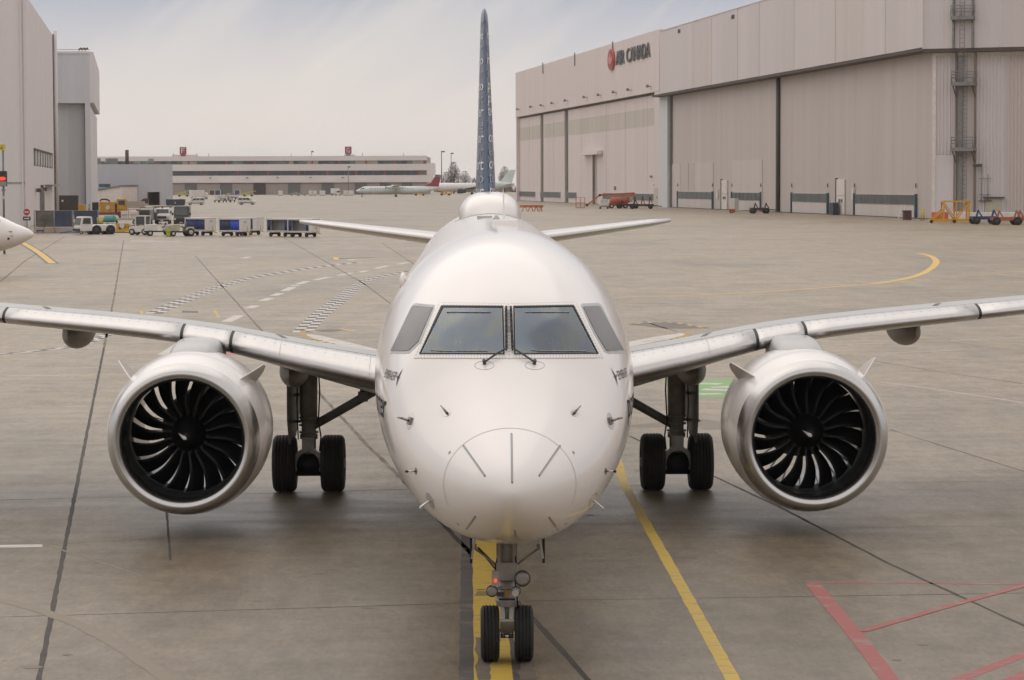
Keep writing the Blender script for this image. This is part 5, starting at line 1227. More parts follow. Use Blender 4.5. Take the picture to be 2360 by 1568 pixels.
# ================================================================== far terminal with banded windows
T = Facade(on_ray(205, 1290), on_ray(984, 1275), 'terminal_building', 'long white three-storey terminal with two dark window bands far behind the apron', 'building')
T_W = mat('terminal_white_band', (.80, .745, .735), .6, var=.05, scale=.05); T_B = clad('terminal_tan_wall', (.36, .315, .28), .06); T_G = mat('terminal_green_glass', (.10, .135, .12), .2, var=.6, scale=.12, coat=.3); T_G2 = mat('terminal_dark_glass', (.045, .05, .065), .2, var=.4, scale=.12, coat=.3); T_R = mat('terminal_red_pier', (.27, .055, .06), .6); T_D = mat('roller_door_grey', (.13, .13, .13), .6, var=.1)
Z = lambda py, px=600: T.uz(px, py)[1]
za, zb1, zb2, zc1, zc2, zd2, ze = Z(421.5), Z(405), Z(394), Z(379), Z(371), Z(360.2), 0
boxp('core', T_B, T.root, 0, T.L, 2, 60, 0, Z(362)); boxp('ground_floor_wall', T_B, T.root, 0, T.L, .5, 2, 0, za); boxp('red_trim', T_R, T.root, 0, T.L, .1, .49, za-.35, za)
boxp('white_band', T_W, T.root, 0, T.L+3.2, 0, 2, za+.01, zb1); boxp('white_band', T_W, T.root, 0, T.L, 0, 2, zb2, zc1); boxp('white_band', T_W, T.root, 0, T.L, 0, 2, zc2, zd2); boxp('end_stair_block', T_W, T.root, T.L, T.L+3.3, 0, 30, zb1+.1, Z(377))
u_ = [T.u(p) for p in (398, 466, 550, 620, 689, 756, 823, 889, 966)]; u_2 = [T.u(p) for p in (228, 300, 370, 437, 524, 590, 666, 722, 784, 846, 912, 980)]
for i in range(len(u_)-1):
    a, b = u_[i], u_[i+1]; pr = boxp('red_pier', T_R, T.root, b-.8, b, .2, 1.9, zb1+.01, zb2-.01)
    for k in range(5): boxp('window_pane', T_G2, T.root, a+(b-.8-a)*k/5+.1, a+(b-.8-a)*(k+1)/5-.02, .4, 1.9, zb1+.02, zb2-.02)
for i in range(len(u_2)-1):
    a, b = u_2[i], u_2[i+1]; boxp('red_pier', T_R, T.root, b-.8, b, .2, 1.9, zc1+.01, zc2-.01)
    for k in range(5): boxp('window_pane', random.choice((T_G, T_G, T_G2, T_B)), T.root, a+(b-.8-a)*k/5+.05, a+(b-.8-a)*(k+1)/5-.02, .4, 1.9, zc1+.02, zc2-.02)
for px0, px1, dk in ((425.5, 454, 0), (507, 535, 0), (584, 612, 1), (664, 692, 0), (741, 770, 0), (818, 846, 0), (875, 900, 0), (925, 950, 0)):
    hd = boxp('roller_door', C_DK if dk else T_D, T.root, T.u(px0), T.u(px1), .2, .6, 0, za-.4); boxp('door_hood', T_W, hd, T.u(px0)-.1, T.u(px1)+.1, -.6, -.01, za+.02, za+1.1)
for px in (485, 570, 640, 716, 790): u = T.u(px); boxp('wall_lamp', C_SOF, T.root, u-.4, u+.4, -.5, -.01, za+2.2, za+2.6)
boxp('roof_plant', T_W, T.root, T.u(394), T.u(450), 6, 14, Z(360), Z(356)); boxp('roof_plant', T_W, T.root, T.u(792), T.u(816), 6, 14, Z(360), Z(357))
for px in (398, 452, 480, 670, 835, 930): u = T.u(px); q = MB(); q.tube((u, 4, Z(360)), (u, 4, Z(353)), .14, .14, 6); q.build('roof_mast', C_STEEL, T.root)
for px, ch, nm in ((419.5, 'F', 'red square rooftop sign with a white letter F'), (801.5, 'G', 'red square rooftop sign with a white letter G')):
    sg = thing('rooftop_sign', nm, 'sign', T.a, T.rz, group='red rooftop signs on the terminal'); u = T.u(px); hw_ = (T.u(px+8)-T.u(px-8))/2*.94; z0, z1 = Z(355), Z(338.5)
    boxp('panel', mat('sign_maroon', (.30, .045, .06), .5, var=.04), sg, u-hw_, u+hw_, 5, 6.4, z0, z1); boxp('pedestal', C_STEEL if ch == 'G' else _mats['sign_maroon'], sg, u-hw_*.7, u+hw_*.7, 5.1, 6.3, Z(360.5), z0)
    me = text_mesh(ch, 1, 'sign_letter', .02); xs = [v_.co.x for v_ in me.vertices]; ys = [v_.co.y for v_ in me.vertices]; x0, x1, y0, y1 = min(xs), max(xs), min(ys), max(ys)
    for v_ in me.vertices: v_.co = (u+hw_*1.05*((v_.co.x-x0)/(x1-x0)-.5), 4.9-v_.co.z, z0+(z1-z0)*(.17+.66*(v_.co.y-y0)/(y1-y0)))
    link('letter', me, mat('sign_white', (.75, .7, .7), .5), sg)
# tall apron light poles and masts
def pole(px, pyb, pyt, label, heads=1, r_=.12):
    p = G(px, pyb); d = (p-CAM).dot(FWD); h = (pyb-pyt)*d/F_PX; t = thing('light_pole', label, 'pole', (p.x, p.y, 0), 0, 'tall apron light poles')
    q = MB(); q.tube((0, 0, 0), (0, 0, h), r_*1.6, r_, 8); q.build('mast', mat('pole_grey', (.22, .2, .19), .6), t); q = MB(); q.box(-r_*6 if heads > 1 else -.2, r_*8, -.3, .3, h-.3, h+.3); q.build('lamp_head', C_SOF, t)
pole(719, 448, 350, 'tall thin light pole in front of the terminal roller doors', 1); pole(803, 449, 385, 'shorter light pole standing right of the tall one at the terminal', 1); pole(1018, 447, 350, 'light pole beyond the right end of the terminal, left of the other', 1, .2); pole(1040, 446, 354, 'light pole just above the bare brown tree', 1, .16)
# bare winter trees and scrub beyond the far apron
M_TW = mat('bare_twigs', (.15, .115, .105), .95, var=.3, scale=.5); M_TR = mat('bark', (.09, .07, .06), .9)
def bare_tree(px, pyb, pyt, wpx, label, seed):
    rnd = random.Random(seed); p = G(px, pyb); d = (p-CAM).dot(FWD); h = (pyb-pyt)*d/F_PX; w = wpx*d/F_PX/2; t = thing('bare_tree', label, 'tree', (p.x, p.y, 0), 0, 'leafless trees beyond the apron')
    q = MB(); q.tube((0, 0, 0), (0, 0, h*.6), h*.035, h*.015, 7)
    for i in range(14): a = rnd.uniform(0, 6.28); z = h*rnd.uniform(.2, .6); q.tube((0, 0, z), (w*.8*math.cos(a), w*.8*math.sin(a), z+h*rnd.uniform(.15, .35)), h*.012, h*.004, 5)
    q.build('trunk', M_TR, t); q = MB()
    for i in range(1500):
        a = rnd.uniform(0, 6.28); rr = rnd.random()**.5; z = rnd.gauss(.6, .2); k = max(.1, 1-abs(z-.58)*1.5); c = Vector((w*rr*k*math.cos(a), w*rr*k*math.sin(a), h*min(1.0, max(.12, z)))); e_ = Vector((rnd.gauss(0, 1), rnd.gauss(0, 1), rnd.gauss(.6, 1))).normalized()*h*.06; s_ = e_.cross(Vector((rnd.gauss(0, 1), 1, rnd.gauss(0, 1)))).normalized()*h*.006
        q.add([c-s_, c+s_, c+e_], [(0, 1, 2)])
    q.build('crown', M_TW, t, fix=False)
bare_tree(1046, 446, 376, 36, 'tallest leafless brown tree left of the blue fin', 1); bare_tree(1028, 445, 398, 30, 'low leafless tree at the left foot of the tallest one', 2); bare_tree(1072, 445, 396, 34, 'low leafless tree between the tallest one and the blue fin', 3); bare_tree(1163, 444, 386, 34, 'leafless brown tree between the blue fin and the hangar', 4)
rnd = random.Random(9); q = MB()
for i in range(6000):
    px = rnd.uniform(1000, 1190); p = G(px, 443.5); hh = 7.5*(.6+.4*math.sin(px*.11)+.2*math.sin(px*.37)); c = Vector((p.x, p.y+rnd.uniform(0, 25), rnd.random()**.8*hh)); e_ = Vector((rnd.gauss(0, 1), 0, rnd.gauss(.5, 1))).normalized()*.9; q.add([c-Vector((e_.z, 0, -e_.x))*.12, c+Vector((e_.z, 0, -e_.x))*.12, c+e_], [(0, 1, 2)])
sc_ = q.build('hedgerow', mat('far_scrub', (.16, .125, .115), .95, var=.3), fix=False); tag(sc_, 'dark brown leafless hedgerow along the far edge of the airfield', 'hedgerow', kind='stuff')
# ================================================================== ground equipment and other aircraft
V_W = mat('vehicle_white', (.70, .67, .64), .4, var=.08, scale=1.2, coat=.3); V_W2 = mat('dirty_white', (.58, .54, .51), .6, var=.15, scale=2); V_GL = mat('vehicle_glass', (.05, .06, .06), .12, var=.2, coat=.6); V_T = mat('vehicle_tyre', (.02, .02, .02), .85, var=.2); V_RIM = mat('wheel_rim', (.55, .53, .52), .5); V_BK = mat('vehicle_black', (.025, .025, .028), .45, var=.2, coat=.2); V_CH = mat('chassis_dark', (.04, .04, .042), .7, var=.3)
V_Y = mat('plant_yellow', (.62, .34, .035), .5, var=.18, scale=1.5); V_BL = mat('curtain_navy', (.035, .05, .16), .7, var=.3, scale=2.5, bump=.3); V_BR = mat('curtain_blue', (.03, .09, .50), .6, var=.2, scale=2.5, bump=.3); V_GY = mat('vehicle_grey', (.28, .28, .28), .5, var=.15); V_NV = mat('skip_navy', (.035, .045, .07), .6, var=.15); V_RD = mat('equipment_red', (.38, .11, .065), .55, var=.15); V_OR = mat('lift_orange', (.55, .13, .05), .5, var=.15); V_MR = mat('dark_maroon', (.08, .03, .03), .6, var=.2); V_LM = mat('lime_green', (.38, .48, .03), .5, var=.1); V_PB = mat('bar_blue', (.03, .17, .45), .45, var=.1); V_TARP = mat('tarp_navy', (.045, .06, .10), .6, var=.25, scale=.8, bump=.2); V_BRN = mat('container_brown', (.055, .045, .042), .7, var=.15); V_CN = mat('barrier_concrete', (.40, .34, .28), .8, var=.12); V_TAN = mat('equipment_tan', (.45, .42, .30), .6, var=.2); V_GRN = mat('tank_green', (.08, .33, .28), .5); V_HL = mat('headlamp', (.6, .6, .58), .15, coat=.6); V_LO = mat('stand_yellow', (.66, .33, .02), .5, var=.1)
def veh(name, label, cat, px, py, rz, group=None):
    p = G(px, py); return thing(name, label, cat, (p.x, p.y, 0), rz, group)
def bx(root, name, m, x0, x1, y0, y1, z0, z1, bevel=.04): return boxp(name, m, root, x0, x1, y0, y1, z0, z1, bevel=bevel)
def pr(root, name, m, pts, y0, y1, bevel=.04): q = MB(); q.prism(pts, y0, y1); return q.build(name, m, root, bevel=bevel)
def wheel(root, x, y, r_, w=.22, rim=V_RIM):
    q = MB(); h = w/2; q.lathe([(-h, r_*.6), (-h, r_*.9), (-h*.7, r_), (h*.7, r_), (h, r_*.9), (h, r_*.6)], (x, y, r_), (0, 1, 0), 18, True); t = q.build('wheel', V_T, root)
    q = MB(); q.lathe([(-h-.012, r_*.15), (-h-.012, r_*.55), (h+.012, r_*.55), (h+.012, r_*.15)], (x, y, r_), (0, 1, 0), 12, True); q.build('rim', rim, t); return t
# ---- baggage carts: white frame, roof and end panel, blue curtains
def cart(px, py, rz, label, open_=False, c1=V_BL, c2=V_BL, mark=None):
    t = veh('baggage_cart', label, 'baggage cart', px, py, rz, 'curtain-sided baggage carts'); L_, W_, z0, z1 = 1.35, .80, .52, 1.72
    bx(t, 'deck', V_W2, -L_, L_, -W_, W_, z0-.10, z0, .01); bx(t, 'roof', V_W, -L_-.05, L_+.05, -W_-.05, W_+.05, z1, z1+.08, .02); bx(t, 'end_panel', V_W, L_-.05, L_, -W_, W_, z0+.001, z1-.001, .01); bx(t, 'end_panel', V_W, -L_, -L_+.05, -W_, W_, z0+.001, z1-.001, .01)
    for sy in (-1, 1):
        q = MB()
        for x in (-L_+.03, L_-.03): q.box(x-.04, x+.04, sy*W_-.03, sy*W_+.03, z0, z1)
        q.box(-L_, L_, sy*W_-.03, sy*W_+.03, z1-.08, z1-.005); q.box(-L_, L_, sy*W_-.03, sy*W_+.03, z0+.005, z0+.08); q.build('side_frame', V_W, t)
        for k, (a, b, cm_) in enumerate(((-L_+.08, -.02, c1), (.02, L_-.08, c2))):
            if open_: (a, b) = (a, a+.34) if k == 0 else (b-.40, b)
            q = MB(); n = 10; vs = []
            for i in range(n+1):
                x = a+(b-a)*i/n; yy = sy*(W_-.05+.018*math.sin(i*1.9)); vs += [(x, yy, z0+.09), (x, yy, z1-.09), (x, yy-sy*.02, z1-.09), (x, yy-sy*.02, z0+.09)]
            q.rings([vs[4*i:4*i+4] for i in range(n+1)]); q.build('curtain', cm_, t)
    if open_: bx(t, 'load_floor_panel', V_GY, -L_+.05, L_-.05, -.02, .02, z0, z1, 0)
    for x in (-.95, .85):
        for sy in (-1, 1): wheel(t, x, sy*.62, .21, .13, V_CH)
        bx(t, 'axle_frame', V_CH, x-.10, x+.10, -.55, .55, .22, .40, .01)
    q = MB(); q.bar((L_, 0, .45), (L_+.75, 0, .32), .07); q.bar((L_+.72, -.12, .30), (L_+.72, .12, .30), .05); q.bar((L_+.3, 0, .42), (L_+.25, 0, 1.0), .05); q.build('tow_bar', mat('bar_yellow', (.5, .36, .06), .6), t)
    if mark:
        for k, (ch, yy, zz, sz) in enumerate(mark):
            me = text_mesh(ch, sz, 'fleet_mark'); 
            for v_ in me.vertices: v_.co = (L_+.004, yy+v_.co.x, zz+v_.co.y)
            link('fleet_mark', me, mat('mark_black', (.05, .05, .06), .6), t)
    return t
RZC = R(-35)
cart(462, 543, RZC, 'blue-curtained baggage cart at the left end of the longer cart train', mark=(('ATM', .1, 1.35, .25),)); cart(541, 544.5, RZC, 'baggage cart with one bright blue curtain at the middle of the longer cart train', c1=V_TARP, c2=V_BR, mark=(('ATM', 0, 1.3, .25),)); cart(572, 541.5, RZC, 'half hidden navy-curtained cart at the right end of the longer cart train')
cart(651, 545.5, RZC, 'empty baggage cart with parted curtains, left one of the separate pair', True, mark=(('R', .2, 1.2, .3), ('03', 0, .6, .3))); cart(700, 546.5, RZC, 'empty baggage cart with a 14 on its end panel, right one of the separate pair', True, mark=(('14', .1, .75, .32),))
sw = thing('spare_wheel', 'loose spare wheel lying under the bright blue curtained cart', 'wheel', G(558, 544), R(20)); wheel(sw, 0, 0, .24, .14, V_W)
# ---- white aircraft tow tractor
t = veh('tow_tractor', 'white aircraft tow tractor with a wide glazed cab at its front', 'tow tractor', 219, 540.5, math.pi+R(28))
pr(t, 'body', V_W, [(-2.0, .35), (1.9, .35), (2.0, .75), (1.9, .95), (.35, .95), (.1, 1.02), (-1.9, 1.02), (-2.05, .85)], -.95, .95, .08)
cb_ = pr(t, 'cab', V_W, [(.55, .952), (1.92, .952), (1.7, 1.78), (1.6, 1.86), (.7, 1.86), (.6, 1.78)], -.9, .9, .06)
q = MB(); q.hexa([(1.90, -.75, 1.02), (1.935, -.75, 1.02), (1.935, .75, 1.02), (1.90, .75, 1.02), (1.70, -.72, 1.70), (1.735, -.72, 1.70), (1.735, .72, 1.70), (1.70, .72, 1.70)]); q.build('windscreen', V_GL, cb_)
for sy in (-1, 1): pr(cb_, 'side_window', V_GL, [(.78, 1.1), (1.68, 1.1), (1.55, 1.7), (.78, 1.7)], sy*.90-.012 if sy > 0 else -.912, sy*.912 if sy > 0 else -.90+.0, 0)
for x in (-1.35, .15):
    for sy in (-1, 1): wheel(t, x, sy*.86, .44, .26, V_CH); 
for x in (-1.35, .15): q = MB(); q.lathe([(-.97, .52), (.97, .52)], (x, 0, .46), (0, 1, 0), 20); q.build('wheel_arch', V_BK, t)
bx(t, 'front_bumper', V_BK, 1.98, 2.08, -.9, .9, .35, .6, .02); bx(t, 'engine_vent', V_GY, -.85, -.3, -.97, -.951, .62, .9, 0); q = MB(); q.tube((1.85, -1.0, 1.2), (1.85, -1.12, 1.45), .03, .03, 6); q.box(1.8, 1.88, -1.2, -1.02, 1.3, 1.6); q.build('mirror', V_W, t)
t = veh('towbar', 'long blue aircraft towbar on small wheels beside the white tow tractor', 'towbar', 180, 539.5, R(4)); q = MB(); q.tube((-1.9, -.1, .12), (1.9, .05, .72), .06, .06, 8); q.build('bar', V_PB, t); q = MB(); q.tube((.0, -.25, .35), (.0, .25, .35), .09, .09, 8); q.box(-.15, .15, -.2, .2, .15, .5); q.build('carriage', V_PB, t)
for sy in (-1, 1): wheel(t, .35, sy*.32, .16, .1)
# ---- white tractors in a row
t = veh('tow_tractor', 'white cab tractor with a tall upright cab and dark bonnet', 'tow tractor', 325, 542, math.pi-R(18), 'white tractors parked in a row'); pr(t, 'body', V_W, [(-1.0, .3), (1.05, .3), (1.05, .85), (.45, .95), (-1.0, .95)], -.65, .65, .05); pr(t, 'bonnet', V_BK, [(.45, .951), (1.04, .86), (1.04, .96), (.45, 1.02)], -.6, .6, .02)
q = MB()
for x, y in ((.3, -.6), (.3, .6), (-.75, -.6), (-.75, .6)): q.box(x-.05, x+.05, y-.05, y+.05, .95, 1.92)
q.box(-.85, .4, -.66, .66, 1.92, 2.0); cf_ = q.build('cab_frame', V_W, t); pr(cf_, 'cab_glass', V_GL, [(-.7, 1.05), (.28, 1.05), (.28, 1.88), (-.7, 1.88)], -.58, .58, 0); bx(cf_, 'seat', V_BK, -.65, -.35, -.2, .2, .95, 1.6)
for x in (-.7, .7):
    for sy in (-1, 1): wheel(t, x, sy*.62, .33, .2)
def bobtail(px, py, rz, label, col):
    t = veh('baggage_tractor', label, 'tractor', px, py, rz, 'white tractors parked in a row'); pr(t, 'nose_box', col, [(.15, .5), (1.35, .5), (1.38, 1.12), (.15, 1.2)], -.5, .5, .04); pr(t, 'chassis', V_CH, [(-1.35, .38), (1.4, .38), (1.4, .52), (-1.35, .52)], -.55, .55, .02); pr(t, 'rear_body', col, [(-1.4, .53), (-.5, .53), (-.45, .75), (-.7, .92), (-1.35, .92)], -.55, .55, .05); pr(t, 'seat', V_BK, [(-.75, .93), (-.35, .8), (-.35, .92), (-.6, 1.0), (-.72, 1.35), (-.8, 1.33)], -.35, .35, .02); q = MB(); q.tube((.15, 0, 1.15), (-.2, 0, 1.3), .02, .02, 6); q.lathe([(0, .16), (.03, .16)], (-.2, 0, 1.3), (-.8, 0, .5), 14); q.build('steering_wheel', V_BK, t)
    for sy in (-1, 1): wheel(t, -.95, sy*.62, .40, .24); wheel(t, .85, sy*.55, .28, .2)
    bx(t, 'headlamp', V_HL, 1.37, 1.41, -.4, -.25, .8, .95, 0); bx(t, 'headlamp', V_HL, 1.37, 1.41, .25, .4, .8, .95, 0); return t
bobtail(365, 544, math.pi+R(12), 'open white baggage tractor with large white wheel rims, left of the lime green case', V_W); bobtail(414, 545, math.pi+R(25), 'open cream baggage tractor hitched to the blue curtained carts', V_TAN)
t = veh('canister', 'lime green upright case standing between the two open tractors', 'canister', 388, 545.5, R(5)); bx(t, 'body', V_LM, -.2, .2, -.15, .15, .05, .62); bx(t, 'handle', V_LM, -.08, .08, -.05, .05, .621, .74, .01)
bx(t, 'foot', V_BK, -.18, .18, -.13, .13, 0, .05, 0)
# ---- vans and trucks seen nose-on
def van(px, py, w, h, label, col, group, black=False, rack=False, box=False):
    t = veh('van', label, 'van', px, py, -math.pi/2+R(3), group); hw = w/2
    pr(t, 'body', col, [(-2.6, .35), (2.5, .35), (2.55, .95), (2.35, 1.15), (1.75, 1.28), (1.2, h-.15), (.9, h), (-2.6, h)] if not box else [(-2.6, .45), (2.45, .45), (2.5, 1.1), (2.3, 1.3), (1.55, 1.38), (1.15, 1.95), (.9, 2.02), (-2.6, 2.02)], -hw, hw, .12)
    zt = h if not box else 2.02; q = MB(); x0, z0, x1, z1 = (1.76, 1.33, 1.30, zt-.32) if not box else (1.58, 1.42, 1.22, 1.9); q.hexa([(x0, -hw*.86, z0), (x0+.06, -hw*.86, z0), (x0+.06, hw*.86, z0), (x0, hw*.86, z0), (x1, -hw*.78, z1), (x1+.06, -hw*.78, z1), (x1+.06, hw*.78, z1), (x1, hw*.78, z1)]); q.build('windscreen', V_GL, t)
    bx(t, 'grille', V_BK, 2.5, 2.58, -hw*.6, hw*.6, .72, 1.02, .01); bx(t, 'bumper', V_BK if black or box else V_GY, 2.45, 2.66, -hw*.95, hw*.95, .32, .58, .05); bx(t, 'number_plate', V_W, 2.661, 2.68, -.18, .18, .42, .55, 0)
    for sy in (-1, 1):
        bx(t, 'headlamp', V_HL, 2.46, 2.58, sy*hw*.8-.14, sy*hw*.8+.14, .80, 1.0, .02); bx(t, 'mirror', V_BK, 1.55, 1.7, sy*(hw+.14)-.1, sy*(hw+.14)+.1, 1.35, 1.68, .02)
        for x in (-1.6, 1.65): wheel(t, x, sy*(hw-.12), .34, .22)
    if rack:
        q = MB(); q.bar((-2.4, -hw, zt+.18), (1.4, -hw, zt+.18), .07); q.bar((-2.4, hw, zt+.18), (1.4, hw, zt+.18), .07)
        for x in (-2.3, -.5, 1.3): q.bar((x, -hw-.3, zt+.2), (x, hw+.3, zt+.2), .07); q.bar((x, -hw, zt), (x, -hw, zt+.2), .05); q.bar((x, hw, zt), (x, hw, zt+.2), .05)
        q.build('roof_rack', V_CH, t); bx(t, 'beacon', mat('beacon_red', (.5, .05, .03), .4), 1.0, 1.2, -.12, .12, zt+.005, zt+.3, .03)
    return t
van(376, 516, 1.95, 2.0, 'white van seen nose-on with a roof rack and red beacon', V_W, 'vans parked nose-on', rack=True, box=True); van(420, 521.5, 1.85, 2.5, 'black high-roof van seen nose-on behind the cream baggage tractor', V_BK, 'vans parked nose-on', True)
t = veh('truck', 'grey flat-fronted truck with a dark windscreen behind the tall cab tractor', 'truck', 341, 517, -math.pi/2-R(8), 'vans parked nose-on'); bx(t, 'cab', V_GY, .6, 2.3, -.95, .95, .5, 1.95, .1); bx(t, 'windscreen', V_GL, 2.28, 2.33, -.85, .85, 1.1, 1.85, .01); bx(t, 'grille', V_W, 2.3, 2.36, -.85, .85, .62, 1.0, .01); bx(t, 'bumper', V_GY, 2.25, 2.4, -.95, .95, .35, .55); bx(t, 'load_bed', V_CH, -2.6, .5, -.95, .95, .6, 1.5); q = MB(); q.bar((-2.4, -.9, 2.1), (.5, -.9, 2.1), .08); q.bar((-2.4, .9, 2.1), (.5, .9, 2.1), .08); q.bar((.4, -.95, 2.1), (.4, .95, 2.1), .08); q.bar((.4, -.9, 1.5), (.4, -.9, 2.1), .07); q.bar((.4, .9, 1.5), (.4, .9, 2.1), .07); q.build('bed_frame', V_CH, t)
for sy in (-1, 1): wheel(t, 1.5, sy*.85, .38, .24); wheel(t, -1.6, sy*.85, .38, .24)
# ---- snow clearing plant
t = veh('snow_plough_truck', 'large yellow snow blower truck with a glazed cab on its right', 'snow plough', 243, 503, R(8)); L_ = 3.6
bx(t, 'engine_hood', V_Y, -.9, 1.45, -1.1, 1.1, .95, 2.5, .1); cb_ = bx(t, 'cab', V_Y, 1.75, 3.2, -1.15, 1.15, .9, 2.95, .1); bx(cb_, 'side_window', V_GL, 2.0, 2.95, -1.17, -1.13, 2.0, 2.7, .02); bx(cb_, 'windscreen', V_GL, 3.19, 3.22, -.95, .95, 1.9, 2.75, 0); bx(cb_, 'window_visor', V_TAN, 3.2, 3.35, -1.1, 1.1, 1.0, 2.7); bx(t, 'radiator_box', V_CH, -2.0, -1.0, -1.0, 1.0, .9, 2.35); bx(t, 'roof_plate', V_TAN, -2.1, -.9, -1.05, 1.05, 2.36, 2.5, .02); bx(t, 'rear_hopper', V_Y, -4.1, -2.9, -1.0, 1.0, .8, 2.1); bx(t, 'chassis', V_RD, -4.0, 3.3, -.8, .8, .5, .88); bx(t, 'cab_gap', V_NV, 1.46, 1.74, -.9, .9, .9, 2.2, 0)
q = MB(); q.path([(-.8, -.4, 2.6), (-.6, -.4, 2.85), (.0, -.4, 2.9), (.5, -.4, 2.75), (.7, -.4, 2.5)], .12, 8); q.build('air_duct', V_CH, t); q = MB(); q.lathe([(-1.11, .01), (-1.113, .32)], (.35, 0, 1.65), (0, 1, 0), 16, False); q.build('white_badge', V_W, t)
q = MB()
for i in range(6): q.tube((-2.7+.1*i, -.9, .9), (-2.3-.05*i, -.6, 2.2), .05, .05, 6)
q.build('hose_bundle', V_GY, t)
for x in (-3.2, -1.6, 2.4):
    for sy in (-1, 1): wheel(t, x, sy*.95, .55, .35, V_CH)
def plough(px, py, rz, label, w=2.2, tilt=.0):
    t = veh('plough_blade', label, 'plough', px, py, rz, 'yellow plough blades'); q = MB(); rg = []
    for x in (-w/2, w/2): rg.append([(x, .35*math.sin(a)-.1, .65-.62*math.cos(a)) for a in [R(10)+i*R(110)/8 for i in range(9)]]+[(x, .35*math.sin(a)-.04, .65-.60*math.cos(a)) for a in [R(10)+i*R(110)/8 for i in range(8, -1, -1)]])
    q.rings(rg); q.build('blade', V_Y, t); q = MB(); q.bar((0, .1, .5), (0, 1.0, .45), .2); q.bar((-w*.35, .15, .6), (0, .9, .45), .1); q.bar((w*.35, .15, .6), (0, .9, .45), .1); q.build('push_frame', V_CH, t); q = MB(); q.lathe([(-.16, .01), (-.163, .28)], (0, -.05, .75), (0, 1, 0), 14, False); q.build('white_badge', V_W, t); q = MB(); q.box(-w/2, w/2, -.06, .0, .0, .08); q.build('cutting_edge', V_CH, t)
plough(279, 536.5, R(35), 'yellow plough blade standing left of the other yellow plough blade', 2.0); plough(306, 537, R(-30), 'yellow plough blade standing right of the other, beside the white cab tractor', 2.2)
t = veh('service_truck', 'flat service truck with white boxes and red rails behind the plough blades', 'truck', 292, 519, R(5)); bx(t, 'flatbed', V_TAN, -2.2, 1.6, -.9, .9, .65, .85); bx(t, 'white_box', V_W, -.7, .1, -.8, .8, .86, 1.75); bx(t, 'white_box', V_W, .5, 1.5, -.8, .8, .86, 1.75); q = MB()
for x in (-1.9, -.9, .3, 1.6): q.bar((x, -.88, .85), (x, -.88, 2.05), .07)
q.bar((-1.9, -.88, 2.02), (1.6, -.88, 2.02), .08); q.bar((-1.9, -.88, 1.3), (1.6, -.88, 1.3), .05); q.build('red_rail', V_RD, t)
for x in (-1.5, 1.1):
    for sy in (-1, 1): wheel(t, x, sy*.8, .36, .22)
t = veh('tank_trailer', 'small trailer with a teal tank and yellow pump left of the service truck', 'trailer', 252, 527, R(-10)); q = MB(); q.lathe([(-.8, .2), (-.7, .42), (.5, .42), (.6, .2)], (.2, 0, 1.15), (1, 0, .1), 16); q.build('tank', V_GRN, t); q = MB(); q.lathe([(-.6, .2), (-.5, .36), (.3, .36), (.4, .2)], (-1.0, -.2, .8), (1, 0, -.1), 14); q.build('pump_body', mat('pump_yellow', (.45, .38, .05), .5), t); bx(t, 'bed', V_CH, -1.5, 1.0, -.5, .5, .35, .5); bx(t, 'skirt_panel', V_W2, -.6, 1.0, -.55, -.5, .2, .75)
for sy in (-1, 1): wheel(t, 0, sy*.55, .3, .18)
t = veh('container', 'dark brown site container behind the blue fence screen', 'container', 143, 497, R(4)); bx(t, 'body', V_BRN, -2.7, 2.7, -1.2, 1.2, .05, 3.3, .05); bx(t, 'roof_edge', V_GY, -2.75, 2.75, -1.25, 1.25, 3.301, 3.42, .02)
for x in (-1.3, 0, 1.3): bx(t, 'door_seam', V_CH, x-.03, x+.03, -1.225, -1.2, .2, 3.2, 0)
bx(t, 'notice', V_W, .05, .35, -1.24, -1.226, 2.3, 2.6, 0)
# ---- fence screen on barriers
f0, f1 = G(79, 537), G(226, 537); FD = Facade(f0, f1, 'screened_fence', 'chain-link fence with dark blue screens standing on concrete barriers', 'fence'); zf = FD.uz(150, 486)[1]; zb_ = .62
for i in range(3): bx(FD.root, 'concrete_barrier', V_CN, FD.L*i/3+.02, FD.L*(i+1)/3-.02, -.25, .3, 0, zb_, .05)
for i in range(5): q = MB(); x = FD.L*(0.0, .31, .60, .62, 1.0)[i]; q.tube((x, .05, zb_), (x, .05, zf+.05), .05, .05, 8); q.build('fence_post', C_STEEL, FD.root)
for a, b, m_ in ((.02, .30, mat('mesh_grey_brown', (.13, .115, .10), .8, var=.4, scale=1.2)), (.32, .59, V_TARP), (.63, .98, V_TARP)): bx(FD.root, 'screen_panel', m_, FD.L*a, FD.L*b, .06, .09, zb_+.02, zf-.02, 0)
q = MB(); q.tube((0, .05, zf), (FD.L, .05, zf), .035, .035, 6); q.build('top_rail', C_STEEL, FD.root)
t = veh('oil_drum', 'tan drum with a yellow lid behind the left end of the fence screen', 'drum', 97, 530, 0); q = MB(); q.lathe([(0, .35), (.9, .35)], (0, 0, 0), (0, 0, 1), 16); q.build('body', mat('drum_tan', (.35, .22, .06), .6), t); q = MB(); q.lathe([(0, .38), (.06, .36), (.1, .1)], (0, 0, .9), (0, 0, 1), 16); q.build('lid', V_TAN, t)
t = veh('small_cart', 'tiny blue trolley parked at the foot of the concrete barrier', 'trolley', 93, 537.8, R(10)); bx(t, 'deck', V_BL, -.4, .4, -.25, .25, .2, .35, .02); q = MB(); q.tube((.35, 0, .35), (.45, 0, .8), .03, .03, 6); q.bar((.45, -.2, .8), (.45, .2, .8), .04); q.build('handle', V_BL, t)
for x in (-.3, .3):
    for sy in (-1, 1): wheel(t, x, sy*.22, .1, .06)
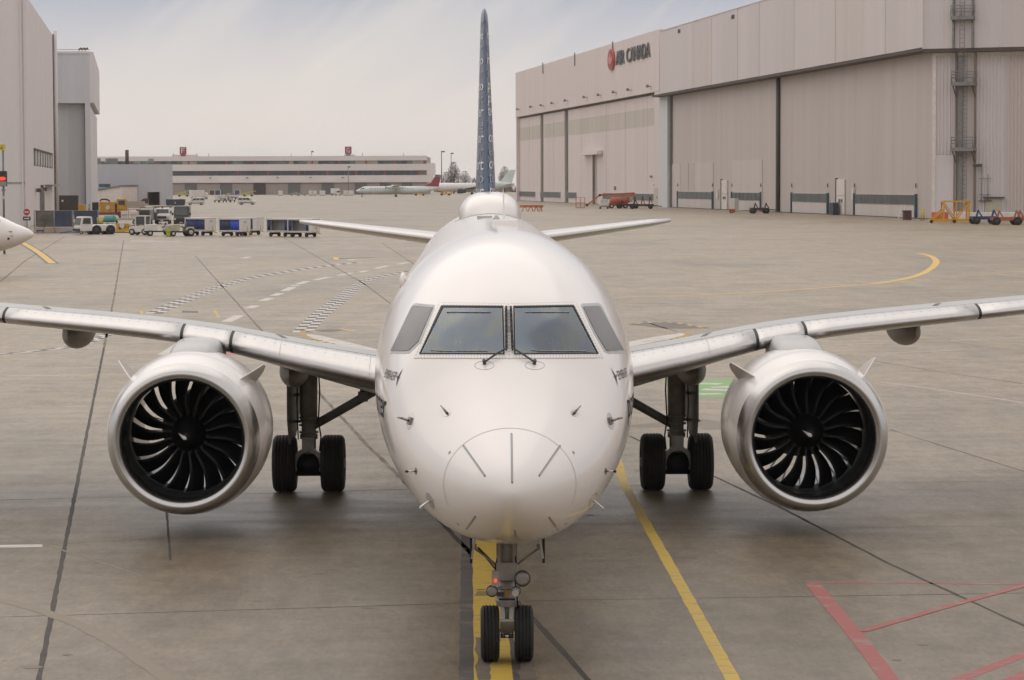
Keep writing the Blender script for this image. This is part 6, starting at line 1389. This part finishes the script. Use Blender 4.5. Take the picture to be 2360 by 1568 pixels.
# signs at the left border
p = on_ray(62, 300); t = thing('road_sign', 'red no-entry disc above a small arrow plate near the hangar corner', 'sign', (p.x, p.y, 0), YAW*0); q = MB(); zz = (Facade(p, p+Vector((1, 0, 0)), None, None, None)).uz(62, 489)[1]; q.tube((0, 0, 0), (0, 0, zz+.3), .05, .05, 8); q.build('post', C_STEEL, t); q = MB(); q.lathe([(-.12, .36), (-.08, .36)], (0, 0, zz), (0, 1, 0), 24); dsc = q.build('disc', mat('sign_disc_red', (.42, .035, .05), .5), t); bx(dsc, 'white_bar', V_W, -.24, .24, -.135, -.121, zz-.06, zz+.06, 0); ap = bx(t, 'arrow_plate', V_BK, -.42, .42, -.12, -.08, zz-.92, zz-.5, 0); q = MB(); q.prism([(-.3, zz-.76), (.1, zz-.76), (.1, zz-.84), (.3, zz-.71), (.1, zz-.58), (.1, zz-.66), (-.3, zz-.66)], -.135, -.121); q.build('arrow', V_W, ap)
p = on_ray(9, 205); FS_ = Facade(p, p+Vector((1, 0, 0)), None, None, None); t = thing('stand_sign', 'gate sign pole with yellow A6 plate above a red lit display at the left border', 'sign', (p.x, p.y, 0), 0); zA = FS_.uz(9, 340)[1]; zL0, zL1 = FS_.uz(9, 430)[1], FS_.uz(9, 394.5)[1]; q = MB(); q.tube((0, 0, 0), (0, 0, zA), .09, .07, 8); q.build('pole', mat('pole_blue_grey', (.16, .18, .19), .5, var=.15), t)
yp = bx(t, 'yellow_plate', mat('plate_yellow', (.62, .52, .03), .5, var=.04), -.75, .19, -.10, -.06, zA-.22, zA+.22, 0)
me = text_mesh('A6', .36, 'plate_text'); 
for v_ in me.vertices: v_.co = (v_.co.x*1.0-.18, -.104, zA-.13+v_.co.y)
link('plate_text', me, C_LETTER, yp)
dp = bx(t, 'display_case', V_BK, -1.0, .28, -.25, .1, zL0, zL1, .02); bx(dp, 'lower_panel', V_GY, -.98, .26, -.262, -.251, zL0+.02, zL0+.38, 0); q = MB(); zc2_ = zL0+.58; q.prism([(-.9, zc2_-.13), (.1, zc2_-.13), (.19, zc2_-.07), (.22, zc2_), (.19, zc2_+.07), (.1, zc2_+.13), (-.9, zc2_+.13)], -.275, -.251); q.build('lit_display', mat('led_red', (.5, .02, .01), .5, emit=(1.0, .06, .03), es=1.1), dp); bx(t, 'junction_box', V_W2, -.12, .16, -.2, -.09, zL0-.95, zL0-.72, .01); bx(t, 'clamp', C_STEEL, -.13, .13, -.13, .13, zL0-.35, zL0-.2, .01)

# ---- turboprop airliners
def turboprop(label, loc, rz, body, finm, group, near_=False):
    t = thing('turboprop', label, 'airplane', loc, rz, group)
    s = [0, .3, 1, 1.9, 2.7, 3.6, 5, 22, 27, 30.5, 32.4]; tt = [math.sqrt(a) for a in s]
    fw = pchip(tt, [0, .42, .82, 1.10, 1.24, 1.32, 1.345, 1.345, 1.1, .6, .22]); ft = pchip(tt, [2.36, 2.68, 2.98, 3.42, 3.85, 4.02, 4.05, 4.05, 4.02, 3.92, 3.8]); fb = pchip(tt, [2.36, 2.06, 1.70, 1.42, 1.3, 1.26, 1.25, 1.25, 1.75, 2.7, 3.4])
    def pt(a, th): q_ = math.sqrt(a); w, z1, z0 = fw(q_), ft(q_), fb(q_); return Vector((-a, w*math.cos(th), (z0+z1)/2+(z1-z0)/2*math.sin(th)))
    n = 36; st = [.0005, .02, .06, .15, .3, .5, .75, 1, 1.3, 1.6, 1.9, 2.2, 2.5, 2.8, 3.2, 3.6, 4.2, 5, 8, 14, 20, 22, 24, 26, 27, 28.5, 30, 31, 32.4]; q = MB(); q.rings([[pt(a, 2*math.pi*i/n) for i in range(n)] for a in st]); fo_ = q.build('fuselage', body, t)
    for sy in (-1, 1):
        for a0, a1, t0, t1 in ((1.75, 2.55, .42, .95), (2.62, 3.15, .40, .85)):
            q = MB(); rg = []
            for i in range(5): a = a0+(a1-a0)*i/4; rg.append([Vector((p_.x, p_.y*1.004+sy*.004, p_.z+.004)) for p_ in [pt(a, (math.pi/2-sy*(math.pi/2-(t0+(t1-t0)*j/4))) if sy > 0 else math.pi-(t0+(t1-t0)*j/4)) for j in range(5)]])
            q.rings(rg, False, False, False); q.build('cockpit_window', V_GL, fo_)
        for i in range(18): a = 5.5+i*.95; q = MB(); q.box(-a-.13, -a+.13, sy*1.34-.02, sy*1.34+.02, 2.95, 3.3); q.build('cabin_window', V_CH, fo_)
        if near_: 
            for a, z in ((1.15, 2.55), (1.1, 2.3)): x_ = fw(math.sqrt(a)); q = MB(); q.tube((-a, sy*(x_-.04), z), (-a+.04, sy*(x_+.12), z), .02, .015, 6); q.box(-a-.1, -a+.1, sy*(x_-.06), sy*(x_-.0), z-.01, z+.01); q.build('probe', V_CH, fo_)
            q = MB(); q.lathe([(0, .07), (.02, .07)], (-1.25, sy*(fw(math.sqrt(1.25))-.03), 2.15), (0, sy, 0), 10); q.build('static_port', V_CH, fo_)
        w = MB(); w.rings([[(-13.6-k*c+lx, sy*Y, 4.05+z+naca_s) for k, naca_s in ((0, .0), (.1, .2*c/3), (.35, .28*c/3), (.7, .16*c/3), (1, 0), (.6, -.08*c/3), (.2, -.12*c/3))] for Y, c, lx, z in ((0, 3.0, 0, 0), (4.4, 2.9, 0, .02), (14.2, 1.4, -.5, .35))]); wo_ = w.build('wing', body, t)
        e_ = MB(); e_.lathe([(-.3, .3), (.0, .45), (1.2, .62), (3.5, .62), (6.0, .3), (7.0, .05)], (-11.9, sy*4.4, 3.62), (-1, 0, 0), 18); eo_ = e_.build('engine_nacelle', body, wo_); e_ = MB(); e_.lathe([(0, .03), (.3, .22), (.55, .3)], (-11.05, sy*4.4, 3.62), (-1, 0, 0), 14)
        for k in range(6): a = k*math.pi/3; d = Vector((0, math.cos(a), math.sin(a))); e_.hexa([Vector((-11.35, sy*4.4, 3.62))+d*.2+Vector((x, 0, 0))+d.cross(Vector((1, 0, 0)))*y for x, y in ((.05, -.05), (.05, .1), (-.05, .1), (-.05, -.05))]+[Vector((-11.35, sy*4.4, 3.62))+d*2.05+Vector((x, 0, 0))+d.cross(Vector((1, 0, 0)))*y for x, y in ((.02, -.12), (.02, .12), (-.02, .12), (-.02, -.12))])
        e_.build('propeller', V_BK, wo_); g = MB(); g.tube((-15.3, sy*4.4, 3.3), (-15.3, sy*4.4, .45), .12, .1, 10); g.tube((-15.3, sy*4.4-.5, .45), (-15.3, sy*4.4+.5, .45), .07, .07, 8); lg = g.build('main_gear_leg', V_GY, t)
        for dy in (-.32, .32): q = MB(); q.lathe([(-.13, .2), (-.13, .42), (.13, .42), (.13, .2)], (-15.3, sy*4.4+dy, .43), (0, 1, 0), 18); q.build('tyre', V_T, lg)
    g = MB(); g.tube((-2.4, 0, 1.5), (-2.35, 0, .35), .09, .07, 10); lg = g.build('nose_gear_leg', V_GY, t); g = MB(); g.box(-2.9, -2.1, -.32, -.29, .95, 1.42); g.box(-2.9, -2.1, .29, .32, .95, 1.42); g.build('nose_gear_door', V_CH, lg)
    for dy in (-.18, .18): q = MB(); q.lathe([(-.1, .12), (-.1, .28), (.1, .28), (.1, .12)], (-2.35, dy, .29), (0, 1, 0), 16); q.build('tyre', V_T, lg)
    f = MB(); f.prism([(-25.6, 3.9), (-31.6, 3.7), (-32.6, 8.0), (-30.3, 8.0), (-28.6, 5.3)], -.16, .16); fo2 = f.build('fin', finm, t); f = MB(); f.prism([(-30.0, 7.4), (-32.5, 7.4), (-32.75, 8.35), (-30.2, 8.35)], -.2, .2); f.build('fin_tip', V_W2 if near_ else V_GY, fo2)
    f = MB(); f.hexa([(-30.2, -4.6, 8.36), (-32.3, -4.6, 8.36), (-32.8, 0, 8.36), (-32.8, 4.6, 8.36)][:0] or [(-30.4, -4.6, 8.36), (-32.0, -4.6, 8.36), (-32.0, 4.6, 8.36), (-30.4, 4.6, 8.36), (-30.4, -4.6, 8.52), (-32.0, -4.6, 8.5), (-32.0, 4.6, 8.5), (-30.4, 4.6, 8.52)]); f.build('tailplane', body, t)
    return t
pn = PD(77.5, 533, 152); turboprop('white turboprop airliner whose nose pokes in at the left border', (pn.x, pn.y, 0), R(-2), M_WHITE, M_WHITE, 'turboprop airliners', True)
M_AQ = mat('pale_aqua_paint', (.66, .73, .72), .35, var=.08, scale=.4); M_FR = mat('red_fin_paint', (.34, .04, .05), .4, var=.1)
pq = G(820, 454.5); turboprop('pale aqua turboprop airliner with a red fin parked before the terminal', (pq.x, pq.y, 0), math.pi+R(3), M_AQ, M_FR, 'turboprop airliners')
# far jet seen either side of the blue fin
pj = G(1000, 449.5); t = thing('parked_jet', 'white and pale aqua jet parked far behind the blue tail fin', 'airplane', (pj.x, pj.y, 0), math.pi+R(2))
q = MB(); st = [(0, .05), (.4, .7), (1.2, 1.25), (2.5, 1.7), (4.5, 1.9), (22, 1.9)]; q.lathe(st, (0, 0, 3.4), (-1, 0, 0), 24); fo_ = q.build('fuselage', M_WHITE, t); q = MB(); q.lathe([(22, 1.9), (28, 1.85), (33, 1.1), (36, .3)], (0, 0, 3.4), (-1, 0, .03), 24); q.build('aft_fuselage', M_AQ, fo_)
for sy in (-1, 1):
    w = MB(); w.rings([[(-12-lx-k*c, sy*Y, 2.4+z+zz) for k, zz in ((0, 0), (.2, .3), (.6, .25), (1, 0), (.4, -.2))] for Y, c, lx, z in ((0, 6, 0, 0), (6, 4, 2.5, .5), (17, 1.6, 8, 1.6))]); wo_ = w.build('wing', V_GY, t); e_ = MB(); e_.lathe([(0, 1.0), (.3, 1.15), (1.5, 1.2), (3.5, .8)], (-10.5, sy*5.6, 1.75), (-1, 0, 0), 18); e_.build('engine', V_BK, wo_)
    g = MB(); g.tube((-17, sy*2.8, 2.5), (-17, sy*2.8, .5), .15, .15, 8); lg = g.build('main_gear_leg', V_GY, t); q = MB(); q.lathe([(-.3, .3), (-.3, .55), (.3, .55), (.3, .3)], (-17, sy*2.8, .55), (0, 1, 0), 14); q.build('tyre', V_T, lg); w = MB(); w.hexa([(-31, sy*.5, 4.2), (-34, sy*.5, 4.2), (-35.5, sy*6, 4.9), (-34, sy*6, 4.9), (-31, sy*.5, 4.5), (-34, sy*.5, 4.4), (-35.5, sy*6, 5.0), (-34, sy*6, 5.0)]); w.build('tailplane', M_AQ, t)
f = MB(); f.prism([(-28.5, 5.0), (-34.5, 4.6), (-36.5, 11), (-34, 11)], -.2, .2); f.build('fin', M_AQ, t); q = MB(); q.box(-1.6, -1.0, -.9, .9, 4.1, 4.6); q.build('cockpit_window', V_GL, fo_); g = MB(); g.tube((-3.5, 0, 1.8), (-3.5, 0, .3), .1, .1, 8); lg = g.build('nose_gear_leg', V_GY, t); q = MB(); q.lathe([(-.3, .15), (-.3, .35), (.3, .35), (.3, .15)], (-3.5, 0, .35), (0, 1, 0), 12); q.build('tyre', V_T, lg)

# ---- things between the shed and the terminal
def small_van(px, py, rz, label):
    t = veh('van', label, 'van', px, py, rz, 'white compact vans by the metal shed'); pr(t, 'body', V_W, [(-2.2, .32), (2.2, .32), (2.25, .75), (2.05, .98), (1.35, 1.12), (.75, 1.75), (.4, 1.85), (-2.1, 1.85), (-2.25, 1.2)], -.9, .9, .08)
    for sy in (-1, 1):
        y0, y1 = (-.915, -.902) if sy < 0 else (.902, .915)
        for pts in ([(.0, 1.2), (1.05, 1.15), (.6, 1.65), (.0, 1.65)], [(-.85, 1.2), (-.1, 1.2), (-.1, 1.65), (-.85, 1.65)], [(-2.0, 1.2), (-1.0, 1.2), (-1.0, 1.65), (-1.9, 1.65)][:4]): pr(t, 'side_window', V_GL, pts, y0, y1, 0)
        bx(t, 'sill_trim', V_BK, -1.2, 1.2, y0, y1, .45, .58, 0); bx(t, 'mirror', V_BK, .8, .95, sy*1.0-.1, sy*1.0+.1, 1.15, 1.35, .02)
        for x in (-1.4, 1.4): wheel(t, x, sy*.8, .34, .22)
    q = MB(); q.hexa([(1.34, -.75, 1.16), (1.38, -.75, 1.16), (1.38, .75, 1.16), (1.34, .75, 1.16), (.82, -.7, 1.7), (.86, -.7, 1.7), (.86, .7, 1.7), (.82, .7, 1.7)]); q.build('windscreen', V_GL, t); bx(t, 'rear_window', V_GL, -2.27, -2.2, -.7, .7, 1.25, 1.65, 0)
small_van(451, 473, math.pi+R(12), 'white compact van facing left beside the dark blue skip'); small_van(569, 472, R(-6), 'white compact van facing right in front of the loaded dollies')
t = veh('skip', 'dark blue open waste skip with rubbish bags at the shed corner', 'skip', 405, 474.5, R(-2)); pr(t, 'bin', V_NV, [(-2.0, 0.05), (1.9, 0.05), (2.2, .4), (2.25, 1.55), (-2.25, 1.55), (-2.2, .4)], -.9, .9, .1); q = MB(); q.lathe([(-.3, .1), (0, .45), (.3, .1)], (-1.4, 0, 1.6), (1, 0, 0), 10); q.lathe([(-.4, .1), (0, .4), (.4, .1)], (1.3, 0, 1.6), (1, 0, 0), 10); q.build('rubbish_bags', V_W2, t); q = MB(); q.prism([(-.2, .5), (.2, .5), (0, 1.1)], -.93, -.91); q.build('emblem', V_TAN, t)
t = veh('bin', 'maroon skip hood left of the shed loading door', 'skip', 334, 474, 0); pr(t, 'hood', V_MR, [(-1.0, .0), (.9, .0), (.9, 1.7), (-.2, 1.75), (-1.0, 1.1)], -.7, .7, .1); bx(t, 'front_board', V_CN, -1.05, .95, -.8, -.72, 0, .5, 0)
t = veh('barrier_block', 'long pale concrete block in front of the metal shed', 'barrier', 299, 479.5, R(1)); pr(t, 'block', V_CN, [(-3.3, 0), (3.3, 0), (3.3, 1.35), (-3.3, 1.35)], -.4, .4, .05); bx(t, 'block_top', V_CN, -3.2, 3.2, -.3, .3, 1.351, 1.45, .02)
for i, (px, py, lb) in enumerate(((505, 467, 'nearest loaded baggage dolly on the left of the dolly rows'), (518, 463, 'second loaded dolly from the left in the dolly rows'), (531, 466.5, 'loaded dolly hitched just left of the compact van'), (527, 457.5, 'loaded dolly in the rear of the dolly rows'), (543, 460, 'loaded dolly behind the compact van facing right'))):
    t = veh('baggage_dolly', lb, 'dolly', px, py, R(60), 'loaded dollies in rows'); bx(t, 'deck', V_MR, -1.6, 1.6, -.8, .8, .5, .65, .02); q = MB(); rr_ = random.Random(i)
    for k in range(40): x, y, z = rr_.uniform(-1.4, 1.4), rr_.uniform(-.7, .7), .66+rr_.random()*1.2; q.bar((x, y, z), (x+rr_.uniform(-.6, .6), y+rr_.uniform(-.4, .4), z+rr_.uniform(-.3, .3)), .08)
    q.build('scrap_load', V_W2 if i % 2 else V_GY, t)
    for x in (-1.1, 1.1):
        for sy in (-1, 1): wheel(t, x, sy*.65, .25, .15, V_CH)
def box_truck(px, py, rz, label, L_=6.0):
    t = veh('truck', label, 'truck', px, py, rz); bx(t, 'cargo_box', V_W, -L_*.55, L_*.25, -1.1, 1.1, .9, 3.1); bx(t, 'cab', V_W, L_*.27, L_*.5, -1.0, 1.0, .5, 2.3, .15); bx(t, 'windscreen', V_GL, L_*.5, L_*.5+.03, -.85, .85, 1.4, 2.1, 0)
    for x in (-L_*.35, L_*.38):
        for sy in (-1, 1): wheel(t, x, sy*.95, .42, .28)
box_truck(459, 460, R(40), 'white box truck behind the left compact van')
def loader(px, py, rz, label, m, group='yellow belt loaders'):
    t = veh('belt_loader', label, 'belt loader', px, py, rz, group); bx(t, 'chassis', m, -2.5, 2.0, -.9, .9, .45, 1.0); q = MB(); q.bar((-3.4, 0, 1.1), (3.0, 0, 2.2), .9, .25); q.build('conveyor', m, t); bx(t, 'cab', V_GY, .8, 1.8, -.95, -.1, 1.01, 1.6)
    for x in (-1.7, 1.4):
        for sy in (-1, 1): wheel(t, x, sy*.85, .4, .25, V_CH)
V_LY = mat('lemon_yellow', (.52, .48, .06), .5, var=.15)
loader(423, 453.5, R(15), 'lemon yellow belt loader left of the white box truck', V_LY); loader(573, 453, R(-10), 'lemon yellow belt loader parked left of the dark roller door', V_LY); loader(968, 451.5, R(5), 'orange yellow loader under the tail of the aqua turboprop', V_Y); loader(1026, 451, R(170), 'orange yellow loader left of the blue fin', V_Y)
for px, m_, lb in ((489, V_MR, 'maroon curtained container by the terminal wall'), (502, V_BL, 'navy curtained container by the terminal wall, right of the maroon one'), (547, V_BL, 'navy container behind the lemon yellow belt loader'), (434, V_NV, 'dark container behind the lemon yellow loader at the terminal corner')):
    t = veh('cargo_container', lb, 'container', px, 450.5, 0, 'containers along the terminal'); bx(t, 'body', m_, -1.1, 1.1, -.9, .9, .3, 2.3); bx(t, 'frame_top', V_W, -1.3, 1.3, -.95, .95, 2.301, 2.45, .02); bx(t, 'frame_side', V_W, -1.3, -1.11, -.95, .95, .25, 2.3, 0); bx(t, 'frame_side', V_W, 1.11, 1.3, -.95, .95, .25, 2.3, 0)
for px, w_, lb in ((646.5, .95, 'white cabinet left of the second roller door from the light pole'), (716, .8, 'white tank trailer at the foot of the tall light pole'), (726, .8, 'white tank just right of the tall light pole'), (743, 1.2, 'white covered trailer left of the shorter light pole'), (797, 1.0, 'pale crate at the foot of the shorter light pole'), (809, 1.1, 'pale crate right of the shorter light pole')):
    t = veh('white_crate', lb, 'crate', px, 451, 0, 'pale crates along the terminal'); bx(t, 'body', V_W, -w_, w_, -.9, .9, .15, 2.1, .1); bx(t, 'skid', V_CH, -w_*.9, w_*.9, -.8, .8, 0, .149, 0)
for px, lb in ((680, 'grey pickup parked in front of a roller door'), (694, 'low grey dolly right of the grey pickup')):
    t = veh('pickup' if 'pickup' in lb else 'flat_dolly', lb, 'pickup' if 'pickup' in lb else 'dolly', px, 451.3, 0); pr(t, 'body', V_GY, [(-2.4, .4), (2.4, .4), (2.4, .95), (1.2, 1.05), (.6, 1.6), (-.6, 1.6), (-.7, 1.05), (-2.4, 1.0)] if 'pickup' in lb else [(-2.2, .4), (2.2, .4), (2.2, .7), (-2.2, .7)], -.9, .9, .05)
    for x in (-1.5, 1.5):
        for sy in (-1, 1): wheel(t, x, sy*.8, .35, .22)
box_truck(774, 451.5, R(-60), 'white lorry seen nose-on near the shorter light pole', 5.0)

# ---- right side: lift and towing gear by the hangar doors
t = veh('boom_lift', 'orange articulated boom lift with its basket lowered by the hangar doors', 'boom lift', 1425, 480.5, math.pi+R(3)); t.scale = (.74, .74, .74); bx(t, 'chassis', V_RD, -2.6, 2.6, -1.1, 1.1, .7, 1.5, .1); q = MB(); q.rings([[(x, y*s_, 1.5+z*s_) for y, z in ((-1.2, 0), (1.2, 0), (1.2, .9), (.9, 1.5), (-.9, 1.5), (-1.2, .9))] for x, s_ in ((-2.9, .5), (-2.5, .95), (1.4, 1.05), (2.2, .7), (2.4, .3))]); q.build('turntable_body', V_OR, t)
q = MB(); q.bar((-4.5, 0, 4.1), (5.2, 0, 3.6), .45, .5); q.bar((5.1, 0, 3.6), (8.6, 0, .9), .38, .4); q.bar((-4.5, 0, 4.1), (-2.2, 0, 2.6), .5, .6); q.build('boom', V_OR, t); q = MB(); q.lathe([(-.35, .35), (.35, .35)], (5.1, 0, 3.6), (0, 1, 0), 12); q.lathe([(-.35, .35), (.35, .35)], (8.6, 0, .9), (0, 1, 0), 12); q.build('boom_joint', V_CH, t)
q = MB()
for x in (9.2, 10.4, 11.6):
    for y in (-.9, .9): q.bar((x, y, .3), (x, y, 3.0), .09)
for z in (.3, 1.6, 3.0):
    for y in (-.9, .9): q.bar((9.2, y, z), (11.6, y, z), .09)
    for x in (9.2, 11.6): q.bar((x, -.9, z), (x, .9, z), .09)
q.build('basket', V_OR, t); bx(t, 'basket_floor', V_CH, 9.2, 11.6, -.9, .9, .2, .29, 0); bx(t, 'counterweight', V_TAN, -3.8, -3.0, -1.0, 1.0, 1.6, 3.2)
for x in (-1.9, 1.9):
    for sy in (-1, 1): wheel(t, x, sy*1.1, .62, .4)
t = veh('tug', 'tiny white tug parked nose-on in front of the boom lift', 'tug', 1392, 481.5, -math.pi/2); bx(t, 'body', V_W, -1.4, 1.4, -.85, .85, .4, 1.2, .1); bx(t, 'cowl', V_W2, -1.2, .6, -.7, .7, 1.201, 1.9, .1); bx(t, 'bumper', V_GY, 1.4, 1.52, -.8, .8, .35, .65)
for x in (-.9, .95):
    for sy in (-1, 1): wheel(t, x, sy*.75, .38, .25)
def tow_dolly(px, py, rz, label, m, L_=4.0, arms=2, group='towing dollies by the hangar', ah=1.75):
    t = veh('tow_dolly', label, 'dolly', px, py, rz, group); q = MB(); q.box(-L_/2, L_/2, -.9, -.65, .55, .95); q.box(-L_/2, L_/2, .65, .9, .55, .95)
    for k in range(4): x = -L_/2+.2+k*(L_-.4)/3; q.box(x-.12, x+.12, -.65, .65, .6, .9)
    q.build('frame', m, t)
    for k in range(arms): x = -L_*.3+k*L_*.6/max(1, arms-1); q = MB(); q.bar((x, 0, .9), (x+.25, 0, ah), .2); q.bar((x+.7, 0, .9), (x+.28, 0, ah*.9), .14); q.build('cradle_arm', m, t)
    q = MB(); q.bar((L_/2, 0, .7), (L_/2+1.6, 0, .5), .16); q.build('tow_bar', m, t)
    for x in (-L_*.36, L_*.36):
        for sy in (-1, 1): wheel(t, x, sy*.95, .48, .3, V_CH)
V_DB = mat('dolly_dark_brown', (.055, .035, .028), .65, var=.2)
tow_dolly(1446, 481, R(4), 'dark brown towing dolly right behind the boom lift', V_DB, 4.5, 2); tow_dolly(1478, 482, R(-3), 'dark brown towing dolly with raised cradle arms, rightmost beside the boom lift', V_DB, 5.0, 3, ah=2.5); tow_dolly(1750, 492.5, R(2), 'dark maroon towing dolly before the hangar door left of the dark gap', V_MR, 3.0, 2)
t = veh('towbar', 'orange-headed towbar lying left of the maroon towing dolly', 'towbar', 1690, 491.5, 0); bx(t, 'head', V_OR, -.7, .3, -.3, .3, .1, .7); q = MB(); q.tube((.3, 0, .4), (1.9, 0, .45), .1, .1, 8); q.build('bar', V_W2, t)
for sy in (-1, 1): wheel(t, -.3, sy*.4, .25, .15)
t = veh('equipment_cabinet', 'white cabinet against the hangar door left of the maroon dolly', 'cabinet', 1693, 487, R(-82)); bx(t, 'body', V_W2, -1.6, 1.6, -.4, .4, .1, 2.3); bx(t, 'door_line', V_GY, -.03, .03, -.42, -.401, .2, 2.2, 0)
for k, px in enumerate((1209, 1223, 1236, 1246)):
    t = veh('traffic_barrier', ('leftmost', 'second from left', 'third from left', 'rightmost')[k]+' of the four small orange folding barriers near the dorsal hump', 'barrier', px, 487.5, R(20*k), 'small orange barriers on the apron'); q = MB(); q.bar((-.5, 0, 0), (0, 0, 1.1), .12); q.bar((.5, 0, 0), (0, 0, 1.1), .12); q.build('legs', V_OR, t); bx(t, 'board', mat('barrier_orange', (.6, .22, .08), .6), -.9, .9, -.05, .05, .7, 1.15, 0)
t = veh('maintenance_stand', 'bright yellow A-frame maintenance stand on wheels by the ribbed wall', 'stand', 2195, 514.5, R(2)); q = MB(); sx = 2.55
q.bar((-2.7, 0, .35), (2.5, 0, .35), .35, .35); q.bar((-2.7, 1.5, .35), (2.5, 1.5, .35), .3, .3); q.bar((-2.6, 0, .35), (-2.6, 1.5, .35), .3); q.bar((2.4, 0, .35), (2.4, 1.5, .35), .3); q.build('base_frame', V_LO, t)
for y in (0.0, 1.4):
    q = MB(); q.bar((-1.1, y, .5), (-1.1, y, 2.75), .16); q.bar((2.1, y, .5), (2.1, y, 2.75), .2); q.bar((.5, y, .5), (.5, y, 2.6), .16); q.bar((-1.0, y, 2.5), (.4, y, .5), .14); q.bar((2.0, y, 2.5), (.6, y, .5), .14); q.bar((-2.4, y, .5), (-1.15, y, 1.7), .15); q.build('upright_frame', V_LO, t)
q = MB(); q.box(-1.2, 2.2, -.1, 1.5, 2.62, 2.8); q.build('platform', V_LO, t)
for x in (-2.7, .2, 2.4): wheel(t, x, -.25, .22, .14, V_CH)
t = veh('barrier_wall', 'red and white water barriers behind the yellow maintenance stand', 'barrier', 2240, 510, R(-2)); bx(t, 'red_section', mat('barrier_red', (.55, .12, .09), .5), -5.3, -3.2, -.25, .25, 0, 1.2, .08); bx(t, 'white_section', V_W, -3.15, -.5, -.25, .25, 0, 1.25, .08); bx(t, 'white_section', V_W, -.45, 6.0, -.25, .25, 0, 1.15, .08)
tow_dolly(2268, 517, R(3), 'dark blue towing dolly right of the yellow maintenance stand', V_BL, 3.2, 2); tow_dolly(2318, 519, R(-2), 'rust red towing dolly right of the dark blue one', V_RD, 3.4, 2); tow_dolly(2366, 518.5, R(5), 'rust red towing dolly cut off by the right border', V_RD, 3.6, 2)
t = veh('waste_bin', 'dark maroon waste bin before the rightmost hangar window strip', 'bin', 2090.5, 508.5, 0); bx(t, 'bin', V_MR, -.55, .55, -.5, .5, .08, 1.25); bx(t, 'lid', V_MR, -.6, .6, -.55, .55, 1.251, 1.36, .03)
t = veh('step_ladder', 'white folding ladder leaning left of the maroon waste bin', 'ladder', 2078, 506, 0); q = MB(); q.bar((-.5, 0, 0), (.1, .5, 2.0), .08); q.bar((.3, 0, 0), (.5, .5, 2.0), .08); q.build('ladder_frame', V_W, t)
for k in range(4): q = MB(); q.bar((-.38+.12*k, .1+.1*k, .4*k+.3), (.34+.04*k, .1+.1*k, .4*k+.3), .05); q.build('rung', V_W2, t)
for k, px in enumerate((2123.5, 2129.5)): t = veh('bollard', ('left', 'right')[k]+' of the two thin yellow bollards near the hangar corner', 'bollard', px, 508.5, 0, 'yellow bollards at the hangar corner'); q = MB(); q.tube((0, 0, 0), (0, 0, 1.45), .11, .11, 10); q.build('post', mat('bollard_yellow', (.55, .42, .10), .6), t); q = MB(); q.lathe([(0, .11), (.05, .08), (.07, .02)], (0, 0, 1.45), (0, 0, 1), 10); q.build('cap', _mats['bollard_yellow'], t)
u_ = H.u(1917, 492, -.2)
t = thing('waste_bin', 'dark cabinet standing left of the white hangar personnel door', 'cabinet', H.a+H.d*H.u(1921, 492, -.3)-H.n*.3, H.rz); bx(t, 'body', V_NV, -1.2, 1.2, -.4, .5, .05, 1.9); bx(t, 'lid', V_GY, -1.25, 1.25, -.45, .55, 1.901, 2.0, .02)

# ================================================================== thin haze over the airfield
hm = bpy.data.materials.new('haze_air'); hm.use_nodes = True; hn = hm.node_tree
hn.nodes.remove(hn.nodes['Principled BSDF']); pv = hn.nodes.new('ShaderNodeVolumePrincipled')
pv.inputs['Color'].default_value = (0.98, 0.955, 0.94, 1); pv.inputs['Density'].default_value = 0.00009
hn.links.new(pv.outputs[0], hn.nodes['Material Output'].inputs['Volume'])
hz_ = MB(); hz_.box(-5200, 5200, -330, 5200, -1.0, 60.0); ho = hz_.build('haze', hm); tag(ho, 'thin pale haze over the whole airfield', 'haze', kind='stuff')
